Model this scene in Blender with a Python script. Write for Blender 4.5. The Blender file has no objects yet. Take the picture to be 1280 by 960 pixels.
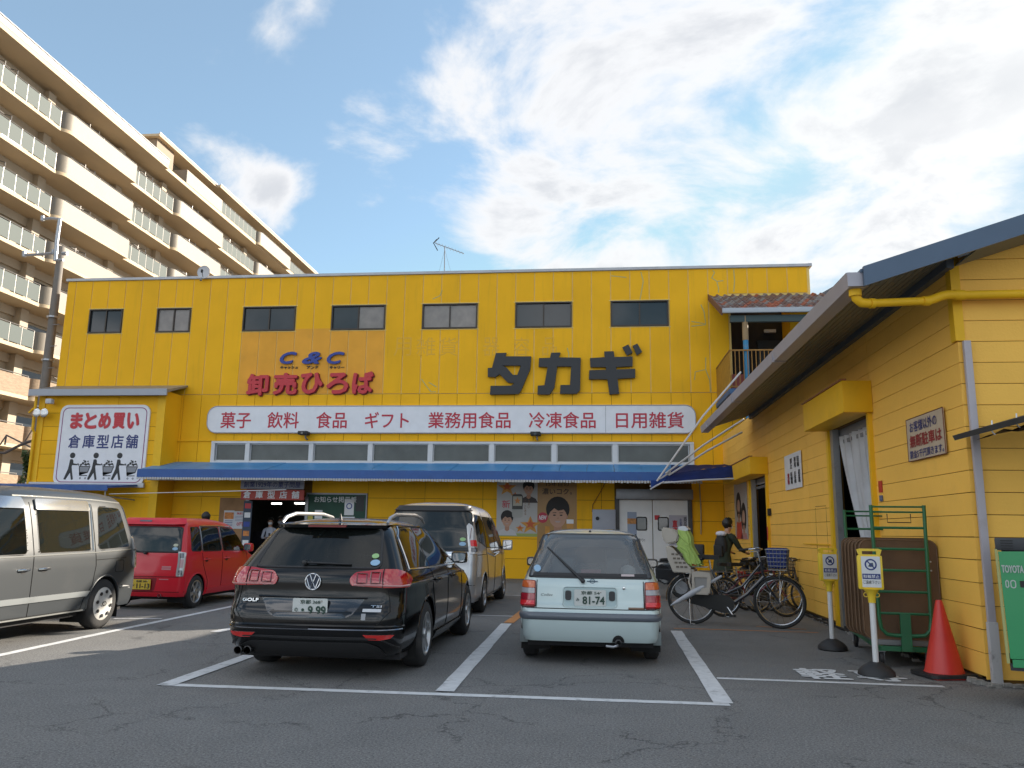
import bpy, bmesh, math, random
from math import radians, sin, cos, tan, pi, hypot, atan2, sqrt
from mathutils import Vector as V, Matrix
from mathutils.geometry import tessellate_polygon, delaunay_2d_cdt
random.seed(7)
S = bpy.context.scene
COL = S.collection

# ------------------------------------------------------------------ camera
FPX, PITCH, ROLL, YAW, EYE = 1008.0, radians(10.4), radians(0.82), radians(6.25), 1.45
_F = V((-sin(YAW)*cos(PITCH), cos(YAW)*cos(PITCH), sin(PITCH)))
_R = V((cos(YAW), sin(YAW), 0)); _U = _R.cross(_F)
CR = _R*cos(ROLL)+_U*sin(ROLL); CU = -_R*sin(ROLL)+_U*cos(ROLL)
CO = V((0, 0, EYE))
cd = bpy.data.cameras.new('camera'); cam = bpy.data.objects.new('camera', cd); COL.objects.link(cam)
cd.sensor_width = 36; cd.lens = 36*FPX/1280; cd.clip_start = .05; cd.clip_end = 3000
m = Matrix.Identity(4)
for i in range(3):
    m[i][0] = CR[i]; m[i][1] = CU[i]; m[i][2] = -_F[i]; m[i][3] = CO[i]
cam.matrix_world = m
S.camera = cam
# measuring helpers: the world point that a photo pixel shows on a known plane
def ray(x, y): return CR*((x-640)/FPX)-CU*((y-480)/FPX)+_F
def onY(x, y, Y): d = ray(x, y); return CO+d*(Y/d.y)
def onX(x, y, X): d = ray(x, y); return CO+d*(X/d.x)
def onZ(x, y, Z=0): d = ray(x, y); return CO+d*((Z-EYE)/d.z)

# ------------------------------------------------------------------ light
SUN_AZ, SUN_EL = radians(49), radians(21.5)          # from +Y towards +X
sdir = V((sin(SUN_AZ)*cos(SUN_EL), cos(SUN_AZ)*cos(SUN_EL), sin(SUN_EL)))
sl = bpy.data.lights.new('sun', 'SUN'); sl.energy = 2.0; sl.angle = radians(.55); sl.color = (1, .89, .74)
so = bpy.data.objects.new('sun', sl); COL.objects.link(so)
so.rotation_euler = sdir.to_track_quat('Z', 'Y').to_euler(); so.location = (30, 40, 30)
S.view_settings.view_transform = 'Standard'; S.view_settings.look = 'None'
S.view_settings.exposure = EXPOSURE = 2.52
S.view_settings.gamma = 1
W = bpy.data.worlds.new('World'); S.world = W; W.use_nodes = True
nt = W.node_tree; nt.nodes.clear()
def N(t, **k):
    n = nt.nodes.new(t)
    for a, b in k.items():
        if a == 'ins':
            for i, v in b.items():
                if hasattr(v, 'is_output') or isinstance(v, bpy.types.NodeSocket): nt.links.new(v, n.inputs[i])
                else: n.inputs[i].default_value = v
        else: setattr(n, a, b)
    return n
def M_(op, a, b=None, c=None, clamp=False):
    ins = {0: a}
    if b is not None: ins[1] = b
    if c is not None: ins[2] = c
    return N('ShaderNodeMath', operation=op, use_clamp=clamp, ins=ins).outputs[0]
def VM(op, a, b=None):
    ins = {0: a}
    if b is not None: ins[1] = b
    return N('ShaderNodeVectorMath', operation=op, ins=ins)
sky = N('ShaderNodeTexSky', sky_type='NISHITA', sun_disc=False, sun_elevation=SUN_EL, sun_rotation=SUN_AZ,
        altitude=100, air_density=1.1, dust_density=.35, ozone_density=1.4)
geo = N('ShaderNodeTexCoord').outputs['Generated']
d_ = VM('NORMALIZE', geo).outputs[0]
sep = N('ShaderNodeSeparateXYZ', ins={0: d_})
zc = M_('MAXIMUM', M_('ADD', sep.outputs[2], .22), .05)
pv = N('ShaderNodeCombineXYZ', ins={0: M_('DIVIDE', sep.outputs[0], zc), 1: M_('DIVIDE', sep.outputs[1], zc), 2: 0.0}).outputs[0]
n1 = N('ShaderNodeTexNoise', ins={'Vector': pv, 'Scale': 2.6, 'Detail': 9.0, 'Roughness': .6, 'Distortion': .35}).outputs[0]
n2 = N('ShaderNodeTexNoise', ins={'Vector': pv, 'Scale': .9, 'Detail': 3.0, 'Roughness': .5}).outputs[0]
# cloud banks, each a direction, an angular size and a weight
banks = [(840,165,.13,.34),(700,120,.10,.26),(620,120,.07,.16),(545,95,.045,.10),(1040,210,.17,.34),(1190,120,.20,.36),(1200,260,.16,.30),(760,45,.09,.24),(880,235,.09,.22),
         (740,300,.05,.26),(640,312,.05,.28),(840,318,.06,.22),(920,300,.05,.18),(315,220,.032,.27),(350,236,.020,.16),(448,158,.030,.22),(488,196,.020,.18),(345,268,.022,.14),(458,258,.018,.18),(348,48,.015,.15),
         (200,5,.014,.12),(395,2,.024,.20),(565,222,.015,.16),(690,235,.04,.14),(1010,330,.08,.25),(1080,40,.12,.22)]
holes = [(900,85,.050,.40),(850,62,.03,.2),(950,60,.03,.2),(735,262,.02,.1),(935,268,.03,.12),(560,270,.06,.10),(520,60,.06,.12)]
acc = None
def bump(px, py, sg, w, acc, sgn):
    c = ray(px, py).normalized()
    dist = VM('DISTANCE', d_, tuple(c)).outputs['Value']
    e = M_('MULTIPLY', M_('POWER', 2.718, M_('MULTIPLY', M_('MULTIPLY', dist, dist), -1/(2*sg*sg))), sgn*w)
    return e if acc is None else M_('ADD', acc, e)
for b in banks: acc = bump(*b, acc, 1)
for b in holes: acc = bump(*b, acc, -1)
acc = M_('ADD', M_('MINIMUM', acc, .40), -.06)
# the rest of the sky, out of frame, carries added cloud, kept dense for fill light
front = VM('DOT_PRODUCT', d_, tuple(ray(640, 300).normalized())).outputs['Value']
outw = N('ShaderNodeMapRange', clamp=True, ins={0: front, 1: .80, 2: .55, 3: 0., 4: 1.}).outputs[0]
gen = M_('MULTIPLY', M_('MULTIPLY', outw, n2), .62)
dens = M_('ADD', M_('ADD', M_('MULTIPLY_ADD', n1, 1.7, -.35), acc), gen)
mask = N('ShaderNodeMapRange', interpolation_type='SMOOTHSTEP', clamp=True, ins={0: dens, 1: .60, 2: .92, 3: 0., 4: 1.}).outputs[0]
thick = N('ShaderNodeMapRange', interpolation_type='SMOOTHSTEP', clamp=True, ins={0: dens, 1: .86, 2: 1.08, 3: 0., 4: 1.}).outputs[0]
n3 = N('ShaderNodeTexNoise', ins={'Vector': pv, 'Scale': 1.3, 'Detail': 6.0, 'Roughness': .5}).outputs[0]
thick = M_('MULTIPLY', thick, N('ShaderNodeMapRange', clamp=True, ins={0: n3, 1: .36, 2: .50, 3: .15, 4: 1.}).outputs[0])
cc = N('ShaderNodeMix', data_type='RGBA', ins={0: thick, 6: (2.62, 2.62, 2.65, 1), 7: (1.98, 2.02, 2.12, 1)}).outputs[2]
sunw = N('ShaderNodeMath', operation='POWER', ins={0: M_('MAXIMUM', VM('DOT_PRODUCT', d_, tuple(sdir)).outputs['Value'], 0.0), 1: 6.0}).outputs[0]
# unseen clouds opposite the sun, brightened beyond the visible ones as added fill light
lit = N('ShaderNodeMapRange', interpolation_type='SMOOTHSTEP', clamp=True, ins={0: VM('DOT_PRODUCT', d_, tuple(sdir)).outputs['Value'], 1: .1, 2: -.5, 3: 1., 4: 2.3}).outputs[0]
cc = N('ShaderNodeMix', data_type='RGBA', blend_type='MULTIPLY', ins={0: 1., 6: cc, 7: N('ShaderNodeCombineXYZ', ins={0: lit, 1: lit, 2: lit}).outputs[0]}).outputs[2]
cc = N('ShaderNodeMix', data_type='RGBA', blend_type='MULTIPLY', ins={0: 1., 6: cc, 7: N('ShaderNodeCombineXYZ', ins={0: M_('MULTIPLY_ADD', sunw, .12, 1.), 1: M_('MULTIPLY_ADD', sunw, .12, 1.), 2: M_('MULTIPLY_ADD', sunw, .10, 1.)}).outputs[0]}).outputs[2]
skyc = N('ShaderNodeMix', data_type='RGBA', blend_type='MULTIPLY', ins={0: 1., 6: sky.outputs[0], 7: (.51, .58, .59, 1)}).outputs[2]
skyd = N('ShaderNodeMix', data_type='RGBA', blend_type='DARKEN', ins={0: 1., 6: skyc, 7: (1.58, 2.1, 2.52, 1)}).outputs[2]
skyh = N('ShaderNodeMix', data_type='RGBA', ins={0: .22, 6: skyd, 7: (1.8, 2.25, 2.55, 1)}).outputs[2]
mx = N('ShaderNodeMix', data_type='RGBA', ins={0: M_('MULTIPLY', mask, .94), 6: skyh, 7: cc}).outputs[2]
bg = N('ShaderNodeBackground', ins={0: mx, 1: .066})
nt.links.new(bg.outputs[0], N('ShaderNodeOutputWorld').inputs[0])

# ------------------------------------------------------------------ materials
MATS = {}
def mat(name, col, rough=.6, metal=0., var=0., vscale=4., bump=0., bscale=60., coat=0., spec=.5, dirt=0., dcol=(.05,.045,.04), dscale=1.5, streak=0., alpha=None, trans=0., emit=None, pv=0.):
    if name in MATS: return MATS[name]
    M = bpy.data.materials.new(name); M.use_nodes = True; MATS[name] = M
    t = M.node_tree; b = t.nodes['Principled BSDF']; L = t.links.new
    b.inputs['Base Color'].default_value = (*col, 1); b.inputs['Roughness'].default_value = rough
    b.inputs['Metallic'].default_value = metal; b.inputs['Specular IOR Level'].default_value = spec
    b.inputs['Coat Weight'].default_value = coat; b.inputs['Coat Roughness'].default_value = .04
    if trans: b.inputs['Transmission Weight'].default_value = trans
    if emit: b.inputs['Emission Color'].default_value = (*emit[:3], 1); b.inputs['Emission Strength'].default_value = emit[3]
    tc = t.nodes.new('ShaderNodeTexCoord').outputs['Object']
    src = None
    if var:
        n = t.nodes.new('ShaderNodeTexNoise'); n.inputs['Scale'].default_value = vscale; n.inputs['Detail'].default_value = 6
        g = t.nodes.new('ShaderNodeNewGeometry'); L(g.outputs['Position'], n.inputs['Vector'])
        h = t.nodes.new('ShaderNodeHueSaturation'); h.inputs['Color'].default_value = (*col, 1)
        r = t.nodes.new('ShaderNodeMapRange'); L(n.outputs[0], r.inputs[0])
        r.inputs[1].default_value = .25; r.inputs[2].default_value = .75; r.inputs[3].default_value = 1-var; r.inputs[4].default_value = 1+var
        if pv:
            oi = t.nodes.new('ShaderNodeObjectInfo'); q = t.nodes.new('ShaderNodeMath'); q.operation = 'MULTIPLY_ADD'; L(oi.outputs['Random'], q.inputs[0]); q.inputs[1].default_value = pv; L(r.outputs[0], q.inputs[2]); L(q.outputs[0], h.inputs['Value'])
        if not pv: L(r.outputs[0], h.inputs['Value'])
        L(h.outputs[0], b.inputs['Base Color']); src = h.outputs[0]
    if dirt:
        g = t.nodes.new('ShaderNodeNewGeometry'); mp = t.nodes.new('ShaderNodeMapping'); L(g.outputs['Position'], mp.inputs[0])
        if streak: mp.inputs['Scale'].default_value = (streak, streak, .35)
        n = t.nodes.new('ShaderNodeTexNoise'); n.inputs['Scale'].default_value = dscale; n.inputs['Detail'].default_value = 9; n.inputs['Roughness'].default_value = .65
        L(mp.outputs[0], n.inputs['Vector'])
        r = t.nodes.new('ShaderNodeMapRange'); r.interpolation_type = 'SMOOTHSTEP'; L(n.outputs[0], r.inputs[0])
        r.inputs[1].default_value = .52; r.inputs[2].default_value = .8; r.inputs[3].default_value = 0; r.inputs[4].default_value = dirt
        x = t.nodes.new('ShaderNodeMix'); x.data_type = 'RGBA'; L(r.outputs[0], x.inputs[0])
        if src: L(src, x.inputs[6])
        else: x.inputs[6].default_value = (*col, 1)
        x.inputs[7].default_value = (*dcol, 1); L(x.outputs[2], b.inputs['Base Color'])
    if bump:
        n = t.nodes.new('ShaderNodeTexNoise'); n.inputs['Scale'].default_value = bscale; n.inputs['Detail'].default_value = 5; L(tc, n.inputs['Vector'])
        u = t.nodes.new('ShaderNodeBump'); u.inputs['Strength'].default_value = bump; u.inputs['Distance'].default_value = .01
        L(n.outputs[0], u.inputs['Height']); L(u.outputs[0], b.inputs['Normal'])
    return M
def glassmat(name, tint, refl=.9, alpha=.5, rough=.02, haze=(.02, .024, .022)):
    """tinted see-through pane: transparent tint under a clear reflecting coat"""
    if name in MATS: return MATS[name]
    M = bpy.data.materials.new(name); M.use_nodes = True; MATS[name] = M
    t = M.node_tree; t.nodes.clear(); L = t.links.new
    o = t.nodes.new('ShaderNodeOutputMaterial'); tr = t.nodes.new('ShaderNodeBsdfTransparent'); tr.inputs[0].default_value = (*tint, 1)
    gl = t.nodes.new('ShaderNodeBsdfGlossy'); gl.inputs['Roughness'].default_value = rough; gl.inputs[0].default_value = (refl,)*3+(1,)
    df = t.nodes.new('ShaderNodeBsdfDiffuse'); df.inputs[0].default_value = (*haze, 1)
    m1 = t.nodes.new('ShaderNodeMixShader'); m1.inputs[0].default_value = alpha; L(tr.outputs[0], m1.inputs[1]); L(df.outputs[0], m1.inputs[2])
    fr = t.nodes.new('ShaderNodeFresnel'); fr.inputs[0].default_value = 1.55
    m2 = t.nodes.new('ShaderNodeMixShader'); L(fr.outputs[0], m2.inputs[0]); L(m1.outputs[0], m2.inputs[1]); L(gl.outputs[0], m2.inputs[2])
    L(m2.outputs[0], o.inputs[0]); return M

# ------------------------------------------------------------------ object helpers
def link(o, parent=None):
    COL.objects.link(o)
    if parent is not None: o.parent = parent
    return o
def thing(name, label, cat, loc=(0,0,0), rotz=0, group=None):
    o = bpy.data.objects.new(name, None); o.empty_display_size = .2; COL.objects.link(o)
    o.location = loc; o.rotation_euler = (0, 0, rotz); return tag(o, label, cat, group)
def tag(o, label=None, cat=None, group=None, kind=None):
    if label: o['label'] = label
    if cat: o['category'] = cat
    if group: o['group'] = group
    if kind: o['kind'] = kind
    return o
def obj(name, bm, m, parent=None, smooth=False, loc=None, ang=None):
    me = bpy.data.meshes.new(name); bm.normal_update(); bm.to_mesh(me); bm.free()
    for mm in (m if isinstance(m, (list, tuple)) else [m]): me.materials.append(mm)
    if smooth:
        for p in me.polygons: p.use_smooth = True
        me.set_sharp_from_angle(angle=radians(ang or 40))
    o = bpy.data.objects.new(name, me); link(o, parent)
    if loc is not None: o.location = loc
    return o
def shared(name, me, parent=None, loc=(0,0,0), rot=None):
    o = bpy.data.objects.new(name, me); link(o, parent); o.location = loc
    if rot: o.rotation_euler = rot
    return o
def nb(): return bmesh.new()
def abox(bm, x0, x1, y0, y1, z0, z1, bev=0, mi=0, mtx=None):
    r = bmesh.ops.create_cube(bm, size=1); vs = r['verts']
    for v in vs:
        v.co = V(((x0+x1)/2+v.co.x*(x1-x0), (y0+y1)/2+v.co.y*(y1-y0), (z0+z1)/2+v.co.z*(z1-z0)))
    fs = list({f for v in vs for f in v.link_faces})
    if bev:
        g = bmesh.ops.bevel(bm, geom=list({e for f in fs for e in f.edges}), offset=bev, segments=2, affect='EDGES', profile=.6)
        vs = g['verts']; fs = list({f for v in vs for f in v.link_faces}); vs = list({v for f in fs for v in f.verts})
    for f in fs: f.material_index = mi
    if mtx is not None: bmesh.ops.transform(bm, matrix=mtx, verts=vs)
    return vs
def box(name, x0, x1, y0, y1, z0, z1, m, parent=None, bev=0, loc=None):
    bm = nb(); abox(bm, x0, x1, y0, y1, z0, z1, bev); return obj(name, bm, m, parent, smooth=bool(bev), loc=loc)
_bc = {}
def cbox(name, sx, sy, sz, c, m, parent=None, bev=0, rot=None):
    """box centred at c that shares its mesh with alike pieces"""
    k = (round(sx,3), round(sy,3), round(sz,3), m.name, bev)
    if k not in _bc:
        bm = nb(); abox(bm, -sx/2, sx/2, -sy/2, sy/2, -sz/2, sz/2, bev)
        me = bpy.data.meshes.new(name); bm.to_mesh(me); bm.free(); me.materials.append(m); _bc[k] = me
    return shared(name, _bc[k], parent, c, rot)
def tube(bm, pts, r, seg=8, close=False, cap=True, mi=0):
    """round bar along a path; r may be a list of radii"""
    pts = [V(p) for p in pts]; n = len(pts); rings = []
    rr = r if isinstance(r, (list, tuple)) else [r]*n
    up = None
    for i, p in enumerate(pts):
        a = pts[(i-1) % n] if (i or close) else p; b = pts[(i+1) % n] if (i < n-1 or close) else p
        t = (b-a).normalized()
        if up is None:
            up = V((0,0,1)) if abs(t.z) < .9 else V((1,0,0))
        s = t.cross(up)
        if s.length < 1e-5: s = t.cross(V((.3,.8,.1)))
        s.normalize(); u = s.cross(t).normalized(); up = u
        rings.append([bm.verts.new(p+(s*cos(2*pi*k/seg)+u*sin(2*pi*k/seg))*rr[i]) for k in range(seg)])
    for i in range(n if close else n-1):
        A, B = rings[i], rings[(i+1) % n]
        for k in range(seg):
            f = bm.faces.new((A[k], A[(k+1) % seg], B[(k+1) % seg], B[k])); f.material_index = mi
    if cap and not close:
        bm.faces.new(rings[0]).material_index = mi; bm.faces.new(rings[-1][::-1]).material_index = mi
    return bm
def arc(c, r, a0, a1, n, ax='x'):
    out = []
    for i in range(n+1):
        a = radians(a0+(a1-a0)*i/n)
        d = {'x': (0, cos(a), sin(a)), 'y': (cos(a), 0, sin(a)), 'z': (cos(a), sin(a), 0)}[ax]
        out.append(V(c)+V(d)*r)
    return out
def lathe(bm, prof, seg=24, axis='z', c=(0,0,0), mi=0, cap=True):
    """profile of (radius, height) turned about an axis through c"""
    c = V(c); rings = []
    for r, h in prof:
        ring = []
        for k in range(seg):
            a = 2*pi*k/seg
            d = {'z': (r*cos(a), r*sin(a), h), 'x': (h, r*cos(a), r*sin(a)), 'y': (r*sin(a), h, r*cos(a))}[axis]
            ring.append(bm.verts.new(c+V(d)))
        rings.append(ring)
    for A, B in zip(rings, rings[1:]):
        for k in range(seg):
            f = bm.faces.new((A[k], A[(k+1) % seg], B[(k+1) % seg], B[k])); f.material_index = mi
    for R, rev in ((rings[0], True), (rings[-1], False)) if cap else ():
        if len({tuple(round(x, 6) for x in v.co) for v in R}) > 2:
            f = bm.faces.new(R[::-1] if rev else R); f.material_index = mi
    return bm
def prism(bm, loops, f0, f1, mi=0):
    """extrude 2D loops (first outer, others holes) between f0(a,b) and f1(a,b)"""
    loops = [[V((p[0], p[1], 0)) for p in l] for l in loops]
    tri = tessellate_polygon(loops); flat = [p for l in loops for p in l]
    A = [bm.verts.new(f0(p.x, p.y)) for p in flat]; B = [bm.verts.new(f1(p.x, p.y)) for p in flat]
    for t in tri:
        for q in ([A[i] for i in t], [B[i] for i in t][::-1]):
            try: bm.faces.new(q).material_index = mi
            except ValueError: pass
    o = 0
    for l in loops:
        n = len(l)
        for i in range(n):
            try: bm.faces.new((A[o+i], A[o+(i+1) % n], B[o+(i+1) % n], B[o+i])).material_index = mi
            except ValueError: pass
        o += n
    bmesh.ops.recalc_face_normals(bm, faces=bm.faces[:])
    return bm
def rrect(x0, x1, y0, y1, r, n=5):
    out = []
    for cx, cy, a in ((x1-r, y0+r, -90), (x1-r, y1-r, 0), (x0+r, y1-r, 90), (x0+r, y0+r, 180)):
        for i in range(n+1):
            t = radians(a+90*i/n); out.append((cx+r*cos(t), cy+r*sin(t)))
    return out
def plate(name, loops, place, th, m, parent=None, back=0.):
    """flat cut-out: place(a,b,d) gives the point at depth d in front of the plane"""
    bm = nb(); prism(bm, loops, lambda a, b: place(a, b, back+th), lambda a, b: place(a, b, back)); return obj(name, bm, m, parent)
# placements: planes facing the camera (-Y), facing -X, and so on
def pY(Y): return lambda a, b, d: V((a, Y-d, b))
def pX(X): return lambda a, b, d: V((X-d, a, b))
def pXr(X): return lambda a, b, d: V((X+d, a, b))
_tc = {}
def text2d(body, bold=0., shear=0.):
    k = (body, bold, shear)
    if k in _tc: return _tc[k]
    c = bpy.data.curves.new('t', 'FONT'); c.body = body; c.size = 1; c.offset = bold; c.shear = shear; c.resolution_u = 3
    c.space_line = .95
    o = bpy.data.objects.new('t', c); COL.objects.link(o)
    dg = bpy.context.evaluated_depsgraph_get(); dg.update()
    me = bpy.data.meshes.new_from_object(o.evaluated_get(dg))
    vs = [(v.co.x, v.co.y) for v in me.vertices]; fs = [tuple(p.vertices) for p in me.polygons]
    bpy.data.objects.remove(o); bpy.data.curves.remove(c); bpy.data.meshes.remove(me)
    _tc[k] = (vs, fs); return _tc[k]
def lettering(body, a0, a1, b0, b1, place, m, parent, bold=0.012, th=.004, back=.002, shear=0., name='lettering', vert=False, flip=False):
    """writing fitted to the rectangle a0..a1 (reading direction) x b0..b1; bold strokes are shifted copies"""
    bm = nb()
    if vert: body = '\n'.join(body)
    vs, fs = text2d(body, 0., shear)
    if not vs: return None
    X0 = min(v[0] for v in vs); X1 = max(v[0] for v in vs); Y0 = min(v[1] for v in vs); Y1 = max(v[1] for v in vs)
    rows_ = body.count('\n')+1; e = bold*.85*(b1-b0)/rows_/.9
    a0 += e; a1 -= e; b0 += e; b1 -= e
    sh_ = [(0, 0)] if bold < .004 else [(0, 0)]+[(e*cos(k*pi/4), e*sin(k*pi/4)) for k in range(8)][::1 if bold > .025 else 2]
    for q, (ox, oy) in enumerate(sh_):
        dz = back+th+q*.0004
        F = [bm.verts.new(place(a0+ox+(v[0]-X0)/(X1-X0)*(a1-a0), b0+oy+(v[1]-Y0)/(Y1-Y0)*(b1-b0), dz)) for v in vs]
        fl = []
        for f in fs:
            try: fl.append(bm.faces.new([F[i] for i in f]))
            except ValueError: pass
        if th >= .02:
            g = bmesh.ops.extrude_face_region(bm, geom=fl)
            dv = place(0, 0, 0)-place(0, 0, th)
            for v in g['geom']:
                if isinstance(v, bmesh.types.BMVert): v.co += dv
    bmesh.ops.recalc_face_normals(bm, faces=bm.faces[:])
    return obj(name, bm, m, parent)
def dup(root, loc, rotz, label=None, group=None):
    r = root.copy(); COL.objects.link(r); r.location = loc; r.rotation_euler = (0, 0, rotz)
    if label: r['label'] = label
    if group: r['group'] = group
    for ch in list(root.children):
        c = ch.copy(); COL.objects.link(c); c.parent = r
        for g in ch.children:
            e = g.copy(); COL.objects.link(e); e.parent = c
    return r

YEL = mat('yellow wall paint', (.85, .45, .012), .6, spec=.2, var=.07, pv=.07, vscale=.9, bump=.12, bscale=90, dirt=.38, dcol=(.50,.28,.03), dscale=1.0, streak=5.)
YELS = mat('yellow siding paint', (.92, .53, .10), .6, spec=.25, var=.07, pv=.06, vscale=1.1, bump=.35, bscale=40, dirt=.25, dcol=(.42,.25,.06), dscale=1.1)
YELG = mat('yellow metal', (.82, .47, .015), .5, spec=.3, var=.05, bump=.05, dirt=.25, dcol=(.3,.16,.03))
ORNG = mat('repainted orange patch', (.80, .38, .045), .6, spec=.2, var=.08, vscale=1.6, bump=.12, bscale=90, dirt=.2, dcol=(.45,.25,.06), dscale=2.)
SEAL = mat('cream sealant', (.78, .56, .18), .7, var=.1)
DARKY = mat('dark joint', (.16, .08, .008), .8)
WHITE = mat('white panel', (.74, .75, .78), .4, var=.05, dirt=.08, dcol=(.3,.3,.3), streak=3.)
WFRM = mat('white window frame', (.6, .6, .6), .4, var=.05, dirt=.2, dcol=(.25,.23,.2))
BLACK = mat('matt black', (.012, .012, .013), .6)
DARK = mat('dark interior', (.012, .012, .013), .9)
GREYM = mat('grey metal', (.26, .27, .29), .4, metal=.4, var=.08, dirt=.3, dcol=(.12,.1,.09))
BRONZ = mat('bronze window frame', (.05, .04, .032), .4, metal=.5)
RED = mat('red letters', (.52, .018, .03), .4)
REDS = mat('crimson letters', (.46, .012, .04), .4)
NAVY = mat('navy letters', (.015, .03, .16), .4)
BLUE = mat('blue letters', (.012, .04, .28), .4)
LBLK = mat('black letters', (.016, .018, .022), .45)
GLD = mat('dark window glass', (.018, .026, .03), .06, spec=.8, var=.2, vscale=2)
# ------------------------------------------------------------------ ground
def asphalt():
    M = bpy.data.materials.new('asphalt'); M.use_nodes = True; t = M.node_tree; L = t.links.new; b = t.nodes['Principled BSDF']
    g = t.nodes.new('ShaderNodeNewGeometry').outputs['Position']
    def noise(sc, det=5, rough=.6, vec=g, dist=0):
        n = t.nodes.new('ShaderNodeTexNoise'); n.inputs['Scale'].default_value = sc; n.inputs['Detail'].default_value = det
        n.inputs['Roughness'].default_value = rough; n.inputs['Distortion'].default_value = dist; L(vec, n.inputs['Vector']); return n
    def mr(s, a, b_, c, d, sm=False):
        r = t.nodes.new('ShaderNodeMapRange'); L(s, r.inputs[0])
        if sm: r.interpolation_type = 'SMOOTHSTEP'
        for i, v in enumerate((a, b_, c, d)): r.inputs[i+1].default_value = v
        return r.outputs[0]
    def mix(f, a, b_, bt='MIX'):
        x = t.nodes.new('ShaderNodeMix'); x.data_type = 'RGBA'; x.blend_type = bt
        if isinstance(f, float): x.inputs[0].default_value = f
        else: L(f, x.inputs[0])
        for i, v in ((6, a), (7, b_)):
            if isinstance(v, tuple): x.inputs[i].default_value = (*v, 1)
            else: L(v, x.inputs[i])
        return x.outputs[2]
    big = noise(.35, 4); med = noise(2.2, 6); fine = noise(70, 3, .7); grit = noise(190, 2, .8)
    base = mix(mr(big.outputs[0], .35, .65, 0, 1), (.125, .124, .122), (.168, .166, .161))
    base = mix(mr(med.outputs[0], .45, .75, 0, .6), base, (.088, .088, .09))
    base = mix(mr(fine.outputs[0], .45, .68, 0, .85), base, (.30, .298, .29))
    gr2 = noise(48, 3, .8); base = mix(mr(gr2.outputs[0], .32, .50, .85, 0), base, (.035, .035, .038)); base = mix(mr(gr2.outputs[0], .55, .75, 0, .6), base, (.30, .298, .29))
    # pale stone chips in the surface
    vo = t.nodes.new('ShaderNodeTexVoronoi'); vo.inputs['Scale'].default_value = 75; L(g, vo.inputs['Vector'])
    chip = t.nodes.new('ShaderNodeMath'); chip.operation = 'MULTIPLY'; L(mr(vo.outputs['Distance'], .12, .22, 1, 0), chip.inputs[0]); L(mr(grit.outputs[0], .5, .62, 0, 1), chip.inputs[1])
    base = mix(chip.outputs[0], base, (.42, .42, .41))
    # crack network: thin lines at voronoi borders on a warped domain, only in some places
    wn = noise(1.3, 6, .7); add = t.nodes.new('ShaderNodeVectorMath'); add.operation = 'MULTIPLY_ADD'
    L(wn.outputs['Color'], add.inputs[0]); add.inputs[1].default_value = (1.1, 1.1, 0); L(g, add.inputs[2])
    vc = t.nodes.new('ShaderNodeTexVoronoi'); vc.feature = 'DISTANCE_TO_EDGE'; vc.inputs['Scale'].default_value = .55; L(add.outputs[0], vc.inputs['Vector'])
    cm = t.nodes.new('ShaderNodeMath'); cm.operation = 'MULTIPLY'; L(mr(vc.outputs['Distance'], .0, .007, .8, 0), cm.inputs[0]); L(mr(noise(.8, 4).outputs[0], .42, .52, 0, 1, True), cm.inputs[1])
    vc2 = t.nodes.new('ShaderNodeTexVoronoi'); vc2.feature = 'DISTANCE_TO_EDGE'; vc2.inputs['Scale'].default_value = 3.2; L(add.outputs[0], vc2.inputs['Vector'])
    c2 = t.nodes.new('ShaderNodeMath'); c2.operation = 'MULTIPLY'; L(mr(vc2.outputs['Distance'], .0, .022, .7, 0), c2.inputs[0]); L(mr(noise(.9, 5, .6, g, .4).outputs[0], .63, .68, 0, 1, True), c2.inputs[1])
    cmx = t.nodes.new('ShaderNodeMath'); cmx.operation = 'MAXIMUM'; L(cm.outputs[0], cmx.inputs[0]); L(c2.outputs[0], cmx.inputs[1]); cm = cmx
    cr = mix(cm.outputs[0], base, (.026, .026, .028))
    # oil spots
    sp = noise(1.7, 5, .5); cr = mix(mr(sp.outputs[0], .68, .78, 0, .5, True), cr, (.02, .02, .022))
    tan_ = noise(.5, 3); cr = mix(mr(tan_.outputs[0], .55, .75, 0, .12, True), cr, (.12, .09, .06))
    L(cr, b.inputs['Base Color']); b.inputs['Roughness'].default_value = .82
    u = t.nodes.new('ShaderNodeBump'); u.inputs['Strength'].default_value = .55; u.inputs['Distance'].default_value = .006
    hh = t.nodes.new('ShaderNodeMath'); hh.operation = 'SUBTRACT'; L(fine.outputs[0], hh.inputs[0]); L(cm.outputs[0], hh.inputs[1])
    L(hh.outputs[0], u.inputs['Height']); L(u.outputs[0], b.inputs['Normal'])
    return M
ASPH = asphalt()
bm = nb(); s = 900
vv = [bm.verts.new(p) for p in ((-s,-s,0),(s,-s,0),(s,s,0),(-s,s,0))]; bm.faces.new(vv)
tag(obj('ground', bm, ASPH), kind='structure')
def linepaint(name, col, wear):
    M = mat(name, col, .75, var=.12, vscale=9, dirt=wear, dcol=(.07,.07,.072), dscale=7.)
    return M
LW = linepaint('worn white line paint', (.62, .63, .64), .8); LO = linepaint('worn orange line paint', (.55, .24, .08), .95)
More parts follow.
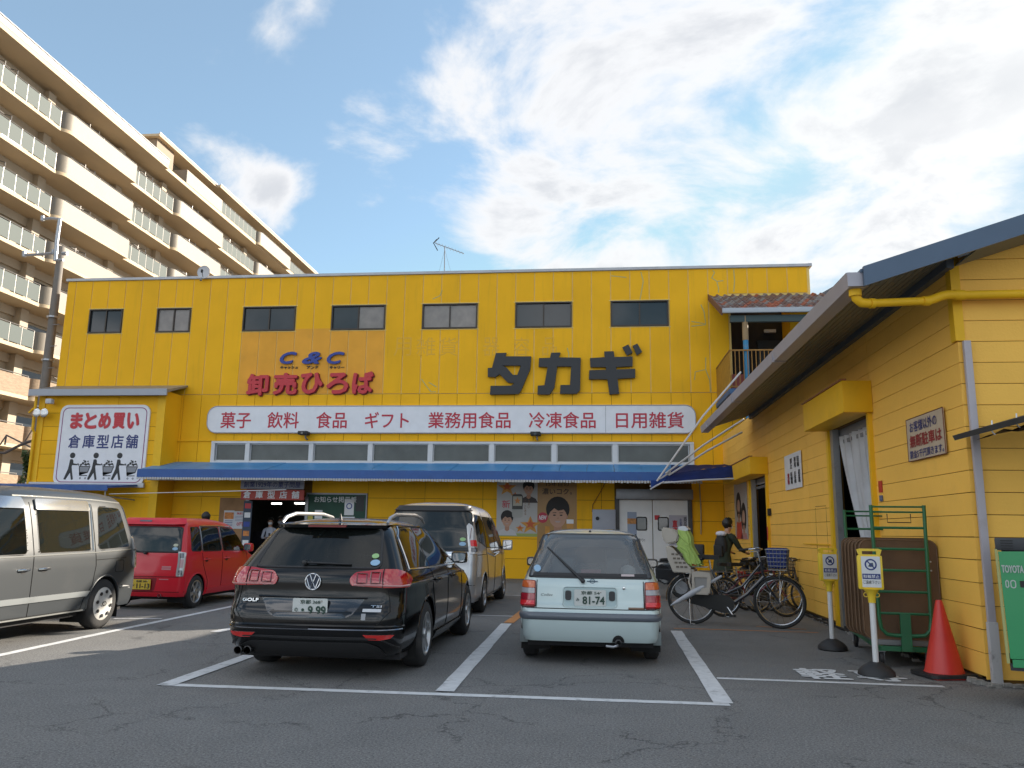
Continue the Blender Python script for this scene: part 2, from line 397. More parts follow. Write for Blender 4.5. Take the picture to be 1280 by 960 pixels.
def strip(name, a, b, w, m, z=.004, lab=None, w2=None):
    a, b = V(a), V(b); d = (b-a).normalized(); nrm = V((-d.y, d.x, 0)); bm = nb(); n = max(2, int((b-a).length/.35)); L_, R_ = [], []
    rnd = random.Random(int(a.x*100)+int(b.y*37))
    for i in range(n+1):
        p = a.lerp(b, i/n); ww = w/2
        L_.append(bm.verts.new((p+nrm*(ww+rnd.uniform(-.005,.005))).to_3d()+V((0,0,z)))); R_.append(bm.verts.new((p-nrm*(ww+rnd.uniform(-.005,.005))).to_3d()+V((0,0,z))))
    for i in range(n): bm.faces.new((R_[i], R_[i+1], L_[i+1], L_[i]))
    o = obj(name, bm, m); return tag(o, kind='structure')
def G(x, y): p = onZ(x, y); return V((p.x, p.y, 0))
# parking bay lines
fl, fr = G(205, 856), G(912, 881)
strip('bay_line', fl, fr, .12, LW)
strip('bay_line', G(206, 857.5), G(312, 820)+ (G(312,820)-G(206,857.5))*.9, .17, LW, .008)
strip('bay_line', G(556, 865), G(633, 780), .17, LW, .008)
strip('bay_line', G(905, 880), G(845, 789), .17, LW, .008)
strip('orange_line', G(636, 779), G(668, 754), .16, LO, .008)
strip('orange_line', G(842, 785.5), G(1023, 791), .06, LO)
strip('orange_line', G(945, 783), G(1008, 787), .05, LO)
strip('orange_line', G(820, 750), G(950, 754), .05, LO)
strip('bay_line', G(896, 848), G(1180, 858.5), .09, LW)
strip('bay_line', G(630, 744), G(700, 745.5), .1, LW)
strip('bay_line', G(-60, 832), G(136, 790), .12, LW)
strip('bay_line', G(136, 790), G(300, 756), .12, LW, .004)
strip('bay_line', G(142, 773.5), G(202, 773.5), .10, LW)
strip('bay_line', G(268, 790), G(306, 783), .16, LW)
strip('bay_line', G(590, 769), G(660, 771), .08, LW)
# painted letters on the ground beside the bay
g0 = G(1045, 845)
lettering('軽', g0.x-.38, g0.x+.12, g0.y-.28, g0.y+.42, lambda a, b, d: V((a, b, d)), LW, None, bold=.03, th=.001, back=.005, name='bay_marking')
lettering('専', g0.x+.2, g0.x+.7, g0.y-.28, g0.y+.42, lambda a, b, d: V((a, b, d)), LW, None, bold=.03, th=.001, back=.005, name='bay_marking')
for o in [o for o in bpy.data.objects if o.name.startswith('bay_marking')]: tag(o, kind='structure')
# ------------------------------------------------------------------ yellow warehouse
FY = 26.0
def F(x, y): p = onY(x, y, FY); return p.x, p.z
def rebase(root, loc):
    loc = V(loc); root.location = loc
    for c in root.children: c.location = c.location-loc
wh = thing('yellow_warehouse', 'long two storey yellow warehouse store with seven small upper windows and big signs', 'warehouse')
PW = .634; GX = -17.98; TOP = 10.08; SEAM = 5.935
colx = lambda i: GX+i*PW
wins = []                                   # upper windows, snapped to the panel joints
for a, b in ((113,155),(199,241),(308,372),(418,483),(530,597),(646,715),(765,836)):
    c0 = round((onY(a,395,FY).x-GX)/PW); n = 3 if b-a > 50 else 2; wins.append((c0, c0+n))
WZ0, WZ1 = 8.20, 8.98
XL, XR, XT = -18.94, 6.82, 4.27
holes = [[(colx(a)+.03, WZ0), (colx(b)-.05, WZ0), (colx(b)-.05, WZ1), (colx(a)+.03, WZ1)] for a, b in wins]
bm = nb(); prism(bm, [[(XL,SEAM),(XT,SEAM),(XT,9.1),(XR,9.1),(XR,TOP),(XL,TOP)]]+holes, lambda a,b: V((a,FY,b)), lambda a,b: V((a,FY+.15,b)))
obj('upper_wall_frame', bm, SEAL, wh)
EX0, EX1, EZ = -11.57, -9.62, 2.42          # entrance
DX0, DX1, DZ = .62, 2.74, 2.50              # double door
ribL, ribR, RZ0, RZ1 = -12.96, 2.92, 3.67, 4.26
bm = nb(); prism(bm, [[(XL,0),(EX0,0),(EX0,EZ),(EX1,EZ),(EX1,0),(XR,0),(XR,5.6),(XT,5.6),(XT,SEAM-.002),(XL,SEAM-.002)],[(ribL+.02,RZ0),(ribR-.02,RZ0),(ribR-.02,RZ1),(ribL+.02,RZ1)]],
      lambda a,b: V((a,FY,b)), lambda a,b: V((a,FY+.15,b)))
obj('lower_wall_frame', bm, DARKY, wh)
# facade panels, one object each
TH = .018; gap = .034
def panel(x0, x1, z0, z1, m=None, g=gap, parent=wh):
    cx, cz = (x0+x1)/2, (z0+z1)/2
    if m is None: m = ORNG if (-12.3 < cx < -7.1 and 5.5 < cz < 8.15) else YEL
    return cbox('panel', x1-x0-g, TH, z1-z0-g, (cx, FY-TH/2, cz), m, parent)
wcols = {}
for a, b in wins:
    for c in range(a, b): wcols[c] = 1
ncol = int((XR-GX)/PW)+1
for i in range(-2, ncol):
    x0, x1 = max(colx(i), XL), min(colx(i+1), XR)
    if x1-x0 < .1: continue
    if x0 > XT-.3:
        panel(x0, x1, 9.2, TOP); continue
    org = -12.3 < (x0+x1)/2 < -7.1
    if i in wcols:
        panel(x0, x1, WZ1+.04, TOP); panel(x0, x1, SEAM, WZ0-.04)
    elif org: panel(x0, x1, 8.2, TOP, g=gap); panel(x0, x1, SEAM, 8.2+gap)
    else: panel(x0, x1, SEAM, TOP)
for i in range(-2, ncol):
    x0, x1 = max(colx(i), XL), min(colx(i+1), XR)
    if x1-x0 < .1: continue
    ztop = SEAM if x0 < XT-.3 else 5.6
    g = .014
    over = x1 > ribL and x0 < ribR
    panel(x0, x1, RZ1+.10 if over else 3.45, ztop-.004, g=g)
    if over and x0 < ribL-.1: panel(x0, ribL-.055, 3.45, RZ1+.10, g=g)
    if over and x1 > ribR+.1: panel(ribR+.055, x1, 3.45, RZ1+.10, g=g)
    if over and not (EX0-.2 < (x0+x1)/2 < EX1+.2) and not (DX0-.1 < (x0+x1)/2 < DX1+.1): pass
# lower storey: wide boards with horizontal joints
rows = [0.0, .62, 1.24, 1.86, 2.48, 3.05, 3.58]
def free(x0, x1, z0, z1):
    out = [(x0, x1)]
    for a, b, t in ((EX0-.12, EX1+.12, EZ+.1), (DX0-.14, DX1+.14, DZ+.55)):
        if z0 < t:
            o2 = []
            for p, q in out:
                if q <= a or p >= b: o2.append((p, q)); continue
                if p < a: o2.append((p, a))
                if q > b: o2.append((b, q))
            out = o2
    return [(p, q) for p, q in out if q-p > .08]
for z0, z1 in zip(rows, rows[1:]):
    x = XL
    while x < XR:
        for p, q in free(x, min(x+1.9, XR), z0, z1):
            if q-p > .1: cbox('board', q-p-.012, TH, z1-z0-.012, ((p+q)/2, FY-TH/2, (z0+z1)/2), YEL, wh)
        x += 1.9
# rest of the body
box('side_wall', XL, XL+.15, FY+.152, 44, 0, TOP-.02, YEL, wh); box('side_wall', XR-.15, XR, FY+2.5, 44, 0, TOP-.02, YEL, wh)
box('rear_wall', XL, XR, 44, 44.2, 0, TOP-.02, YEL, wh)
bm = nb(); abox(bm, XL-.05, XR+.08, FY-.07, FY+.22, TOP, TOP+.09); abox(bm, XL-.05, XR+.08, FY+.22, 44.2, TOP, TOP+.03); abox(bm, XR-.04, XR+.08, FY-.068, 44.2, TOP+.031, TOP+.10)
obj('roof_coping', bm, mat('galvanised coping', (.42,.43,.45), .45, metal=.3, var=.1), wh)
# upper windows
for k, (a, b) in enumerate(wins):
    x0, x1 = colx(a)+.03, colx(b)-.05; fr = .045
    bm = nb()
    for q in ((x0-.03, x1+.03, WZ1-.0, WZ1+.045), (x0-.03, x1+.03, WZ0-.05, WZ0), (x0-.03, x0+fr-.03, WZ0, WZ1), (x1-fr+.03, x1+.03, WZ0, WZ1)):
        abox(bm, q[0], q[1], FY-.05, FY+.06, q[2], q[3])
    xm = (x0+x1)/2; abox(bm, xm-.02, xm+.02, FY-.01, FY+.05, WZ0, WZ1)
    w = obj('window', bm, BRONZ, wh)
    cur = {1: (1,1), 3: (0,1), 4: (1,1)}.get(k, (0,0))
    for s, (p, q) in enumerate(((x0+.015, xm-.02), (xm+.02, x1-.015))):
        box('pane', p, q, FY+.02+.01*s, FY+.028+.01*s, WZ0, WZ1, mat('curtained window glass', (.20,.17,.15), .12, var=.25, vscale=3, spec=.8) if cur[s] else mat('sky grey window glass', (.022,.03,.036), .07, spec=.5, var=.15, vscale=2), w)
    bm = nb()                                      # cream sealant border round the window
    for q in ((x0-.09, x1+.09, WZ1+.047, WZ1+.075), (x0-.09, x1+.09, WZ0-.085, WZ0-.055)): abox(bm, q[0], q[1], FY-.024, FY+.001, q[2], q[3])
    obj('sealant', bm, SEAL, w)
# ribbon window
bm = nb(); abox(bm, ribL-.06, ribR+.06, FY-.09, FY+.02, RZ1, RZ1+.07); abox(bm, ribL-.06, ribR+.06, FY-.09, FY+.02, RZ0-.08, RZ0)
mull = [ribL] + [onY(x, 566, FY).x for x in (310, 389.5, 463.5, 538.5, 615, 693, 769)] + [ribR]
rib = obj('ribbon_window', bm, WFRM, wh)
for i, x in enumerate(mull): cbox('mullion', .15 if 0 < i < len(mull)-1 else .12, .12, RZ1-RZ0, (x, FY-.02, (RZ0+RZ1)/2), WFRM, rib)
for i, (a, b) in enumerate(zip(mull, mull[1:])):
    box('pane', a+.08, b-.08, FY+.03, FY+.04, RZ0, RZ1, mat('dusty strip glass', (.07,.08,.075), .22, var=.3, vscale=1.3, dirt=.4, dcol=(.16,.16,.13), dscale=1.), rib)
    bm = nb()
    for q in ((a+.075, b-.075, RZ0, RZ0+.035), (a+.075, b-.075, RZ1-.035, RZ1), (a+.075, a+.11, RZ0+.035, RZ1-.035), (b-.11, b-.075, RZ0+.035, RZ1-.035)): abox(bm, q[0], q[1], FY+.0, FY+.032, q[2], q[3])
    obj('sash', bm, mat('pale aluminium sash', (.42,.43,.44), .35, metal=.4), rib)
# interior behind the entrance
bm = nb(); abox(bm, -13.5, -7.5, 26.16, 32, 3.0, 3.05); abox(bm, -13.5, -7.5, 31.9, 32, .02, 3.0); abox(bm, -13.5, -13.4, 26.16, 31.9, .02, 3.0); abox(bm, -7.6, -7.5, 26.16, 31.9, .02, 3.0)
obj('entrance_room', bm, mat('dim shop interior', (.05,.048,.045), .9, var=.3), wh)
LAMP = mat('lit fluorescent tube', (.9,.9,.9), .5, emit=(1, .98, .92, 1.2))
for x, y, z in ((-11.45, 28.0, 2.33), (-10.75, 28.4, 2.36), (-9.9, 30.5, 2.6), (-11.3, 31, 2.1)): cbox('ceiling_lamp', .34, .10, .05, (x, y, z), LAMP, wh)
for k in range(9):                                  # stocked shelves inside
    x = -13.2+k*.66 if k != 3 else -9.2
    cbox('shelf_stock', .5, .4, random.uniform(.5, 1.6), (x, 30.8, .9), mat('carton brown', (.12,.08,.05), .8, var=.3) if k % 2 else mat('dim stock', (.06,.06,.09), .7), wh)
# entrance frame
bm = nb()
for q in ((EX0-.1, EX0, 0, EZ), (EX1, EX1+.1, 0, EZ), (EX0-.1, EX1+.1, EZ, EZ+.08)): abox(bm, q[0], q[1], FY-.08, FY+.15, q[2], q[3])
obj('entrance_frame', bm, GREYM, wh)
# double door on the right with its shutter housing
bm = nb(); DG = mat('dark door frame', (.08,.08,.085), .5, var=.1, dirt=.3, dcol=(.15,.12,.1))
for q in ((DX0-.13, DX0, 0, DZ+.1), (DX1, DX1+.13, 0, DZ+.1), (DX0, DX1, DZ, DZ+.1)): abox(bm, q[0], q[1], FY-.1, FY+.02, q[2], q[3])
obj('door_frame', bm, DG, wh)
x0s, z0s = F(770, 611); x1s, z1s = F(863, 625)
box('shutter_housing', x0s, x1s+.05, FY-.35, FY-.02, z1s, z0s-.02, GREYM, wh, bev=.01)
DW = mat('white swing door', (.78,.79,.80), .45, var=.04, dirt=.15, dcol=(.25,.24,.22), streak=2.)
xm = (DX0+DX1)/2-.03
for k, (a, b, hx) in enumerate(((DX0, xm-.012, onY(802, 660, FY).x), (xm+.012, DX1, onY(829, 660, FY).x))):
    dr = box('door', a, b, FY-.06, FY-.025, .02, DZ, DW, wh)
    for cx in (hx,):
        plate('door_window', [rrect(cx-.17, cx+.17, 1.55, 1.98, .06)], pY(FY-.06), .008, BLACK, dr)
        plate('pane', [rrect(cx-.135, cx+.135, 1.585, 1.945, .04)], pY(FY-.068), .004, GLD, dr)
    if k == 0:
        a0, b0 = F(784, 640); a1, b1 = F(796, 672); plate('notice', [rrect(a0, a1, b1, b0, .01)], pY(FY-.06), .003, mat('pale blue notice', (.30,.36,.48), .5), dr)
        a0, b0 = F(784, 648); a1, b1 = F(796, 655); plate('notice', [rrect(a0, a1, b1, b0, .01)], pY(FY-.064), .003, mat('orange photo notice', (.5,.22,.06), .5, var=.5, vscale=14), dr)
        a0, b0 = F(797, 673); a1, b1 = F(806, 677); lettering('売り!', a0, a1, b1, b0, pY(FY-.06), LBLK, dr, th=.002)
    else:
        a0, b0 = F(818, 644); a1, b1 = F(824.5, 650); plate('notice', [rrect(a0, a1, b1, b0, .01)], pY(FY-.06), .003, RED, dr)
        a0, b0 = F(836, 644); a1, b1 = F(859.5, 682); plate('notice', [rrect(a0, a1, b1, b0, .01)], pY(FY-.06), .003, mat('pale lilac notice', (.45,.44,.52), .5), dr)
        a0, b0 = F(840, 650); a1, b1 = F(847, 668); lettering('直売', a0, a1, b1, b0, pY(FY-.063), RED, dr, th=.002, vert=True, bold=.04)
        a0, b0 = F(849, 648); a1, b1 = F(853, 672); lettering('お客様各位', a0, a1, b1, b0, pY(FY-.063), NAVY, dr, th=.002, vert=True)
        a0, b0 = F(854, 646); a1, b1 = F(859, 678); lettering('商品搬入口', a0, a1, b1, b0, pY(FY-.063), LBLK, dr, th=.002, vert=True)
# plywood, conduits
a0, b0 = F(276, 622); a1, b1 = F(303, 716); box('plywood_sheet', a0, a1, FY-.035, FY-.0185, max(b1, .05), b0, mat('weathered plywood', (.30,.16,.07), .7, var=.2, vscale=3), wh)
COND = mat('grey conduit', (.25,.25,.24), .5); YP = YELG
bm = nb(); p = lambda x, y, d=.06: onY(x, y, FY)-V((0, d, 0))
tube(bm, [p(211,578), p(211.5,556), p(216,551.5), p(262,551), p(866,552)], .018, 6); obj('conduit', bm, YP, wh)
for q in (((188,600),(188,636),(187.5,690)), ((207,600),(209,625),(201,640),(199,690))):
    bm = nb(); tube(bm, [p(*c) for c in q], .022, 6); obj('cable', bm, BLACK, wh)
box('junction_box', *(F(184,0)[0], F(192,0)[0]), FY-.12, FY-.0185, F(0,628)[1], F(0,621)[1], COND, wh)
box('junction_box', *(F(201,0)[0], F(214,0)[0]), FY-.16, FY-.0185, F(0,626)[1], F(0,616)[1], COND, wh)
bm = nb(); tube(bm, [p(874,603), p(876,640), p(876,668)], .02, 6); obj('conduit', bm, mat('beige conduit', (.4,.33,.2), .5), wh)
box('switch_box', F(871,0)[0], F(880,0)[0], FY-.12, FY-.0185, F(0,673)[1], F(0,667)[1], COND, wh)
bm = nb(); tube(bm, [p(758,601), p(750,616), p(741,631), p(740,640)], .012, 6); obj('cable', bm, mat('rust brown cable', (.2,.06,.02), .6), wh)
a0, b0 = F(740.5, 637); a1, b1 = F(769.5, 668)
gb = box('meter_cabinet', a0, a1, FY-.28, FY-.02, b1, b0, mat('pale grey cabinet', (.34,.36,.42), .4, var=.05), wh, bev=.012)
bm = nb(); lathe(bm, [(0, 0), (.06, 0), (.06, .02), (0, .02)], 14, 'y', (a0+.16, FY-.305, b0-.28)); obj('meter_eye', bm, BLACK, gb)
# crack repairs smeared on the panels
FX = mat('pale crack filler', (.50,.42,.14), .7)
for q in ([(890,347),(893,341),(891,338)],[(889,347),(896,352),(904,351)],[(896,352),(898,360),(898,366)],[(876,381),(880,390),(882,405),(864,402)],[(864,408),(882,406)],[(917,337),(918,352),(917,365)],
          [(882,447),(882,462),(869,465),(868,475)],[(882,462),(887,475),(888,490)],[(541,374),(550,370),(553,363)],[(527,474),(532,481),(539,490),(545,490)],[(536,478),(546,484)],[(709,435),(711,442),(711,448)],[(801,340),(804,352),(800,375)],[(764,345),(783,347)]):
    bm = nb(); tube(bm, [onY(x, y, FY)-V((0, TH+.003, 0)) for x, y in q], .018, 5)
    for v in bm.verts: v.co.y = FY-TH-.002-(FY-TH-.003-v.co.y)*.1
    obj('crack_filler', bm, FX, wh)
# ghost of old lettering that was painted over
GH = mat('faded ghost lettering', (.76,.41,.02), .6)
for tx, x0, x1 in (('貨', 549, 572),('雑', 521, 544),('用', 493, 514),('器', 604, 624),('容', 642, 662),('品', 678, 696)):
    a0, b0 = F(x0, 422); a1, b1 = F(x1, 445); lettering(tx, a0, a1, b1, b0, pY(FY-TH), GH, wh, th=.001, back=.0006, bold=.0, name='ghost_lettering')
# security cameras
for x, y in ((385, 545), (672, 546)):
    q = onY(x, y, FY); t = thing('security_camera', 'small dark security camera under the long white sign, near its '+('left end' if x < 500 else 'middle'), 'security camera', (q.x, FY-.02, q.z), 0, 'cameras under the long sign')
    bm = nb(); abox(bm, -.2, .12, -.42, -.12, .0, .12, .02); obj('housing', bm, BLACK, t, True)
    bm = nb(); tube(bm, [(0,0,-.12),(0,-.2,-.1),(0,-.24,.0)], .025, 6); obj('bracket', bm, GREYM, t)
    bm = nb(); lathe(bm, [(0,-.43),(.04,-.43),(.04,-.42)], 10, 'y', (-.05,0,.05)); obj('lens', bm, GLD, t)
rebase(wh, (-6, FY, 0))

# ------------------------------------------------------------------ facade signs
def signroot(name, label, cat, x, z, y=FY-TH): return thing(name, label, cat, (x, y, z))
LS = thing('long_sign', 'long white rounded sign board with crimson Japanese words across the yellow facade', 'sign')
x0, z0 = F(262, 508); x1, z1 = F(870, 542.5)
sx = [x0, onY(540,525,FY).x, onY(757,525,FY).x, x1]
zc_ = (z0+z1)/2
bm = nb(); prism(bm, [rrect(x0, x1, z1, z0, .34, 8)], lambda a,b: V((a, FY-TH-.002, b)), lambda a,b: V((a, FY-TH-.09, b))); lsb = obj('sign_board', bm, WHITE, LS)
bm = nb(); tube(bm, [V((a, FY-TH-.093, b)) for a, b in rrect(x0+.015, x1-.015, z1+.015, z0-.015, .33, 8)], .016, 5, close=True); obj('board_rim', bm, mat('grey sign rim', (.4,.4,.43), .5), LS)
for tx, a, b in (('菓子',276,314),('飲料',334.4,373.8),('食品',395.3,433.8),('ギフト',456.3,511.3),('業務用食品',535.3,638.4),('冷凍食品',661,744.6),('日用雑貨',769.8,854.8)):
    p0 = onY(a, 525, FY-.1); p1 = onY(b, 525, FY-.1)
    zt = onY((a+b)/2, 515, FY-.1).z; zb = onY((a+b)/2, 535.5, FY-.1).z
    lettering(tx, p0.x, p1.x, zb, zt, lambda a,b,d: V((a, FY-TH-.09-d, b)), REDS, LS, bold=.014, th=.004)
bm = nb(); abox(bm, sx[2]-.006, sx[2]+.006, FY-TH-.094, FY-TH-.09, z1+.02, z0-.02); obj('board_seam', bm, GREYM, LS)
rebase(LS, ((x0+x1)/2, FY-TH, z1))
# big black katakana
TK = thing('black_letter_sign', 'huge black block katakana letters fixed on the yellow facade', 'sign')
def cz(pts): return [F(560+x*.26562, 420+y*.26562) for x, y in pts]
Ta = [cz([(228,85),(277,83),(272,100),(393,100),(388,160),(345,262),(333,276),(200,279),(203,238),(300,237),(314,225),(283,222),(245,183),(225,197),(190,195),(190,155),(210,153)]), cz([(256,143),(345,143),(328,187),(308,187),(276,151)])]
Ka = [cz([(487,83),(530,82),(522,105),(625,106),(622,258),(605,275),(528,275),(530,234),(575,234),(580,147),(515,147),(502,245),(480,278),(423,278),(424,237),(455,235),(470,150),(428,148),(430,108),(482,107)])]
Gi = [cz([(735,77),(780,76),(783,103),(868,101),(868,146),(790,150),(793,162),(880,158),(880,200),(798,205),(805,275),(760,278),(750,207),(663,207),(665,165),(745,163),(742,150),(670,150),(668,108),(737,104)])]
for sh in (Ta, Ka, Gi): plate('letter', sh, pY(FY-TH), .10, LBLK, TK, .03)
for q in ([(820,58),(848,44),(868,82),(842,96)], [(868,50),(890,40),(912,78),(888,95)]): plate('voicing_mark', [cz(q)], pY(FY-TH), .10, LBLK, TK, .03)
rebase(TK, (-1.2, FY-TH, 5.8))
RS = thing('red_letter_sign', 'red brush-style Japanese letters on the orange patch of the facade', 'sign')
for ch, a, b, t, bt in (('卸',311,336,468,495),('売',344,372,467,494),('ひ',378,404,466.5,493),('ろ',410,436,466.5,493),('ば',442,467,465,493)):
    a0, b0 = F(a, t); a1, b1 = F(b, bt); lettering(ch, a0, a1, b1, b0, pY(FY-TH), RED, RS, bold=.045, th=.07, back=.03, name='letter')
    lettering(ch, a0+.025, a1+.03, b1-.03, b0-.02, pY(FY-TH), mat('dark red letter side', (.16,.012,.012), .5), RS, bold=.05, th=.03, back=.002, name='letter_backing')
rebase(RS, (-9.7, FY-TH, 5.8))
BS = thing('blue_letter_sign', 'blue slanted C & C letters with tiny black kana beneath, above the red letters', 'sign')
for ch, a, b in (('C',351.5,371.5),('&',379.5,403),('C',410,431)):
    a0, b0 = F(a, 440.5); a1, b1 = F(b, 455.5); lettering(ch, a0, a1, b1, b0, pY(FY-TH), BLUE, BS, bold=.05, th=.05, back=.03, shear=.35, name='letter')
for tx, a, b in (('キャッシュ',351,372.5),('アンド',384,398),('キャリー',412.5,430.5)):
    a0, b0 = F(a, 457.6); a1, b1 = F(b, 461.3); lettering(tx, a0, a1, b1, b0, pY(FY-TH), LBLK, BS, bold=.03, th=.02)
rebase(BS, (-9.7, FY-TH, 6.6))

# ------------------------------------------------------------------ awning along the shop front
AW = thing('blue_awning', 'long blue metal awning sloping over the whole shop front', 'awning')
ABL = mat('faded blue sheet', (.045,.24,.52), .42, var=.12, vscale=1.5, dirt=.45, dcol=(.10,.14,.18), dscale=2.2, streak=2.)
ABD = mat('blue valance', (.018,.085,.30), .45, var=.1, dirt=.25, dcol=(.08,.09,.12))
ax0, ax1, ay, az0, az1 = -14.5, 2.95, 24.15, 3.63, 3.235
n = 21; 
for i in range(n):
    a = ax0+(ax1-ax0)*i/n; b = ax0+(ax1-ax0)*(i+1)/n-.012
    bm = nb(); prism(bm, [[(FY-.02, az0), (ay, az1), (ay, az1-.02), (FY-.02, az0-.02)]], lambda p, q: V((a, p, q)), lambda p, q: V((b, p, q)))
    aw_ = obj('awning_sheet', bm, ABL, AW); aw_.location.z = random.uniform(-.006, .006)
box('valance', ax0, ax1, ay-.02, ay-.002, 2.98, az1+.012, ABD, AW)
bm = nb(); x = ax0; rn = random.Random(4)
while x < ax1:
    w = .085; h = rn.uniform(.045, .075); abox(bm, x, x+w*.72, ay-.03, ay-.022, 2.955-h*.6, 2.99); x += w
obj('scalloped_fringe', bm, mat('white fringe', (.5,.5,.5), .7), AW)
for i in range(10):
    x = ax0+.4+i*(ax1-ax0-.8)/9; bm = nb(); tube(bm, [(x, FY-.02, 3.05), (x, ay+.05, 3.15)], .02, 6); obj('support_arm', bm, GREYM, AW)
bm = nb(); tube(bm, [(ax0, ay+.05, 3.0), (ax1, ay+.05, 3.0)], .025, 6); obj('front_bar', bm, GREYM, AW)
bm = nb(); prism(bm, [[(FY-.02, az0-.03), (ay, az1-.03), (ay, 2.98), (FY-.5, 3.1)]], lambda p, q: V((ax0-.008, p, q)), lambda p, q: V((ax0-.02, p, q))); obj('end_panel', bm, ABD, AW)
for i, (x0_, x1_) in enumerate(((-14.3,-11.9),)):
    bm = nb(); tube(bm, [(x0_, 24.4, 2.93), (x1_, 24.4, 2.93)], .022, 6); obj('tube_lamp', bm, mat('unlit tube', (.6,.62,.62), .3), AW)
rebase(AW, ((ax0+ax1)/2, FY, 3))

# ------------------------------------------------------------------ annex with the shopping sign
AN = thing('yellow_annex', 'low yellow annex with grey sheet roof built onto the left end of the warehouse', 'annex')
AX0, AX1, AY = -18.72, -14.27, 25.0
box('annex_core', AX0, AX1, AY+.02, FY-.022, 0, 5.76, DARKY, AN)
zs = [0, .8, 1.6, 2.4, 2.86, 3.32, 3.78, 4.24, 4.70, 5.16, 5.74]
for i, (a, b) in enumerate(zip(zs, zs[1:])):
    cut = [AX0, AX0+1.9+(i % 2)*.9, AX1-.25]
    for p_, q_ in zip(cut, cut[1:]): cbox('board', q_-p_-.012, .02, b-a-.012, ((p_+q_)/2, AY+.01, (a+b)/2), YEL, AN)
box('corner_strip', AX1-.25, AX1+.02, AY-.03, AY+.02, 0, 5.74, YELG, AN); box('corner_strip', AX0-.02, AX0+.2, AY-.032, AY+.02, 0, 5.74, YELG, AN)
box('side_board', AX1+.001, AX1+.016, AY+.021, FY-.03, 0, 5.9, YEL, AN)
bm = nb(); prism(bm, [[(AY-.28, 5.80), (FY-.02, 6.20), (FY-.02, 6.26), (AY-.28, 5.90)]], lambda p, q: V((AX0-.22, p, q)), lambda p, q: V((AX1+.2, p, q))); obj('roof_sheet', bm, GREYM, AN)
bm = nb(); abox(bm, AX0-.22, AX1+.2, AY-.34, AY-.285, 5.70, 5.92); obj('roof_edge', bm, mat('pale grey trim', (.3,.32,.36), .4, metal=.3, dirt=.2, dcol=(.1,.1,.1)), AN)
bm = nb(); tube(bm, [(AX0-.05, AY-.15, 5.7), (AX0-.05, AY-.15, 4.6), (AX0-.02, AY-.1, 4.5), (AX0-.02, AY-.1, 0)], .045, 8); obj('downpipe', bm, YELG, AN)
bm = nb(); tube(bm, [(AX0-.25, AY-.15, 5.15), (AX0-.1, AY-.15, 5.3)], .035, 8); obj('pipe_elbow', bm, YELG, AN)
rebase(AN, (-16.5, AY, 0))
SS = thing('shopping_sign', 'white square sign with three walking figures pushing loaded carts under red and blue writing', 'sign')
q0 = onY(76, 506, AY-.1); q1 = onY(176, 607, AY-.1); sa, sb = q0.x, q1.x+.05; st, sbm = q0.z, q1.z
PS = lambda a, b, d: V((a, AY-.06-d, b))
plate('sign_board', [rrect(sa, sb, sbm, st, .26, 7)], lambda a,b,d: V((a, AY-.002-d, b)), .06, WHITE, SS)
MAG = mat('purple border line', (.22,.01,.13), .5)
plate('border_line', [rrect(sa+.09, sb-.09, sbm+.09, st-.09, .2, 7), rrect(sa+.115, sb-.115, sbm+.115, st-.115, .18, 7)], PS, .004, MAG, SS, .002)
w_, h_ = sb-sa, st-sbm
def sr(u0, u1, v0, v1): return sa+u0*w_, sa+u1*w_, st-v1*h_, st-v0*h_
PINK = mat('pink letter outline', (.55,.2,.25), .5)
for i, ch in enumerate('まとめ買い'):
    u = .125+i*.158
    r_ = sr(u, u+.135, .10, .30)
    lettering(ch, r_[0]-.012, r_[1]+.012, r_[2]-.012, r_[3]+.012, PS, PINK, SS, bold=.07, th=.003)
    lettering(ch, *r_, PS, RED, SS, bold=.04, th=.004, back=.006)
for i, ch in enumerate('倉庫型店舗'):
    u = .125+i*.160; lettering(ch, *sr(u, u+.135, .375, .545), PS, NAVY, SS, bold=.022, th=.004)
PIC = mat('charcoal pictogram', (.02,.022,.025), .5)
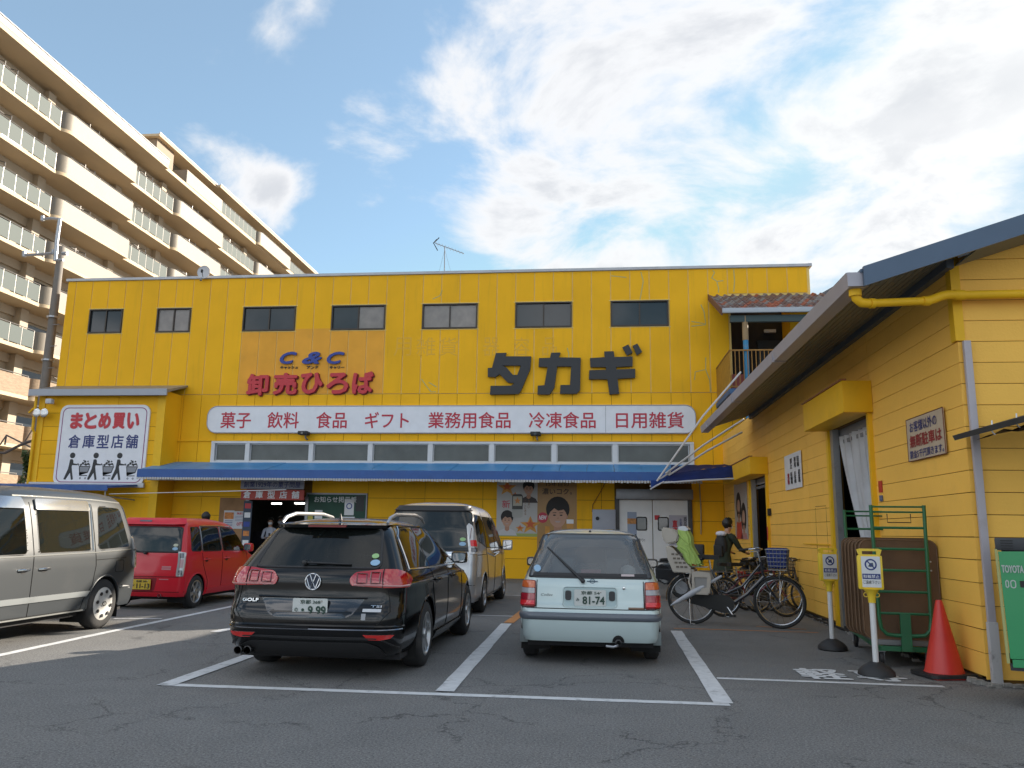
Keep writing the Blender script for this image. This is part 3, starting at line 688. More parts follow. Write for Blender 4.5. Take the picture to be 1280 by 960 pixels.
for i in range(3):
    cx = sa+w_*(.185+i*.262); base = st-.935*h_; s = h_*.34
    def T(pts): return [(cx+x*s, base+y*s) for x, y in pts]
    hd = [(.02+.105*cos(t*pi/7), .885+.105*sin(t*pi/7)) for t in range(14)]
    body = [(-.06,.74),(.03,.75),(.07,.70),(.08,.60),(.24,.57),(.25,.53),(.04,.53),(.03,.46),(.13,.02),(.06,-.01),(-.01,.26),(-.16,.0),(-.24,.02),(-.10,.40),(-.08,.55)]
    plate('pictogram_head', [T(hd)], PS, .004, PIC, SS, .002); plate('pictogram_body', [T(body)], PS, .004, PIC, SS, .002)
    cart = [T([(.24,.57),(.30,.55),(.36,.14),(.66,.14),(.66,.17),(.385,.17),(.35,.2),(.34,.26),(.68,.26),(.76,.50),(.31,.50),(.29,.59),(.24,.60)]), T([(.345,.47),(.72,.47),(.66,.29),(.37,.29)])]
    plate('pictogram_cart', cart, PS, .004, PIC, SS, .002)
    plate('pictogram_mesh', [T([(.345,.47),(.72,.47),(.66,.29),(.37,.29)])], PS, .003, mat('grey pictogram mesh', (.25,.26,.28), .5), SS, .002)
    for k, (ox, oy, r_) in enumerate(((.38,.54,.05),(.46,.60,.055),(.54,.66,.05),(.57,.56,.06),(.66,.58,.05),(.64,.67,.035),(.48,.70,.03),(.71,.54,.03))):
        a = k*.7; plate('pictogram_goods', [T([(ox+r_*1.2*cos(a+t), oy+r_*sin(a+t)) for t in (0, 1.3, 2.9, 4.4)])], PS, .004, PIC, SS, .002)
    for ox in (.40, .60): plate('pictogram_wheel', [T([(ox+.035*cos(t*pi/4), .06+.035*sin(t*pi/4)) for t in range(8)]), T([(ox+.018*cos(t*pi/4), .06+.018*sin(t*pi/4)) for t in range(8)])], PS, .004, PIC, SS, .002)
rebase(SS, ((sa+sb)/2, AY, sbm))
for x, y, lb, big in ((62, 502, 'small pale grey box lamp on the annex corner above the sign', 0), (50, 516, 'round twin spotlight with glass face on the annex corner', 1)):
    q = onY(x, y, AY-.3); t = thing('spotlight', lb, 'spotlight', tuple(q))
    if big:
        for dx in (-.11, .15):
            bm = nb(); lathe(bm, [(0,.16),(.06,.15),(.13,.02),(.15,-.02),(.13,-.03),(0,-.02)], 14, 'y', (dx,0,0)); obj('lamp_head', bm, mat('chrome reflector', (.5,.5,.5), .2, metal=.9), t, True)
    else:
        bm = nb(); abox(bm, -.1, .1, -.08, .1, -.07, .09, .015); obj('lamp_head', bm, mat('pale lamp housing', (.5,.52,.55), .4), t, True)
    bm = nb(); tube(bm, [(0,.1,0),(0,.28,-.05)], .02, 6); obj('bracket', bm, YELG, t)
# lower blue awning under the annex
LA = thing('annex_awning', 'low flat blue awning under the shopping sign reaching past the utility pole', 'awning')
bm = nb(); prism(bm, [[(AY-.03, 2.80), (23.3, 2.66), (23.3, 2.60), (AY-.03, 2.74)]], lambda p, q: V((-24, p, q)), lambda p, q: V((-14.9, p, q))); obj('awning_sheet', bm, ABD, LA)
box('awning_fascia', -24, -14.9, 23.27, 23.29, 2.52, 2.68, ABD, LA)
box('white_trim', AX0-.1, -14.7, AY-.12, AY-.035, 2.70, 2.85, WFRM, LA)
for x in (-22.5, -20, -17.5, -15.0):
    bm = nb(); tube(bm, [(x, 23.35, 2.6), (x, 23.35, 2.35), (x, AY-.05, 2.3)], .022, 6); obj('support_arm', bm, GREYM, LA)
bm = nb(); tube(bm, [(-14.9, 23.4, 2.42), (-9.5, 23.9, 2.62)], .012, 6); obj('stay_bar', bm, WFRM, LA)
for x in (-18.5, -21.5):
    bm = nb(); tube(bm, [(x, 23.4, 0), (x, 23.4, 2.6)], .03, 8); obj('post', bm, GREYM, LA)
rebase(LA, (-19, AY, 2.7))

# ------------------------------------------------------------------ things on the lower wall
def wallsign(name, label, cat, x0, y0, x1, y1, m, Y=FY-TH, th=.03, r=.01, part='board'):
    p0 = onY(x0, y0, Y); p1 = onY(x1, y1, Y)
    t = thing(name, label, cat); plate(part, [rrect(p0.x, p1.x, p1.z, p0.z, r)], pY(Y), th, m, t)
    return t, Y, p0.x, p1.x, p1.z, p0.z
def sub(a0, a1, b0, b1, u0, u1, v0, v1): return a0+u0*(a1-a0), a0+u1*(a1-a0), b1-v1*(b1-b0), b1-v0*(b1-b0)
t, Y, a0, a1, b0, b1 = wallsign('entrance_sign', 'grey sign with dark writing about 1929 over the shop entrance', 'sign', 303, 598, 380.5, 611.6, mat('lilac grey sign', (.30,.31,.37), .5), Y=FY-.5, th=.08)
lettering('創業1929年の菓子問屋', *sub(a0,a1,b0,b1,.05,.95,.3,.88), pY(Y-.08), NAVY, t, bold=.012); rebase(t, ((a0+a1)/2, Y, b0))
t, Y, a0, a1, b0, b1 = wallsign('entrance_sign', 'red sign with five white characters right over the doorway', 'sign', 303, 612, 380.5, 625.4, mat('brick red sign', (.42,.05,.035), .5, var=.1), Y=FY-.5, th=.08)
for i, ch in enumerate('倉庫型店舗'): lettering(ch, *sub(a0,a1,b0,b1,.04+i*.192,.16+i*.192,.12,.86), pY(Y-.08), WHITE, t, bold=.03)
rebase(t, ((a0+a1)/2, Y, b0))
t, Y, a0, a1, b0, b1 = wallsign('notice_board', 'green chalkboard with white chalk writing beside the entrance', 'notice board', 385, 618, 456, 668, mat('green chalkboard', (.012,.065,.04), .6, var=.2, vscale=2))
lettering('お知らせ掲示板', *sub(a0,a1,b0,b1,.12,.84,.05,.20), pY(Y-.03), WHITE, t, bold=.0, th=.002)
bm = nb(); 
for q in ((a0-.04,a1+.04,b1,b1+.05),(a0-.04,a1+.04,b0-.05,b0),(a0-.04,a0,b0,b1),(a1,a1+.04,b0,b1)): abox(bm, q[0], q[1], Y-.05, Y, q[2], q[3])
obj('frame', bm, GREYM, t)
for (u0,u1,v0,v1,m_) in ((.64,.80,.12,.52,WHITE),(.83,.97,.02,.42,LBLK),(.14,.27,.40,.62,WHITE),(.0,.11,.46,.7,mat('yellow paper', (.6,.5,.1), .6)),(.6,.82,.56,.9,WHITE)):
    q = sub(a0,a1,b0,b1,u0,u1,v0,v1); plate('notice', [rrect(*q, .01)], pY(Y-.03), .004, m_, t)
q = sub(a0,a1,b0,b1,.66,.78,.18,.40); cx, cz2 = (q[0]+q[1])/2, (q[2]+q[3])/2
plate('notice_ring', [[(cx+.1*cos(i*pi/8), cz2+.1*sin(i*pi/8)) for i in range(16)], [(cx+.07*cos(i*pi/8), cz2+.07*sin(i*pi/8)) for i in range(16)]], pY(Y-.034), .003, BLUE, t)
rebase(t, ((a0+a1)/2, Y, b0))
for (x0,y0,x1,y1,lb,kind) in ((280.5,638,291.5,662,'orange headed paper notice on plywood left of the entrance',0),(293,639,305,661,'white notice with crimson writing beside the entrance frame',1)):
    t, Y, a0, a1, b0, b1 = wallsign('paper_notice', lb, 'notice', x0,y0,x1,y1, mat('paper white', (.55,.56,.6), .6), Y=FY-.036, th=.004)
    if kind:
        lettering('無料', *sub(a0,a1,b0,b1,.25,.8,.06,.2), pY(Y-.004), REDS, t, th=.002); lettering('0円', *sub(a0,a1,b0,b1,.3,.85,.62,.85), pY(Y-.004), REDS, t, th=.002, bold=.02)
    else: plate('notice_header', [rrect(*sub(a0,a1,b0,b1,.05,.95,.1,.45), .01)], pY(Y-.004), .002, mat('orange header', (.55,.2,.05), .6, var=.4, vscale=15), t)
    for k in range(4): plate('notice_line', [rrect(*sub(a0,a1,b0,b1,.12,.88,.28+k*.085+(0 if kind else .25),.30+k*.085+(0 if kind else .26)), .001)], pY(Y-.004), .001, NAVY, t)
    rebase(t, ((a0+a1)/2, Y, b0))
t, Y, a0, a1, b0, b1 = wallsign('vertical_banner', 'narrow column of dark stickers and notices on the entrance frame', 'notice', 305.5, 626, 311.5, 690, mat('navy sticker', (.03,.05,.09), .5), Y=FY-.1, th=.02)
for k, m_ in enumerate((RED, WHITE, BLUE, mat('orange header', (.5,.2,.05), .6), WHITE)): plate('sticker', [rrect(*sub(a0,a1,b0,b1,.15,.85,.05+k*.18,.15+k*.18), .005)], pY(Y-.02), .003, m_, t)
rebase(t, ((a0+a1)/2, Y, b0))

# posters (flat print)
SKIN = mat('poster skin', (.42,.22,.14), .6); SKH = mat('poster skin light', (.50,.29,.20), .6); HAIR = mat('poster hair', (.012,.01,.01), .6)
def P2(t, name, a0, a1, b0, b1, loops, m, Y, d): 
    return plate(name, [[(a0+u*(a1-a0), b1-v*(b1-b0)) for u, v in l] for l in loops], pY(Y), .0012, m, t, d)
def ell(cx, cy, rx, ry, n=20, a0=0, a1=360): return [(cx+rx*cos(radians(a0+(a1-a0)*i/n)), cy+ry*sin(radians(a0+(a1-a0)*i/n))) for i in range(n if a1-a0 == 360 else n+1)]
def star(cx, cy, r, q=.42, rot=-90, sx=1.): return [(cx+sx*(r if i % 2 == 0 else r*q)*cos(radians(rot+36*i)), cy+(r if i % 2 == 0 else r*q)*sin(radians(rot+36*i))*.75) for i in range(10)]
t, Y, a0, a1, b0, b1 = wallsign('beer_poster', 'pale poster with gold stars, a beer can and two smiling people', 'poster', 621.5, 600, 671.5, 671, mat('pale poster print', (.42,.41,.40), .35, var=.06, vscale=2), th=.006, part='sheet')
q = (a0, a1, b0, b1); Yp = Y-.006
GOLD = mat('gold star print', (.55,.25,.03), .5, var=.3, vscale=6); ORA = mat('orange star print', (.5,.09,.02), .5)
for (cx, cy, r) in ((.25,.14,.2),(.83,.80,.22),(.45,.28,.1),(.58,.86,.1)): P2(t, 'star', *q, [star(cx, cy, r, sx=1.2)], GOLD, Yp, .001); P2(t, 'star', *q, [star(cx, cy-.02, r*.55, sx=1.2)], ORA, Yp, .0025)
P2(t, 'footer_band', *q, [[(0,.945),(1,.945),(1,1),(0,1)]], mat('green band', (.30,.36,.10), .5), Yp, .001)
P2(t, 'beer_can', *q, [[(.38,.28),(.42,.25),(.60,.25),(.64,.28),(.64,.64),(.60,.67),(.42,.67),(.38,.64)]], mat('can silver', (.36,.36,.34), .4), Yp, .004)
P2(t, 'beer_can_top', *q, [[(.38,.28),(.42,.25),(.60,.25),(.64,.28),(.64,.52),(.38,.52)]], mat('can dark', (.03,.03,.025), .4), Yp, .0055)
P2(t, 'beer_can_face', *q, [[(.40,.29),(.62,.29),(.62,.46),(.40,.46)]], mat('can cream', (.42,.40,.33), .4), Yp, .007); P2(t, 'star', *q, [star(.51,.37,.09)], mat('can star', (.6,.22,.04), .4), Yp, .0085)
lettering('新', *sub(*q,.13,.33,.36,.50), pY(Yp), REDS, t, bold=.01, th=.001)
lettering('うまい', *sub(*q,.76,.82,.35,.50), pY(Yp), mat('brown print', (.2,.1,.05), .5), t, vert=True, th=.001); lettering('ここにある', *sub(*q,.68,.73,.36,.62), pY(Yp), mat('brown print', (.2,.1,.05), .5), t, vert=True, th=.001)
def face(t, q, cx, cy, s, Y, body, smile=True, hairm=HAIR, front=True):
    k = 1.42*(q[1]-q[0])/(q[3]-q[2])*.72
    E_ = lambda x, y, rx, ry, **a: [(cx+(x+p)*s, cy+(y+r)*s*k) for p, r in ell(0, 0, rx, ry, **a)]
    pts = lambda l: [(cx+x*s, cy+y*s*k) for x, y in l]
    P2(t, 'person_hair', *q, [E_(0, -.32, .60, .62)], hairm, Y, .001)
    P2(t, 'person_shoulders', *q, [pts([(-.95,1.35),(-.75,.95),(-.25,.72),(.25,.72),(.75,.95),(.95,1.35)])], body, Y, .0018)
    P2(t, 'person_neck', *q, [pts([(-.18,.4),(.2,.4),(.22,.85),(0,.98),(-.2,.85)])], SKIN, Y, .0026)
    P2(t, 'person_face', *q, [E_(0, .02, .44, .56)], SKH, Y, .0034)
    for sx in (-.45, .45): P2(t, 'person_ear', *q, [E_(sx, .03, .07, .12, n=8)], SKIN, Y, .003)
    P2(t, 'person_fringe', *q, [pts([(-.50,.05),(-.52,-.4),(-.3,-.72),(.15,-.78),(.48,-.55),(.52,.05),(.42,-.15),(.30,-.30),(.02,-.24),(-.18,-.36),(-.38,-.18)])], hairm, Y, .005)
    for sx in (-.17, .17):
        P2(t, 'person_eye', *q, [E_(sx, -.02, .075, .035, n=8)], HAIR, Y, .005); P2(t, 'person_brow', *q, [pts([(sx-.11,-.12),(sx+.11,-.13),(sx+.09,-.16),(sx-.08,-.15)])], hairm, Y, .005)
    P2(t, 'person_nose', *q, [pts([(-.04,.16),(.05,.16),(.02,.05)])], SKIN, Y, .005)
    P2(t, 'person_mouth', *q, [pts([(-.15,.26),(.15,.26),(.08,.34),(-.08,.34)])], mat('mouth print', (.45,.35,.33), .5), Y, .005)
face(t, q, .26, .72, .26, Yp-.001, mat('white shirt print', (.5,.5,.52), .6)); face(t, q, .78, .16, .24, Yp-.001, mat('dark shirt print', (.05,.04,.04), .6))
rebase(t, ((a0+a1)/2, Y, b0))
t, Y, a0, a1, b0, b1 = wallsign('beer_poster', 'amber poster with a smiling dark haired man and a round NEW mark', 'poster', 672, 600, 721, 690, mat('amber poster print', (.36,.19,.045), .35, var=.12, vscale=1.2), th=.006, part='sheet')
q = (a0, a1, b0, b1); Yp = Y-.006
lettering('15年目の', *sub(*q,.22,.80,.015,.09), pY(Yp), HAIR, t, th=.001, bold=.0); lettering('濃いコク。', *sub(*q,.12,.88,.115,.205), pY(Yp), HAIR, t, th=.001, bold=.01)
P2(t, 'round_mark', *q, [ell(.14,.53,.13,.075)], REDS, Yp, .003); lettering('NEW', *sub(*q,.04,.24,.50,.56), pY(Yp-.004), WHITE, t, th=.001, bold=.02, shear=.2)
face(t, q, .52, .50, .50, Yp-.001, mat('dark jacket print', (.05,.04,.03), .6))
P2(t, 'beer_glass', *q, [[(.74,.60),(.92,.60),(.90,.78),(.76,.78)]], mat('beer print', (.55,.25,.03), .4), Yp, .002); P2(t, 'beer_foam', *q, [[(.74,.55),(.92,.55),(.92,.61),(.74,.61)]], WHITE, Yp, .003)
P2(t, 'can_print', *q, [[(.2,.65),(.32,.65),(.32,.9),(.2,.9)]], GOLD, Yp, .003)
rebase(t, ((a0+a1)/2, Y, b0))

# ------------------------------------------------------------------ terrace with tiled lean-to roof
TR = thing('tiled_terrace', 'small upper terrace with old brown tiled lean-to roof, blue post and rusty railing', 'terrace')
TX0, TX1, TY = 3.62, 7.4, 23.3
tz0, tz1 = onY(950, 369, FY).z, onY(950, 386.5, TY).z
RT = [mat('brown roof tile', (.15,.085,.07), .6, var=.25, vscale=8), mat('grey roof tile', (.20,.18,.17), .6, var=.2, vscale=8), mat('rust roof tile', (.30,.085,.04), .7, var=.2, vscale=8)]
box('roof_deck', TX0, TX1, TY+.02, FY-.02, 0, .05, mat('dark roof boards', (.06,.045,.035), .8), TR)
dk = TR.children[0]
me = dk.data
for v in me.vertices:
    f_ = (v.co.y-TY)/(FY-TY); v.co.z += tz1+(tz0-tz1)*f_-.10
# roof tiles
ncx, nr = 15, 9
tile = {}
for j in range(nr):
    for i in range(ncx):
        w = (TX1-TX0)/ncx; m_ = RT[random.choices((0,1,2), (5,3,2.4 if j < 6 and i > 4 else .6))[0]]
        if m_.name not in tile:
            bm = nb(); L_ = (FY-TY)/nr*1.25
            secs = [(-w/2, 0), (-w/2+.03, .03), (-.01, -.012), (w*.22, .0), (w*.36, .05), (w/2, .055), (w/2+.02, .02)]
            A = [bm.verts.new((x, -L_/2, z)) for x, z in secs]; B = [bm.verts.new((x, L_/2, z)) for x, z in secs]; C = [bm.verts.new((x, -L_/2, z-.03)) for x, z in secs]
            for k in range(len(secs)-1):
                bm.faces.new((A[k], A[k+1], B[k+1], B[k])); bm.faces.new((C[k], C[k+1], A[k+1], A[k]))
            me_ = bpy.data.meshes.new('roof_tile'); bm.to_mesh(me_); bm.free(); me_.materials.append(m_); tile[m_.name] = me_
        yy = TY+(FY-TY)*(j+.5)/nr; zz = tz1+(tz0-tz1)*(j+.5)/nr
        shared('roof_tile', tile[m_.name], TR, (TX0+w*(i+.5), yy-.03, zz+random.uniform(-.006,.006)), (atan2(tz0-tz1, FY-TY)-.05, random.uniform(-.02,.02), random.uniform(-.012,.012)))
bm = nb(); prism(bm, [[(TY-.05, tz1-.18), (FY-.03, tz0-.15), (FY-.03, tz0+.05), (TY-.05, tz1+.04)]], lambda p, q: V((TX0-.06, p, q)), lambda p, q: V((TX0-.02, p, q))); obj('verge_board', bm, mat('brown verge board', (.14,.06,.045), .6, var=.2), TR)
bm = nb(); abox(bm, TX0-.04, TX1, TY-.14, TY-.06, tz1-.13, tz1+.02, .02)
obj('gutter', bm, mat('pale gutter', (.38,.41,.44), .4, metal=.2), TR, True)
box('beam', TX0+.2, TX1, TY+.02, TY+.14, tz1-.36, tz1-.17, mat('old teal beam', (.05,.08,.08), .7), TR)
BP = mat('flaking blue paint', (.03,.22,.42), .6, dirt=.9, dcol=(.35,.26,.16), dscale=5.)
q = onY(931, 400, TY+.1); bm = nb(); tube(bm, [(q.x, TY+.1, 4.7), (q.x, TY+.1, tz1-.9)], .075, 10); obj('post', bm, BP, TR, True)
bm = nb(); tube(bm, [(q.x, TY+.1, tz1-.9), (q.x, TY+.1, tz1-.18)], .085, 10); obj('post_head', bm, mat('bare post wood', (.30,.20,.10), .7, var=.2), TR, True)
ra = onY(912, 437, TY); rb = onY(967, 436, TY); RST = mat('rusty ochre railing', (.30,.15,.03), .7, var=.25, vscale=6, dirt=.5, dcol=(.10,.03,.02), dscale=6.)
zr = ra.z; zf = zr-1.15
bm = nb(); abox(bm, ra.x, rb.x, TY-.02, TY+.02, zr-.04, zr); abox(bm, ra.x, rb.x, TY-.02, TY+.02, zf+.05, zf+.08); obj('rail', bm, RST, TR)
for i in range(11): x = ra.x+.03+(rb.x-ra.x-.06)*i/10; cbox('baluster', .022, .022, 1.08, (x, TY, zr-.58), RST, TR)
bm = nb(); abox(bm, ra.x-.02, ra.x+.02, TY+.03, FY-.03, zr-.04, zr); obj('rail', bm, RST, TR)
box('side_panel', ra.x-.012, ra.x+.012, TY+.03, FY-.03, zf, zr-.06, mat('ochre side mesh', (.38,.2,.02), .7, var=.2, vscale=10), TR)
box('terrace_floor', ra.x-.05, TX1, TY-.05, FY-.02, zf-.15, zf, mat('terrace floor', (.05,.12,.25), .7), TR)
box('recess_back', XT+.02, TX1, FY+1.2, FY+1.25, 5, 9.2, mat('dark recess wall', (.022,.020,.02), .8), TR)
box('recess_side', XT-.02, XT+.02, FY+.16, FY+1.2, 5, 9.2, YEL, TR)
q0_ = onY(987, 398, FY); box('yellow_pier', q0_.x, TX1, FY-.05, FY+1.1, 5, tz0-.2, YEL, TR)
box('terrace_door', onY(955,412,FY).x, onY(985,412,FY).x, FY+1.12, FY+1.19, 5, 7.9, mat('blue grey door', (.03,.04,.05), .4), TR)
box('terrace_lamp', onY(963,398,FY).x, onY(978,398,FY).x, FY+1.0, FY+1.1, 8.15, 8.25, mat('unlit tube', (.6,.62,.62), .3), TR)
q = onY(922, 475, TY+.3); box('red_crate', q.x-.18, q.x+.22, TY+.2, TY+.6, zf, q.z+.15, mat('faded red crate', (.25,.05,.04), .6), TR)
rebase(TR, (5, TY, zf))

# ------------------------------------------------------------------ canvas canopy between the two buildings
CB = thing('canvas_canopy', 'dark blue canvas canopy with torn hanging corner and white frame bars', 'awning')
CY0, CY1 = 22.0, 24.6
def cp(x, y, Y): return onY(x, y, Y)
tl, tr = cp(838, 592, 22.3), cp(936, 579.5, 21.6); bl, br = cp(826, 603, 22.0), cp(936, 596.5, 21.5)
CANV = mat('dark blue canvas', (.008,.026,.16), .65, var=.3, vscale=3, bump=.5, bscale=12)
def sheet(name, rows, m, parent):
    bm = nb(); g = [[bm.verts.new(p) for p in r] for r in rows]
    for A, B in zip(g, g[1:]):
        for i in range(len(A)-1): bm.faces.new((A[i], A[i+1], B[i+1], B[i]))
    r = bmesh.ops.solidify(bm, geom=bm.faces[:], thickness=.008)
    return obj(name, bm, m, parent, True, ang=60)
n = 14; rows = []
rn = random.Random(2)
back0, back1 = V((tl.x+.3, 25.5, 3.55)), V((3.85, 25.5, 3.6))
for k in range(5):
    rows.append([(back0.lerp(back1, i/n)).lerp(tl.lerp(tr, i/n), k/4)+V((0, 0, rn.uniform(-.02,.02)-.04*sin(k/4*pi))) for i in range(n+1)])
sheet('canopy_top', rows, CANV, CB)
rows = [[tl.lerp(tr, i/n)+V((0,-.01,0)) for i in range(n+1)], [tl.lerp(tr, i/n).lerp(bl.lerp(br, i/n), .5)+V((0, rn.uniform(-.03,.0), 0)) for i in range(n+1)], [bl.lerp(br, i/n)+V((0,rn.uniform(-.02,.02), .03*sin(i*1.3))) for i in range(n+1)]]
sheet('canopy_valance', rows, CANV, CB)
fa = [cp(838,592,22.28), cp(822,601,21.9), cp(813,600,21.8)]; fb = [cp(830,602,22.0), cp(820,607,21.8), cp(814,611,21.7)]
sheet('torn_corner', [fa, fb], mat('bright blue canvas', (.015,.07,.34), .6, var=.3, vscale=4), CB)
bm = nb(); tube(bm, [bl-V((0,.03,.02)), (bl+br)/2-V((0,.05,.0)), br-V((0,.03,.02))], .022, 6); tube(bm, [fb[0], fb[1], fb[2]], .02, 6); tube(bm, [cp(830,602,21.95), cp(813,611.5,21.7)], .02, 6); obj('hem', bm, mat('white hem', (.5,.5,.52), .6), CB)
BAR = mat('white painted bar', (.5,.48,.47), .45, dirt=.4, dcol=(.2,.12,.08), dscale=6.)
for q in (((820,603,21.9),(878,521,22.6),(926,465,23.1)), ((832,592,22.2),(880,556,21.7),(930,524,21.3)), ((836,594,22.2),(885,563,21.7),(928,540,21.3)), ((813,608,21.8),(838,590,22.3))):
    bm = nb(); tube(bm, [cp(*c) for c in q], .028, 8); obj('frame_bar', bm, BAR, CB)
rebase(CB, (3, 22.3, 3))

# ------------------------------------------------------------------ roof fittings
q = onY(556, 338, 29); t = thing('tv_antenna', 'thin television antenna on a mast above the warehouse roof', 'antenna', (q.x, 29, TOP))
AG = mat('thin aluminium rod', (.25,.25,.26), .4, metal=.6)
def lp(x, y): p = onY(x, y, 29); return p-V((q.x, 29, TOP))
bm = nb(); tube(bm, [(0,0,-.05), lp(556, 308)], .018, 6); obj('mast', bm, AG, t)
bm = nb(); tube(bm, [lp(544, 304), lp(580, 317)], .014, 6)
for k in range(9):
    p_ = lp(546+k*4, 304.8+k*1.45); h_ = .28-.012*k; tube(bm, [p_+V((0,-h_,0)), p_+V((0,h_,0))], .006, 5)
obj('boom', bm, AG, t)
bm = nb(); tube(bm, [lp(549, 297), lp(542, 304), lp(547, 313)], .02, 6); tube(bm, [lp(546,299), lp(541.5,304)], .016, 5); obj('reflector', bm, LBLK, t)
bm = nb(); tube(bm, [lp(556, 312), (-.55, .3, 0)], .004, 4); tube(bm, [lp(556, 312), (.5, .4, 0)], .004, 4); obj('guy_wire', bm, AG, t)
q = onY(256, 341, 25.9); t = thing('satellite_dish', 'white satellite dish clamped to the warehouse roof edge', 'satellite dish', (q.x, 25.82, q.z))
bm = nb(); lathe(bm, [(.0,.05),(.12,.035),(.22,.0),(.235,-.01),(.22,.02),(.12,.055),(0,.07)], 20, 'y', (0,0,0)); obj('dish', bm, mat('white dish paint', (.6,.6,.62), .4), t, True)
bm = nb(); tube(bm, [(-.08,0,-.22),(-.05,-.05,-.32)], .04, 8); obj('clamp', bm, GREYM, t); bm = nb(); abox(bm, -.03, .03, -.16, -.1, -.06, .05, .01); tube(bm, [(0,-.12,-.02),(0,-.02,-.2)], .01, 5); obj('feed_horn', bm, BLACK, t)
# roofs of houses far behind on the right
HB = thing('distant_house', 'grey tiled house roof and white wall showing between the two yellow buildings', 'house')
GR = mat('grey distant roof', (.11,.115,.125), .6, var=.15)
for k, (x0, y0, x1, y1, x2, y2, D_) in enumerate(((1022, 370, 1078, 340, 1085, 372, 44),)):
    pa, pb = onY(x0, 372, D_), onY(1100, 372, D_)
    box('wall', pa.x+.5, pb.x+6, D_, D_+8, 0, pa.z-.1, mat('pale house wall', (.4,.4,.38), .6, var=.1), HB)
    rt = onY(1075, 336, D_+3); bm = nb(); prism(bm, [[(pa.x-.3, pa.z-.1), (rt.x-.6, rt.z-.95), (rt.x+2.2, rt.z-1.1), (rt.x+6, pa.z-1.)]], lambda a, b: V((a, D_-.4, b)), lambda a, b: V((a, D_+9, b))); obj('roof', bm, GR, HB)
    box('window', onY(1040,0,D_).x, onY(1052,0,D_).x, D_-.05, D_-.01, pa.z-1.3, pa.z-.3, GLD, HB)
rebase(HB, (9, 44, 0))
# ------------------------------------------------------------------ yellow siding building on the right
RB = thing('siding_building', 'near yellow building with horizontal siding, blue roof verge and a curtained doorway', 'building')
WX, GY = 3.88, 9.0
ZR = [4.25-.232*k for k in range(19)]       # board joints
ZR = [4.482]+ZR
D1 = (11.95, 14.0, 3.2); D2 = (19.3, 21.35, 2.85)
def roofz(x): return 4.2+.325*(x-2.72) if x < 11 else 4.2+.325*(11-2.72)-.325*(x-11)
# cores with openings
bm = nb(); prism(bm, [[(GY+.02,0),(D1[0],0),(D1[0],D1[2]),(D1[1],D1[2]),(D1[1],0),(D2[0],0),(D2[0],D2[2]),(D2[1],D2[2]),(D2[1],0),(FY-.02,0),(FY-.02,4.44),(GY+.02,4.44)]], lambda a,b: V((WX+.02,a,b)), lambda a,b: V((WX+.16,a,b)))
obj('side_wall_frame', bm, DARKY, RB)
bm = nb(); prism(bm, [[(WX+.02,0),(18,0),(18,roofz(18)-.24),(11,roofz(11)-.24),(WX+.02,4.44)]], lambda a,b: V((a,GY+.02,b)), lambda a,b: V((a,GY+.16,b)))
obj('gable_wall_frame', bm, DARKY, RB)
box('far_side_wall', 17.9, 18, GY+.2, 22, 0, roofz(18)-.26, YELS, RB)
bm = nb(); abox(bm, WX+.6, 17.8, GY+1, 21.8, 4.3, 4.4); obj('ceiling', bm, DARK, RB)
# boards
cutsY = [GY, D1[0], D1[1], 15.65, D2[0], D2[1], 23.6, FY-.02]
for k in range(len(ZR)-1):
    z1, z0 = ZR[k], max(ZR[k+1], .05)
    for a, b in zip(cutsY, cutsY[1:]):
        for d in (D1, D2):
            if a == d[0] and z0 < d[2]-.03: break
        else:
            cbox('siding_board', .017, b-a-.008, z1-z0-.008, (WX+.010, (a+b)/2+random.uniform(-.001,.001), (z0+z1)/2), YELS, RB, rot=(random.uniform(-.0012,.0012), -.022+random.uniform(-.006,.006), 0))
for k in range(-14, len(ZR)-1):
    z1 = ZR[k] if k > 0 else 4.482+.232*(-k); z0 = z1-.232 if k < len(ZR)-2 else .05
    if k <= 0: x0 = max(WX, 2.72+(z1+.24-4.2)/.325)+.02
    else: x0 = WX-.004
    if z1 > roofz(11)-.2: continue
    xs = [x0, 7.4, 11., 14.6 if k > 0 else min(14.6, 22-x0)]
    xs = [x for x in xs if x >= x0]
    for q, (a, b) in enumerate(zip(xs, xs[1:])):
        if q == 0 and k <= 0:
            xl = lambda z: max(WX-.004, 2.72+(z+.10-4.2)/.325)
            bm = nb(); prism(bm, [[(xl(z0)+.004, z0+.004), (b-.004, z0+.004), (b-.004, z1-.004), (xl(z1)+.004, z1-.004)]], lambda u,v: V((u,GY+.002,v)), lambda u,v: V((u,GY+.018,v))); obj('siding_board', bm, YELS, RB); continue
        if b-a > .1: cbox('siding_board', b-a-.008, .017, z1-z0-.008, ((a+b)/2, GY+.010, (z0+z1)/2), YELS, RB, rot=(.022, 0, 0))
# sloping infill of the gable, behind the boards
bm = nb(); prism(bm, [[(WX+.03,4.3),(17.9,4.3),(11,roofz(11)-.22)]], lambda a,b: V((a,GY+.0195,b)), lambda a,b: V((a,GY+.03,b))); obj('gable_infill', bm, YELS, RB)
bm = nb(); abox(bm, WX-.028, WX+.07, GY-.022, GY+.10, 3.56, 4.52); obj('corner_strip', bm, YELG, RB)
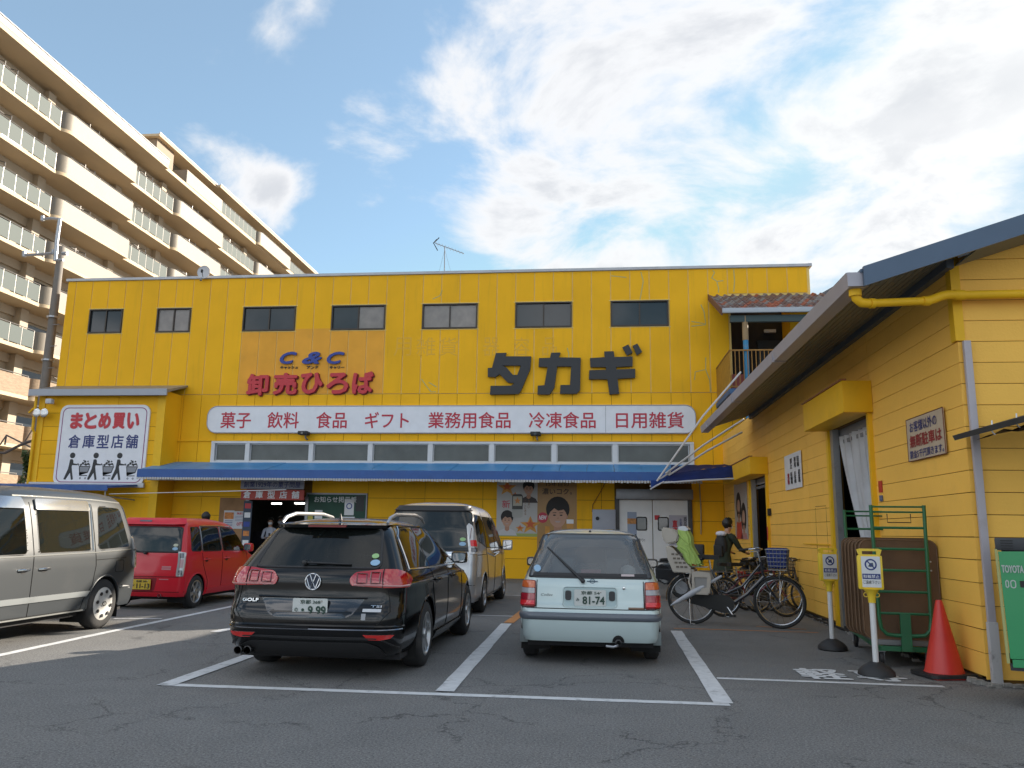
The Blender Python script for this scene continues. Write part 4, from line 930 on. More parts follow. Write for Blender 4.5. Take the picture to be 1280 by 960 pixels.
# roof
RBL = mat('slate blue verge', (.075,.115,.175), .4, metal=.2, var=.05)
SOF = mat('dark green-grey soffit', (.18,.19,.165), .6)
def roofpart(name, x0, x1, y0, y1, top, bot, m, parent=RB):
    bm = nb(); prism(bm, [[(x0, roofz(x0)+top),(x1, roofz(x1)+top),(x1, roofz(x1)+bot),(x0, roofz(x0)+bot)]], lambda a,b: V((a,y0,b)), lambda a,b: V((a,y1,b))); return obj(name, bm, m, parent)
roofpart('roof_sheet', 2.72, 11, 8.40, 21.0, 0, -.04, RBL); roofpart('roof_sheet', 11, 19, 8.40, 21.0, 0, -.04, RBL)
roofpart('verge_board', 2.74, 11, 8.355, 8.398, .012, -.20, RBL); roofpart('verge_board', 11, 19, 8.355, 8.398, .012, -.20, RBL)
x = 2.80
while x < WX+.02:                                  # corrugated soffit strips
    roofpart('soffit_strip', x, x+.085, 8.42, 20.9, -.07, -.10, SOF); x += .1
roofpart('verge_soffit', WX+.03, 11, 8.42, GY-.02, -.17, -.19, SOF)
box('wall_flashing', WX-.09, WX-.012, GY-.1, 20.9, 4.36, 4.46, mat('grey blue flashing', (.10,.12,.15), .5), RB)
GU = mat('mauve grey gutter', (.36,.35,.39), .4, metal=.15, var=.06, dirt=.25, dcol=(.18,.15,.13), streak=.0, dscale=2)
bm = nb(); prism(bm, [[(2.58,4.17),(2.61,4.02),(2.78,4.02),(2.80,4.17),(2.78,4.17),(2.765,4.035),(2.625,4.035),(2.60,4.17)]], lambda a,b: V((a,8.42,b)), lambda a,b: V((a,20.95,b)))
abox(bm, 2.59, 2.79, 8.41, 8.43, 4.02, 4.17); obj('gutter', bm, GU, RB)
for y in (12.2, 16.0, 19.8): cbox('gutter_joint', .20, .06, .165, (2.68, y, 4.09), GU, RB)
bm = nb(); tube(bm, [(2.70,8.55,4.02),(2.70,8.55,3.95)], .065, 12); tube(bm, [(2.70,8.55,3.99),(2.71,8.56,3.93),(2.76,8.57,3.885),(2.85,8.58,3.88)], .05, 12); tube(bm, [(2.84,8.58,3.88),(3.5,8.77,3.95)], .045, 12)
tube(bm, [(2.85,8.58,3.88),(2.9,8.595,3.883)], .055, 12); tube(bm, [(3.45,8.755,3.945),(3.53,8.775,3.95)], .053, 12)
tube(bm, [(3.5,8.77,3.95),(3.58,8.79,3.975),(3.66,8.80,4.01),(3.74,8.82,4.03),(3.86,8.85,4.035)], .05, 12); tube(bm, [(3.82,8.85,4.035),(3.92,8.86,4.035)], .058, 12); tube(bm, [(3.9,8.86,4.035),(8,8.90,4.06)], .048, 12)
obj('drain_pipe', bm, YELG, RB, True)
WP = mat('mauve flat downpipe', (.42,.39,.42), .45, var=.05, dirt=.35, dcol=(.2,.14,.1), dscale=4.)
bm = nb(); abox(bm, WX+.03, WX+.105, GY-.075, GY-.025, .02, 3.55, .008); obj('downpipe', bm, WP, RB, True)
bm = nb(); abox(bm, WX+.022, WX+.115, GY-.085, GY-.020, .02, .62, .006); obj('downpipe_sleeve', bm, mat('peeling white pipe', (.45,.44,.44), .6, dirt=.9, dcol=(.12,.10,.09), dscale=8.), RB, True)
# doorway one: posts, header box, rail, curtain, dark inside
def doorway(d, zt, hx, hy0, hy1, hz0, hz1):
    for y in (d[0]-.05, d[1]): box('door_post', WX-.06, WX+.1, y, y+.12 if y > d[0] else d[0]+.03, .0, zt, YELG, RB)
    bm = nb(); abox(bm, hx, WX-.002, hy0, hy1, hz0, hz1-.0, .012)
    h = obj('door_header', bm, YELG, RB, True)
    bm = nb(); abox(bm, hx-.02, hx+.06, hy0-.02, hy1+.02, hz1+.002, hz1+.022); obj('header_flashing', bm, mat('rusty flashing', (.30,.12,.05), .6), h)
    bm = nb(); abox(bm, WX+.1, WX+.22, d[0]+.03, d[1], zt-.12, zt-.0); abox(bm, WX+.11, WX+.19, d[0]+.03, d[1], zt-.24, zt-.18); obj('door_rail', bm, GREYM, h)
doorway(D1, 3.2, 3.47, 11.83, 14.1, 3.2, 3.66); doorway(D2, 2.85, 3.47, 19.2, 23.4, 2.85, 3.25)
box('roller_guide', WX-.02, WX+.08, D1[1]-.16, D1[1]-.01, 0, 3.2, mat('zinc guide', (.3,.31,.32), .4, metal=.5, dirt=.6, dcol=(.15,.08,.04), dscale=5.), RB)
box('roller_guide', WX-.02, WX+.08, D2[1]-.16, D2[1]-.01, 0, 2.85, mat('zinc guide', (.3,.31,.32)), RB)
box('sliding_panel', WX+.2, WX+.24, D2[0]+.3, D2[0]+1.0, 0, 2.7, mat('grey sliding panel', (.07,.07,.08), .5), RB)
for d in (D1, D2): box('room_back', WX+2.6, WX+2.7, d[0]-.5, d[1]+1.5, 0, 3.4, DARK, RB); box('room_side', WX+.2, WX+2.6, d[1]+1.4, d[1]+1.5, 0, 3.4, DARK, RB)
for i in range(14):                                 # goods piled inside the doorway
    w = random.uniform(.3,.5); cbox('stored_sack', .4, w, .16, (WX+.9+random.uniform(-.1,.1), 13.6+random.uniform(-.1,.2), .3+i*.19), mat('dim sack', (.05,.04,.032), .9, var=.3, vscale=5), RB, bev=.05)
# plastic curtain, gathered in folds
CUR = mat('white plastic curtain', (.80,.81,.84), .35, var=.12, vscale=2, dirt=.2, dcol=(.2,.2,.22))
bm = nb(); g = []
for j in range(25):
    t = j/24; z = 3.08-t*2.95; y0 = 12.0; y1 = 13.8-(.75*min(1,t*1.6)**1.3)-.25*t+.1*sin(t*3)
    g.append([bm.verts.new((WX+.12+.035*sin(i*1.35+t*1.2)+.02*sin(i*.5+t*5), y0+(y1-y0)*i/36, z)) for i in range(37)])
for A, B in zip(g, g[1:]):
    for i in range(36): bm.faces.new((A[i], A[i+1], B[i+1], B[i]))
bmesh.ops.solidify(bm, geom=bm.faces[:], thickness=.006); obj('curtain', bm, CUR, RB, True, ang=60)
bm = nb()                                          # faint outline of a closed opening
for q in ([(14.55,1.95),(14.55,1.5),(14.53,.9)],[(15.25,1.95),(15.25,1.05)],[(14.55,1.97),(15.25,1.98)]): tube(bm, [(WX+.001,y,z) for y,z in q], .004, 4)
obj('old_opening_line', bm, DARKY, RB)
bm = nb(); abox(bm, WX-.02, WX-.0, 14.4, 16.2, 1.3, 1.32); obj('flashing_strip', bm, YELG, RB)
# tiny fittings
box('door_bell', WX-.06, WX-.006, 19.05, 19.2, 1.9, 2.06, BLACK, RB)
# side stickers
box('fire_sticker', WX-.012, WX-.004, 11.66, 11.80, 2.06, 2.22, mat('red sticker', (.5,.03,.02), .5), RB)
box('fire_sticker', WX-.014, WX-.004, 11.67, 11.79, 1.94, 2.02, mat('blue grey sticker', (.1,.13,.22), .5), RB)
box('post_sticker', WX-.07, WX-.062, 19.22, 19.29, 1.35, 1.65, mat('red sticker', (.5,.03,.02)), RB); box('post_sticker', WX-.012, WX-.004, 18.9, 19.0, .95, 1.15, WHITE, RB)
# broken base of the wall
RUB = mat('broken mortar', (.28,.27,.25), .9, var=.3, vscale=20); rn = random.Random(5)
bm = nb()
for i in range(90):
    y = rn.uniform(9.0, 18); r = rn.uniform(.008, .028)*(1.6 if y < 9.4 else 1)
    abox(bm, WX-.03-rn.uniform(0,.13)-r, WX-.03+r-rn.uniform(0,.1), y-r, y+r*1.4, 0, r*1.3)
for i in range(26):
    x = rn.uniform(3.8, 4.3); r = rn.uniform(.015,.04); y = GY-rn.uniform(.02,.16); abox(bm, x-r, x+r*1.3, y-r, y+r, 0, r)
for v in bm.verts: v.co += V((rn.uniform(-.008,.008), rn.uniform(-.008,.008), rn.uniform(-.002,.006)))
tag(obj('wall_rubble', bm, RUB), kind='stuff', label='broken mortar crumbs along the foot of the siding wall', cat='rubble')
box('base_gap', WX-.01, WX+.02, GY-.02, FY-.1, 0, .05, BLACK, RB)
bm = nb(); tube(bm, [(WX-.05,9.3,.03),(WX-.1,10.5,.03),(WX-.07,12,.04),(WX-.13,14.5,.03),(WX-.09,17,.03)], .018, 6); obj('ground_hose', bm, BLACK, RB)
rebase(RB, (WX, GY, 0))
# signs on that wall; reading direction runs towards the camera (a = -y)
PW2 = lambda a, b, d: V((WX-.02-d, -a, b))
def wall2(name, label, px, m, th=.012):
    c = [onX(*p_, WX-.03) for p_ in px]
    a0, a1 = -(c[0].y+c[3].y)/2, -(c[1].y+c[2].y)/2; b1, b0 = (c[0].z+c[1].z)/2, (c[2].z+c[3].z)/2
    t = thing(name, label, 'sign'); plate('board', [rrect(a0, a1, b0, b1, .01)], PW2, th, m, t); return t, a0, a1, b0, b1
t, a0, a1, b0, b1 = wall2('parking_sign', 'cream sign forbidding parking, blue and red Japanese writing, near the building corner', ((1132,525),(1178,510),(1183,567),(1137,577)), mat('cream sign board', (.50,.40,.29), .5, var=.05, dirt=.2, dcol=(.2,.1,.05)))
P3 = lambda a, b, d: PW2(a, b, d+.012)
lettering('お客様以外の', *sub(a0,a1,b0,b1,.10,.84,.08,.34), P3, NAVY, t, bold=.02, th=.002); lettering('無断駐車は', *sub(a0,a1,b0,b1,.08,.94,.40,.70), P3, mat('brick letters', (.30,.03,.03), .5), t, bold=.03, th=.002)
lettering('罰金5千円頂きます。', *sub(a0,a1,b0,b1,.06,.97,.76,.95), P3, NAVY, t, bold=.02, th=.002)
bm = nb(); 
for p_, q_ in (((a0,b0),(a1,b0)),((a1,b0),(a1,b1)),((a1,b1),(a0,b1)),((a0,b1),(a0,b0))): tube(bm, [P3(*p_,0), P3(*q_,0)], .006, 4)
obj('rim', bm, mat('rusty rim', (.15,.05,.02), .7), t); rebase(t, (WX, -(a0+a1)/2, b0))
t, a0, a1, b0, b1 = wall2('parking_sign', 'white sign with upright columns of black and red writing on the far siding wall', ((979,571),(999.5,563.5),(1003.5,608),(983.5,613)), WHITE)
for k, (tx, u, v0, v1, m_) in enumerate((('自転車置場', .82,.50,.86,LBLK),('専用', .60,.12,.42,LBLK),('お客様', .58,.52,.86,LBLK),('駐輪場', .36,.52,.86,LBLK),('無断', .17,.52,.86,RED),('禁止',.36,.12,.42,LBLK),('駐輪',.78,.12,.42,LBLK))):
    lettering(tx, *sub(a0,a1,b0,b1,u,u+.13,v0,v1), P3, m_, t, bold=.03, th=.002, vert=True)
rebase(t, (WX, -(a0+a1)/2, b0))
t = thing('tall_poster', 'tall narrow poster of two long haired people on the far end of the siding wall', 'poster')
ya, yb = -24.0, -22.0; zb_, zt_ = 1.35, 2.92; Pp = lambda a, b, d: V((WX-.01-d, -a, b))
plate('sheet', [rrect(ya, yb, zb_, zt_, .01)], Pp, .008, mat('pale poster print', (.42,.41,.40), .35), t)
def P2x(name, loops, m, d): plate(name, [[(ya+u*(yb-ya), zt_-v*(zt_-zb_)) for u, v in l] for l in loops], Pp, .001, m, t, .008+d)
for cx, cy, cl in ((.35,.42,RED),(.72,.62,mat('pink dress print', (.45,.2,.2), .5))):
    P2x('person_hair', [ell(cx, cy, .2, .24)], HAIR, .001); P2x('person_dress', [[(cx-.25,1),(cx-.18,cy+.28),(cx+.18,cy+.28),(cx+.25,1)]], cl, .002); P2x('person_face', [ell(cx, cy+.02, .11, .13)], SKH, .003); P2x('person_neck', [[(cx-.05,cy+.1),(cx+.05,cy+.1),(cx+.07,cy+.3),(cx-.07,cy+.3)]], SKIN, .003)
rebase(t, (WX, 23, zb_))
# small torn canopy entering at the right edge
TC = thing('torn_canopy', 'dark torn canopy edge tied with white cord, jutting in above the green machine', 'awning')
za = onY(1229, 534, 8.2)
bm = nb(); prism(bm, [[(za.x, za.z), (za.x+1.6, za.z+.48), (za.x+1.6, za.z+.40), (za.x+.02, za.z-.05)]], lambda a,b: V((a,7.2,b)), lambda a,b: V((a,8.9,b))); obj('canopy_frame', bm, mat('dark canopy metal', (.05,.05,.05), .6, var=.2), TC)
rows = [[V((za.x+.16+i*.12, 8.15+.3*j, za.z-.02+i*.032-.05*abs(sin(i*1.7+j)))) for i in range(10)] for j in range(3)]
rows.insert(0, [V((za.x+.16+i*.12, 8.13, za.z-.045+i*.02-.03*abs(sin(i*2.1)))) for i in range(10)])
sheet('torn_tarp', rows, mat('old brown tarp', (.14,.10,.06), .9, var=.3, vscale=12), TC)
bm = nb()
for dx in (.07, .3): tube(bm, [(za.x+dx, 8.17, za.z+.04+dx*.3), (za.x+dx-.01, 8.16, za.z-.07+dx*.3), (za.x+dx+.015, 8.16, za.z-.1+dx*.3)], .007, 5)
obj('cord', bm, WHITE, TC); rebase(TC, (za.x+1, 8.5, za.z))

# ------------------------------------------------------------------ apartment block on the left
AP = thing('apartment_building', 'tall beige apartment block with rows of glass and tiled balconies behind the warehouse', 'building')
CRM = mat('cream render', (.20,.168,.125), .65, spec=.2, var=.04, vscale=.6, bump=.1)
TIL = mat('beige small tiles', (.20,.172,.135), .55, var=.05, vscale=.8, bump=.6, bscale=60)
SOFF = mat('cream soffit', (.54,.42,.27), .7, var=.05, vscale=.3)
GPN = mat('frosted balcony glass', (.10,.12,.116), .6, spec=.15)
RAIL = mat('balcony rail metal', (.20,.19,.18), .4, metal=.5)
AX, AWX = -34.0, -35.75
Y0, Y1 = 14.0, 108.0
segs = [('G',14,22.2),('P',22.2,30.2),('G',30.2,37.0),('G',37.0,44.2),('P',44.2,52.1),('G',52.1,58.0),('P',58.0,65.9),('G',65.9,73.4),('P',73.4,81.6),('G',81.6,88),('P',88,96),('G',96,104)]
levels = [26.4-2.9*k for k in range(9)]
def tilemat():
    M = bpy.data.materials.new('tan wall tiles'); M.use_nodes = True; t = M.node_tree; b = t.nodes['Principled BSDF']; L = t.links.new
    g = t.nodes.new('ShaderNodeNewGeometry').outputs['Position']; s = t.nodes.new('ShaderNodeSeparateXYZ'); c = t.nodes.new('ShaderNodeCombineXYZ'); L(g, s.inputs[0]); L(s.outputs[1], c.inputs[0]); L(s.outputs[2], c.inputs[1])
    br = t.nodes.new('ShaderNodeTexBrick'); L(c.outputs[0], br.inputs[0]); br.inputs['Scale'].default_value = 1; br.inputs['Brick Width'].default_value = .22; br.inputs['Row Height'].default_value = .065; br.inputs['Mortar Size'].default_value = .006
    br.inputs['Color1'].default_value = (.27,.19,.12,1); br.inputs['Color2'].default_value = (.36,.26,.17,1); br.inputs['Mortar'].default_value = (.25,.17,.11,1)
    L(br.outputs[0], b.inputs['Base Color']); b.inputs['Roughness'].default_value = .7
    u = t.nodes.new('ShaderNodeBump'); u.inputs['Strength'].default_value = .6; u.inputs['Distance'].default_value = .02; L(br.outputs['Fac'], u.inputs['Height']); u.invert = True; L(u.outputs[0], b.inputs['Normal']); return M
BRK = tilemat()
CRW = mat('shade-lifted wall render', (.42,.35,.26), .7, var=.06, vscale=.5)  # recess walls get a paler colour that lifts their shade
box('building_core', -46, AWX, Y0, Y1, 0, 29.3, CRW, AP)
box('roof_slab', -46.2, AX+.25, Y0, 56.4, 29.30, 29.62, SOFF, AP); box('roof_slab', -46.2, AX+.0, 56.41, Y1, 29.30, 29.60, SOFF, AP)
box('roof_edge', AX+.05, AX+.27, Y0, 56.38, 29.625, 30.02, mat('grey roof edge', (.2,.19,.18), .5, metal=.3), AP); box('roof_cap', AX-.2, AX+.32, Y0, 56.39, 30.03, 30.10, mat('pale roof cap', (.3,.3,.3), .5), AP)
box('penthouse_core', -46, AWX-.6, 58.5, Y1, 29.61, 32.3, CRM, AP)
box('penthouse_roof', -46, AX-.9, 56.6, 66.5, 32.31, 32.5, SOFF, AP); box('penthouse_roof', -46, AX-.55, 66.51, Y1, 32.31, 32.55, SOFF, AP)
box('penthouse_roof_edge', AX-.95, AX-.85, 56.6, 66.5, 32.51, 32.62, WFRM, AP); box('penthouse_roof_edge', AX-.6, AX-.5, 66.51, Y1, 32.56, 32.66, WFRM, AP)
box('stair_tower', -40, AX-1.3, 57.0, 59.6, 29.63, 32.3, mat('brown tower wall', (.26,.19,.13), .7), AP)
def curved_parapet(y0, y1, z0, z1, m, parent, out=.38, r=.75):
    prof = [(AX-.12, y0), (AX+out-r*.9, y0)] + [(AX+out-r*.9+r*.9*sin(a), y0+r-r*cos(a)) for a in [i*pi/2/8 for i in range(1, 9)]] + [(AX+out, y1)]
    inn = [(AX+out-.14, y1), (AX+out-.14, y0+r)] + [(AX-.12, y0+.14)]
    prof = [(AX-.12, y0)]+prof[1:]
    bm = nb(); prism(bm, [prof+[(AX+out-.15, y1), (AX+out-.15, y0+r), (AX-.12, y0+.16)]], lambda a,b: V((a,b,z0)), lambda a,b: V((a,b,z1)))
    o = obj('tiled_parapet', bm, m, parent, True, ang=30)
    # curved floor slab under it
    bm = nb(); prism(bm, [[(AX+.003, y0)]+prof[1:]+[(AX+.003, y1)]], lambda a,b: V((a,b,z0-.003)), lambda a,b: V((a,b,z0-.217)))
    obj('parapet_slab', bm, SOFF, parent, True, ang=30)
glassme = {}
GLW = mat('dark balcony window', (.03,.035,.04), .08, spec=.8)
CURT = mat('pale curtain window', (.32,.31,.28), .3)
for li, z in enumerate(levels + [29.62]):
    pent = li == len(levels)
    brick = (not pent) and z < 9.5
    B = box('balcony', AWX, AX, Y0 if not pent else 66.0, Y1, z-.22 if not pent else z-.01, z+.0 if not pent else z+.02, SOFF, AP)
    ztop = z+1.12
    for si, (k, a, b) in enumerate(segs):
        if pent and a < 65: 
            if si == 6: box('tiled_parapet', AX-.15, AX+.02, 59.6, 66, z, z+1.15, TIL, B); box('tiled_parapet', -36, AX-.152, 59.6, 59.8, z, z+1.15, TIL, B)
            continue
        if pent and a >= 65: pass
        if a > 90 or b < 22: 
            continue
        if k == 'P' or brick:
            curved_parapet(a, b, z-.0, z+1.12, BRK if brick else TIL, B, out=.38 if k == 'P' else .06, r=.75 if k == 'P' else .1)
            bm = nb(); o_ = AX+(.31 if k == 'P' else -.02); tube(bm, [(o_, a+.8, z+1.22), (o_, b-.05, z+1.22)], .03, 6); tube(bm, [(o_, b-.1, z+1.1), (o_, b-.1, z+1.24)], .025, 6); tube(bm, [(o_, (a+b)/2, z+1.1), (o_, (a+b)/2, z+1.24)], .025, 6); obj('top_rail', bm, RAIL, B)
        else:
            n = max(1, round((b-a)/.98)); w = (b-a)/n
            bm = nb(); tube(bm, [(AX-.06, a, z+1.16), (AX-.06, b, z+1.16)], .03, 6)
            for i in range(n+1): abox(bm, AX-.09, AX-.03, a+i*w-.02, a+i*w+.02, z, z+1.15)
            obj('glass_rail', bm, RAIL, B)
            for i in range(n): cbox('glass_panel', .02, w-.07, 1.0, (AX-.03, a+(i+.5)*w, z+.57), GPN, B)
        # wall openings behind
        c = (a+b)/2
        if not pent or True:
            xw = AWX+.012 if not pent else AWX-.6+.012
            cbox('balcony_window', .03, min(2.6, (b-a)*.4), 1.95, (xw, a+(b-a)*.3, z+1.0), GLW, B); cbox('balcony_window', .03, min(1.8, (b-a)*.28), 1.95, (xw, a+(b-a)*.75, z+1.0), CURT if (li*7+si) % 3 else GLW, B)
            if not pent:
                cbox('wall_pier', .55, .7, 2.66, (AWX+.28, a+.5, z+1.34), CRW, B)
                if not (pent): cbox('vent_cap', .08, .16, .16, (AWX+.04, a+(b-a)*.55, z+2.2), RAIL, B)
                # laundry bar hoops
                bm = nb(); yy = a+(b-a)*.30; xo = AX-.05 if k == 'G' else AX+.3
                tube(bm, [(xo, yy, z+1.15), (xo, yy, z+1.45), (xo-.5, yy, z+1.62), (xo-.5, yy+.0, z+1.62), (xo-.5, yy+1., z+1.62), (xo, yy+1., z+1.45), (xo, yy+1., z+1.15)], .028, 5); obj('laundry_bracket', bm, RAIL, B)
        # beam along the top of the wall
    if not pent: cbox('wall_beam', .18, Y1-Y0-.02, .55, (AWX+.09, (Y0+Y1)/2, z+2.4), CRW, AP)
rebase(AP, (-40, 60, 0))
# ivy and dark garage at its foot
box_g = thing('parking_garage', 'dark tiled ground floor garage below the apartment balconies', 'garage')
box('garage_wall', -33.6, -33.4, 24, 60, 0, 2.7, mat('dark brown tile wall', (.05,.03,.02), .8, var=.3, vscale=3), box_g); box('garage_beam', -34, -33.0, 24, 60, 2.71, 3.2, mat('beige beam', (.3,.24,.17), .7), box_g)
rebase(box_g, (-33.5, 40, 0))
IV = thing('ivy_bush', 'tall narrow leafy bush growing beside the utility pole', 'bush')
q = onY(33, 600, 30); rn = random.Random(9)
LEAF = mat('bush leaves', (.08,.12,.045), .6, var=.4, vscale=6)
bm = nb()
for i in range(2600):
    t = rn.random(); z = .3+4.0*t; r = (.55-.25*t)*sqrt(rn.random()); a = rn.uniform(0, 2*pi); c = V((q.x+r*cos(a)+.25*sin(z*2.2), 30+r*sin(a), z+rn.uniform(-.1,.1)))
    n_ = V((rn.gauss(0,1), rn.gauss(0,1), rn.gauss(0,1)+.4)).normalized(); s_ = n_.orthogonal().normalized()*rn.uniform(.05,.09); u_ = n_.cross(s_)*.8
    bm.faces.new([bm.verts.new(c+s_), bm.verts.new(c+u_), bm.verts.new(c-s_), bm.verts.new(c-u_)])
obj('foliage', bm, LEAF, IV); bm = nb(); tube(bm, [(q.x,30,0),(q.x+.1,30,2),(q.x,30,4)], [.07,.05,.02], 6); obj('stem', bm, mat('bush stem', (.08,.05,.03), .8), IV); rebase(IV, (q.x, 30, 0))
# utility pole
UP = thing('utility_pole', 'grey concrete utility pole with metal arms beside the annex', 'utility pole')
ux, uy = -19.75, 26.5
CON = mat('aged concrete pole', (.20,.18,.16), .8, var=.15, vscale=3, dirt=.4, dcol=(.09,.08,.07), streak=5.)
bm = nb(); tube(bm, [(ux,uy,0),(ux,uy,4),(ux,uy,8),(ux,uy,11.6)], [.21,.185,.155,.125], 16); obj('shaft', bm, CON, UP, True)
ZN = mat('galvanised steel', (.42,.43,.45), .35, metal=.6)
def up_(x, y, Y=uy-.25): return onY(x, y, Y)
bm = nb(); tube(bm, [up_(69,326), up_(71,300), up_(75,273)], .075, 10); obj('top_tube', bm, ZN, UP, True)
bm = nb(); tube(bm, [up_(75,274), up_(64,273), up_(53,274)], .05, 6); tube(bm, [up_(53,270), up_(53,276)], .07, 6); obj('top_arm', bm, ZN, UP)
bm = nb(); tube(bm, [up_(72,316), up_(50,318), up_(28,319)], .055, 6); tube(bm, [up_(30,314), up_(30,321)], .07, 6); tube(bm, [up_(46,314), up_(46,319)], .04, 6); tube(bm, [up_(66,312), up_(66,318)], .05, 6); obj('cross_arm', bm, ZN, UP)
bm = nb(); tube(bm, [up_(78,317), up_(84,317)], .07, 6); tube(bm, [up_(70,325), up_(79,325)], .05, 6); obj('clamp', bm, ZN, UP)
for z in (3.0, 4.0, 5.6, 7.3, 8.9):
    bm = nb(); lathe(bm, [(.205,z-.03),(.215,z-.03),(.215,z+.03),(.205,z+.03)], 16, 'z', (ux,uy,0)); obj('band', bm, ZN, UP)
for z in (4.8, 6.2, 7.0, 7.8, 8.6):
    bm = nb(); tube(bm, [(ux+.1,uy-.1,z),(ux+.38,uy-.15,z)], .015, 5); obj('step_bolt', bm, ZN, UP)
bm = nb(); tube(bm, [up_(40,551), up_(33,553), up_(22,558), up_(6,566), up_(0,566)], .05, 6); tube(bm, [up_(38,559), up_(8,544), up_(0,556)], .03, 5); tube(bm, [up_(8,544), up_(6,556)], .03, 5); tube(bm, [up_(41,536), up_(31,552)], .02, 5); obj('side_bracket', bm, mat('dark bracket', (.12,.10,.09), .6), UP)
rebase(UP, (ux, uy, 0))
# ------------------------------------------------------------------ vehicles
def lerpt(tab, z):
    if z <= tab[0][0]: return tab[0][1]
    for (a, p), (b, q) in zip(tab, tab[1:]):
        if z <= b:
            t = (z-a)/(b-a); return p+(q-p)*t
    return tab[-1][1]
def smooth(tab, z, h=.02): return (lerpt(tab, z-h)+2*lerpt(tab, z)+lerpt(tab, z+h))/4
class Shell:
    """car skin: rounded plan outlines stacked in height; rear at y=0, nose at y=L"""
    def __init__(s, w, yr, yf, cr, cf, kr=.05, kf=.10, bulge=.03, z0=.2, z1=1.4):
        s.tw, s.tr, s.tf, s.tcr, s.tcf = w, yr, yf, cr, cf; s.kr, s.kf, s.b, s.z0, s.z1 = kr, kf, bulge, z0, z1
    def par(s, z):
        W = smooth(s.tw, z); b = s.b; wc = W-b
        r = min(smooth(s.tcr, z), wc*.9); f = min(smooth(s.tcf, z), wc*.9)
        yr, yf = smooth(s.tr, z), smooth(s.tf, z)
        return W, wc, r, f, yr, yf, yr+s.kr*((wc-r)/W)**2, yf-s.kf*((wc-f)/W)**2
    def rear(s, x, z):
        W, wc, r, f, yr, yf, ya, yb = s.par(z); ax = abs(x)
        if ax <= wc-r: return V((x, yr+s.kr*(ax/W)**2, z))
        t = min((ax-(wc-r))/r, .9999); return V((x, ya+r*(1-sqrt(1-t*t)), z))
    def front(s, x, z):
        W, wc, r, f, yr, yf, ya, yb = s.par(z); ax = abs(x)
        if ax <= wc-f: return V((x, yf-s.kf*(ax/W)**2, z))
        t = min((ax-(wc-f))/f, .9999); return V((x, yb-f*(1-sqrt(1-t*t)), z))
    def side(s, y, z, sg=1):
        W, wc, r, f, yr, yf, ya, yb = s.par(z); y0, y1 = ya+r, yb-f
        if y < y0: t = min((y0-y)/r, .9999); x = wc-r+r*sqrt(1-t*t)
        elif y > y1: t = min((y-y1)/f, .9999); x = wc-f+f*sqrt(1-t*t)
        else: u = (y-y0)/max(y1-y0, .01); x = W-s.b*(2*u-1)**4
        return V((sg*x, y, z))
    def wrap(s, q, z, sg=1):
        """q 0..1 across the tail, 1..2 round the corner, then metres along the side"""
        W, wc, r, f, yr, yf, ya, yb = s.par(z)
        if q <= 1: p = s.rear(q*(wc-r), z)
        elif q <= 2: a = (q-1)*pi/2; p = V((wc-r+r*sin(a), ya+r*(1-cos(a)), z))
        else: p = s.side(ya+r+q-2, z)
        return V((p.x*sg, p.y, p.z))
    def fn(s, kind, sg=1):
        if kind == 'R': return lambda u, v: s.rear(u, v)
        if kind == 'F': return lambda u, v: s.front(u, v)
        if kind == 'S': return lambda u, v: s.side(u, v, sg)
        return lambda u, v: s.wrap(u, v, sg)
    def nrm(s, kind, sg, u, v):
        f = s.fn(kind, sg); e = .006
        n = (f(u+e, v)-f(u-e, v)).cross(f(u, v+e)-f(u, v-e))
        if n.length < 1e-9: n = V((0, -1, 0))
        n.normalize(); p = f(u, v); c = V((0, (s.tr[3][1]+s.tf[3][1])/2, .7))
        out = V((p.x-c.x, (p.y-c.y)*.45, p.z-c.z))
        return n if n.dot(out) > 0 else -n
    def body(s, arches=(), holes=(), dz=.03, du=.045, Rc=.36, zc=.32):
        """arches: wheel centre y values; holes: (kind, side, polygon)"""
        bm = nb(); rows = []; n = int(round((s.z1-s.z0)/dz)); L_ = smooth(s.tf, .5)
        nR, nC, nS, nF, nFc = 18, 8, int(L_/du), 14, 7
        def inside(p, poly):
            c = False; x, y = p; j = len(poly)-1
            for i in range(len(poly)):
                xi, yi = poly[i]; xj, yj = poly[j]
                if (yi > y) != (yj > y) and x < (xj-xi)*(y-yi)/(yj-yi)+xi: c = not c
                j = i
            return c
        info = []
        zs = [s.z0+(s.z1-s.z0)*i/n for i in range(n+1)]
        for z in zs:
            W, wc, r, f, yr, yf, ya, yb = s.par(z); half = []
            for i in range(nR): half.append(('R', i/nR*(wc-r)))
            for i in range(nC): half.append(('C', i/nC))
            y0, y1 = ya+r, yb-f
            for i in range(nS+1): half.append(('S', y0+(y1-y0)*i/nS))
            for i in range(1, nFc+1): half.append(('D', i/nFc))
            for i in range(1, nF): half.append(('F', (1-i/nF)*(wc-f)))
            half.append(('F', 0.))
            row = []
            for sg in (1, -1):
                hh = half if sg == 1 else half[-2:0:-1]
                for k, t in hh:
                    if k == 'R': p = s.rear(t, z)
                    elif k == 'C': p = s.wrap(1+t, z)
                    elif k == 'S':
                        zz = z; p = s.side(t, z)
                        for yc in arches:
                            d = hypot(t-yc, z-zc)
                            if abs(d-Rc) < .026 and z > s.z0+.001:
                                q_ = (yc+(t-yc)*Rc/d, zc+(z-zc)*Rc/d); p = s.side(q_[0], max(q_[1], s.z0)); break
                    elif k == 'D': a = t*pi/2; p = V((wc-f+f*cos(a), yb-f*(1-sin(a)), z))
                    else: p = s.front(t, z)
                    row.append((bm.verts.new((p.x*sg, p.y, p.z)), k))
            rows.append(row)
        m_ = len(rows[0])
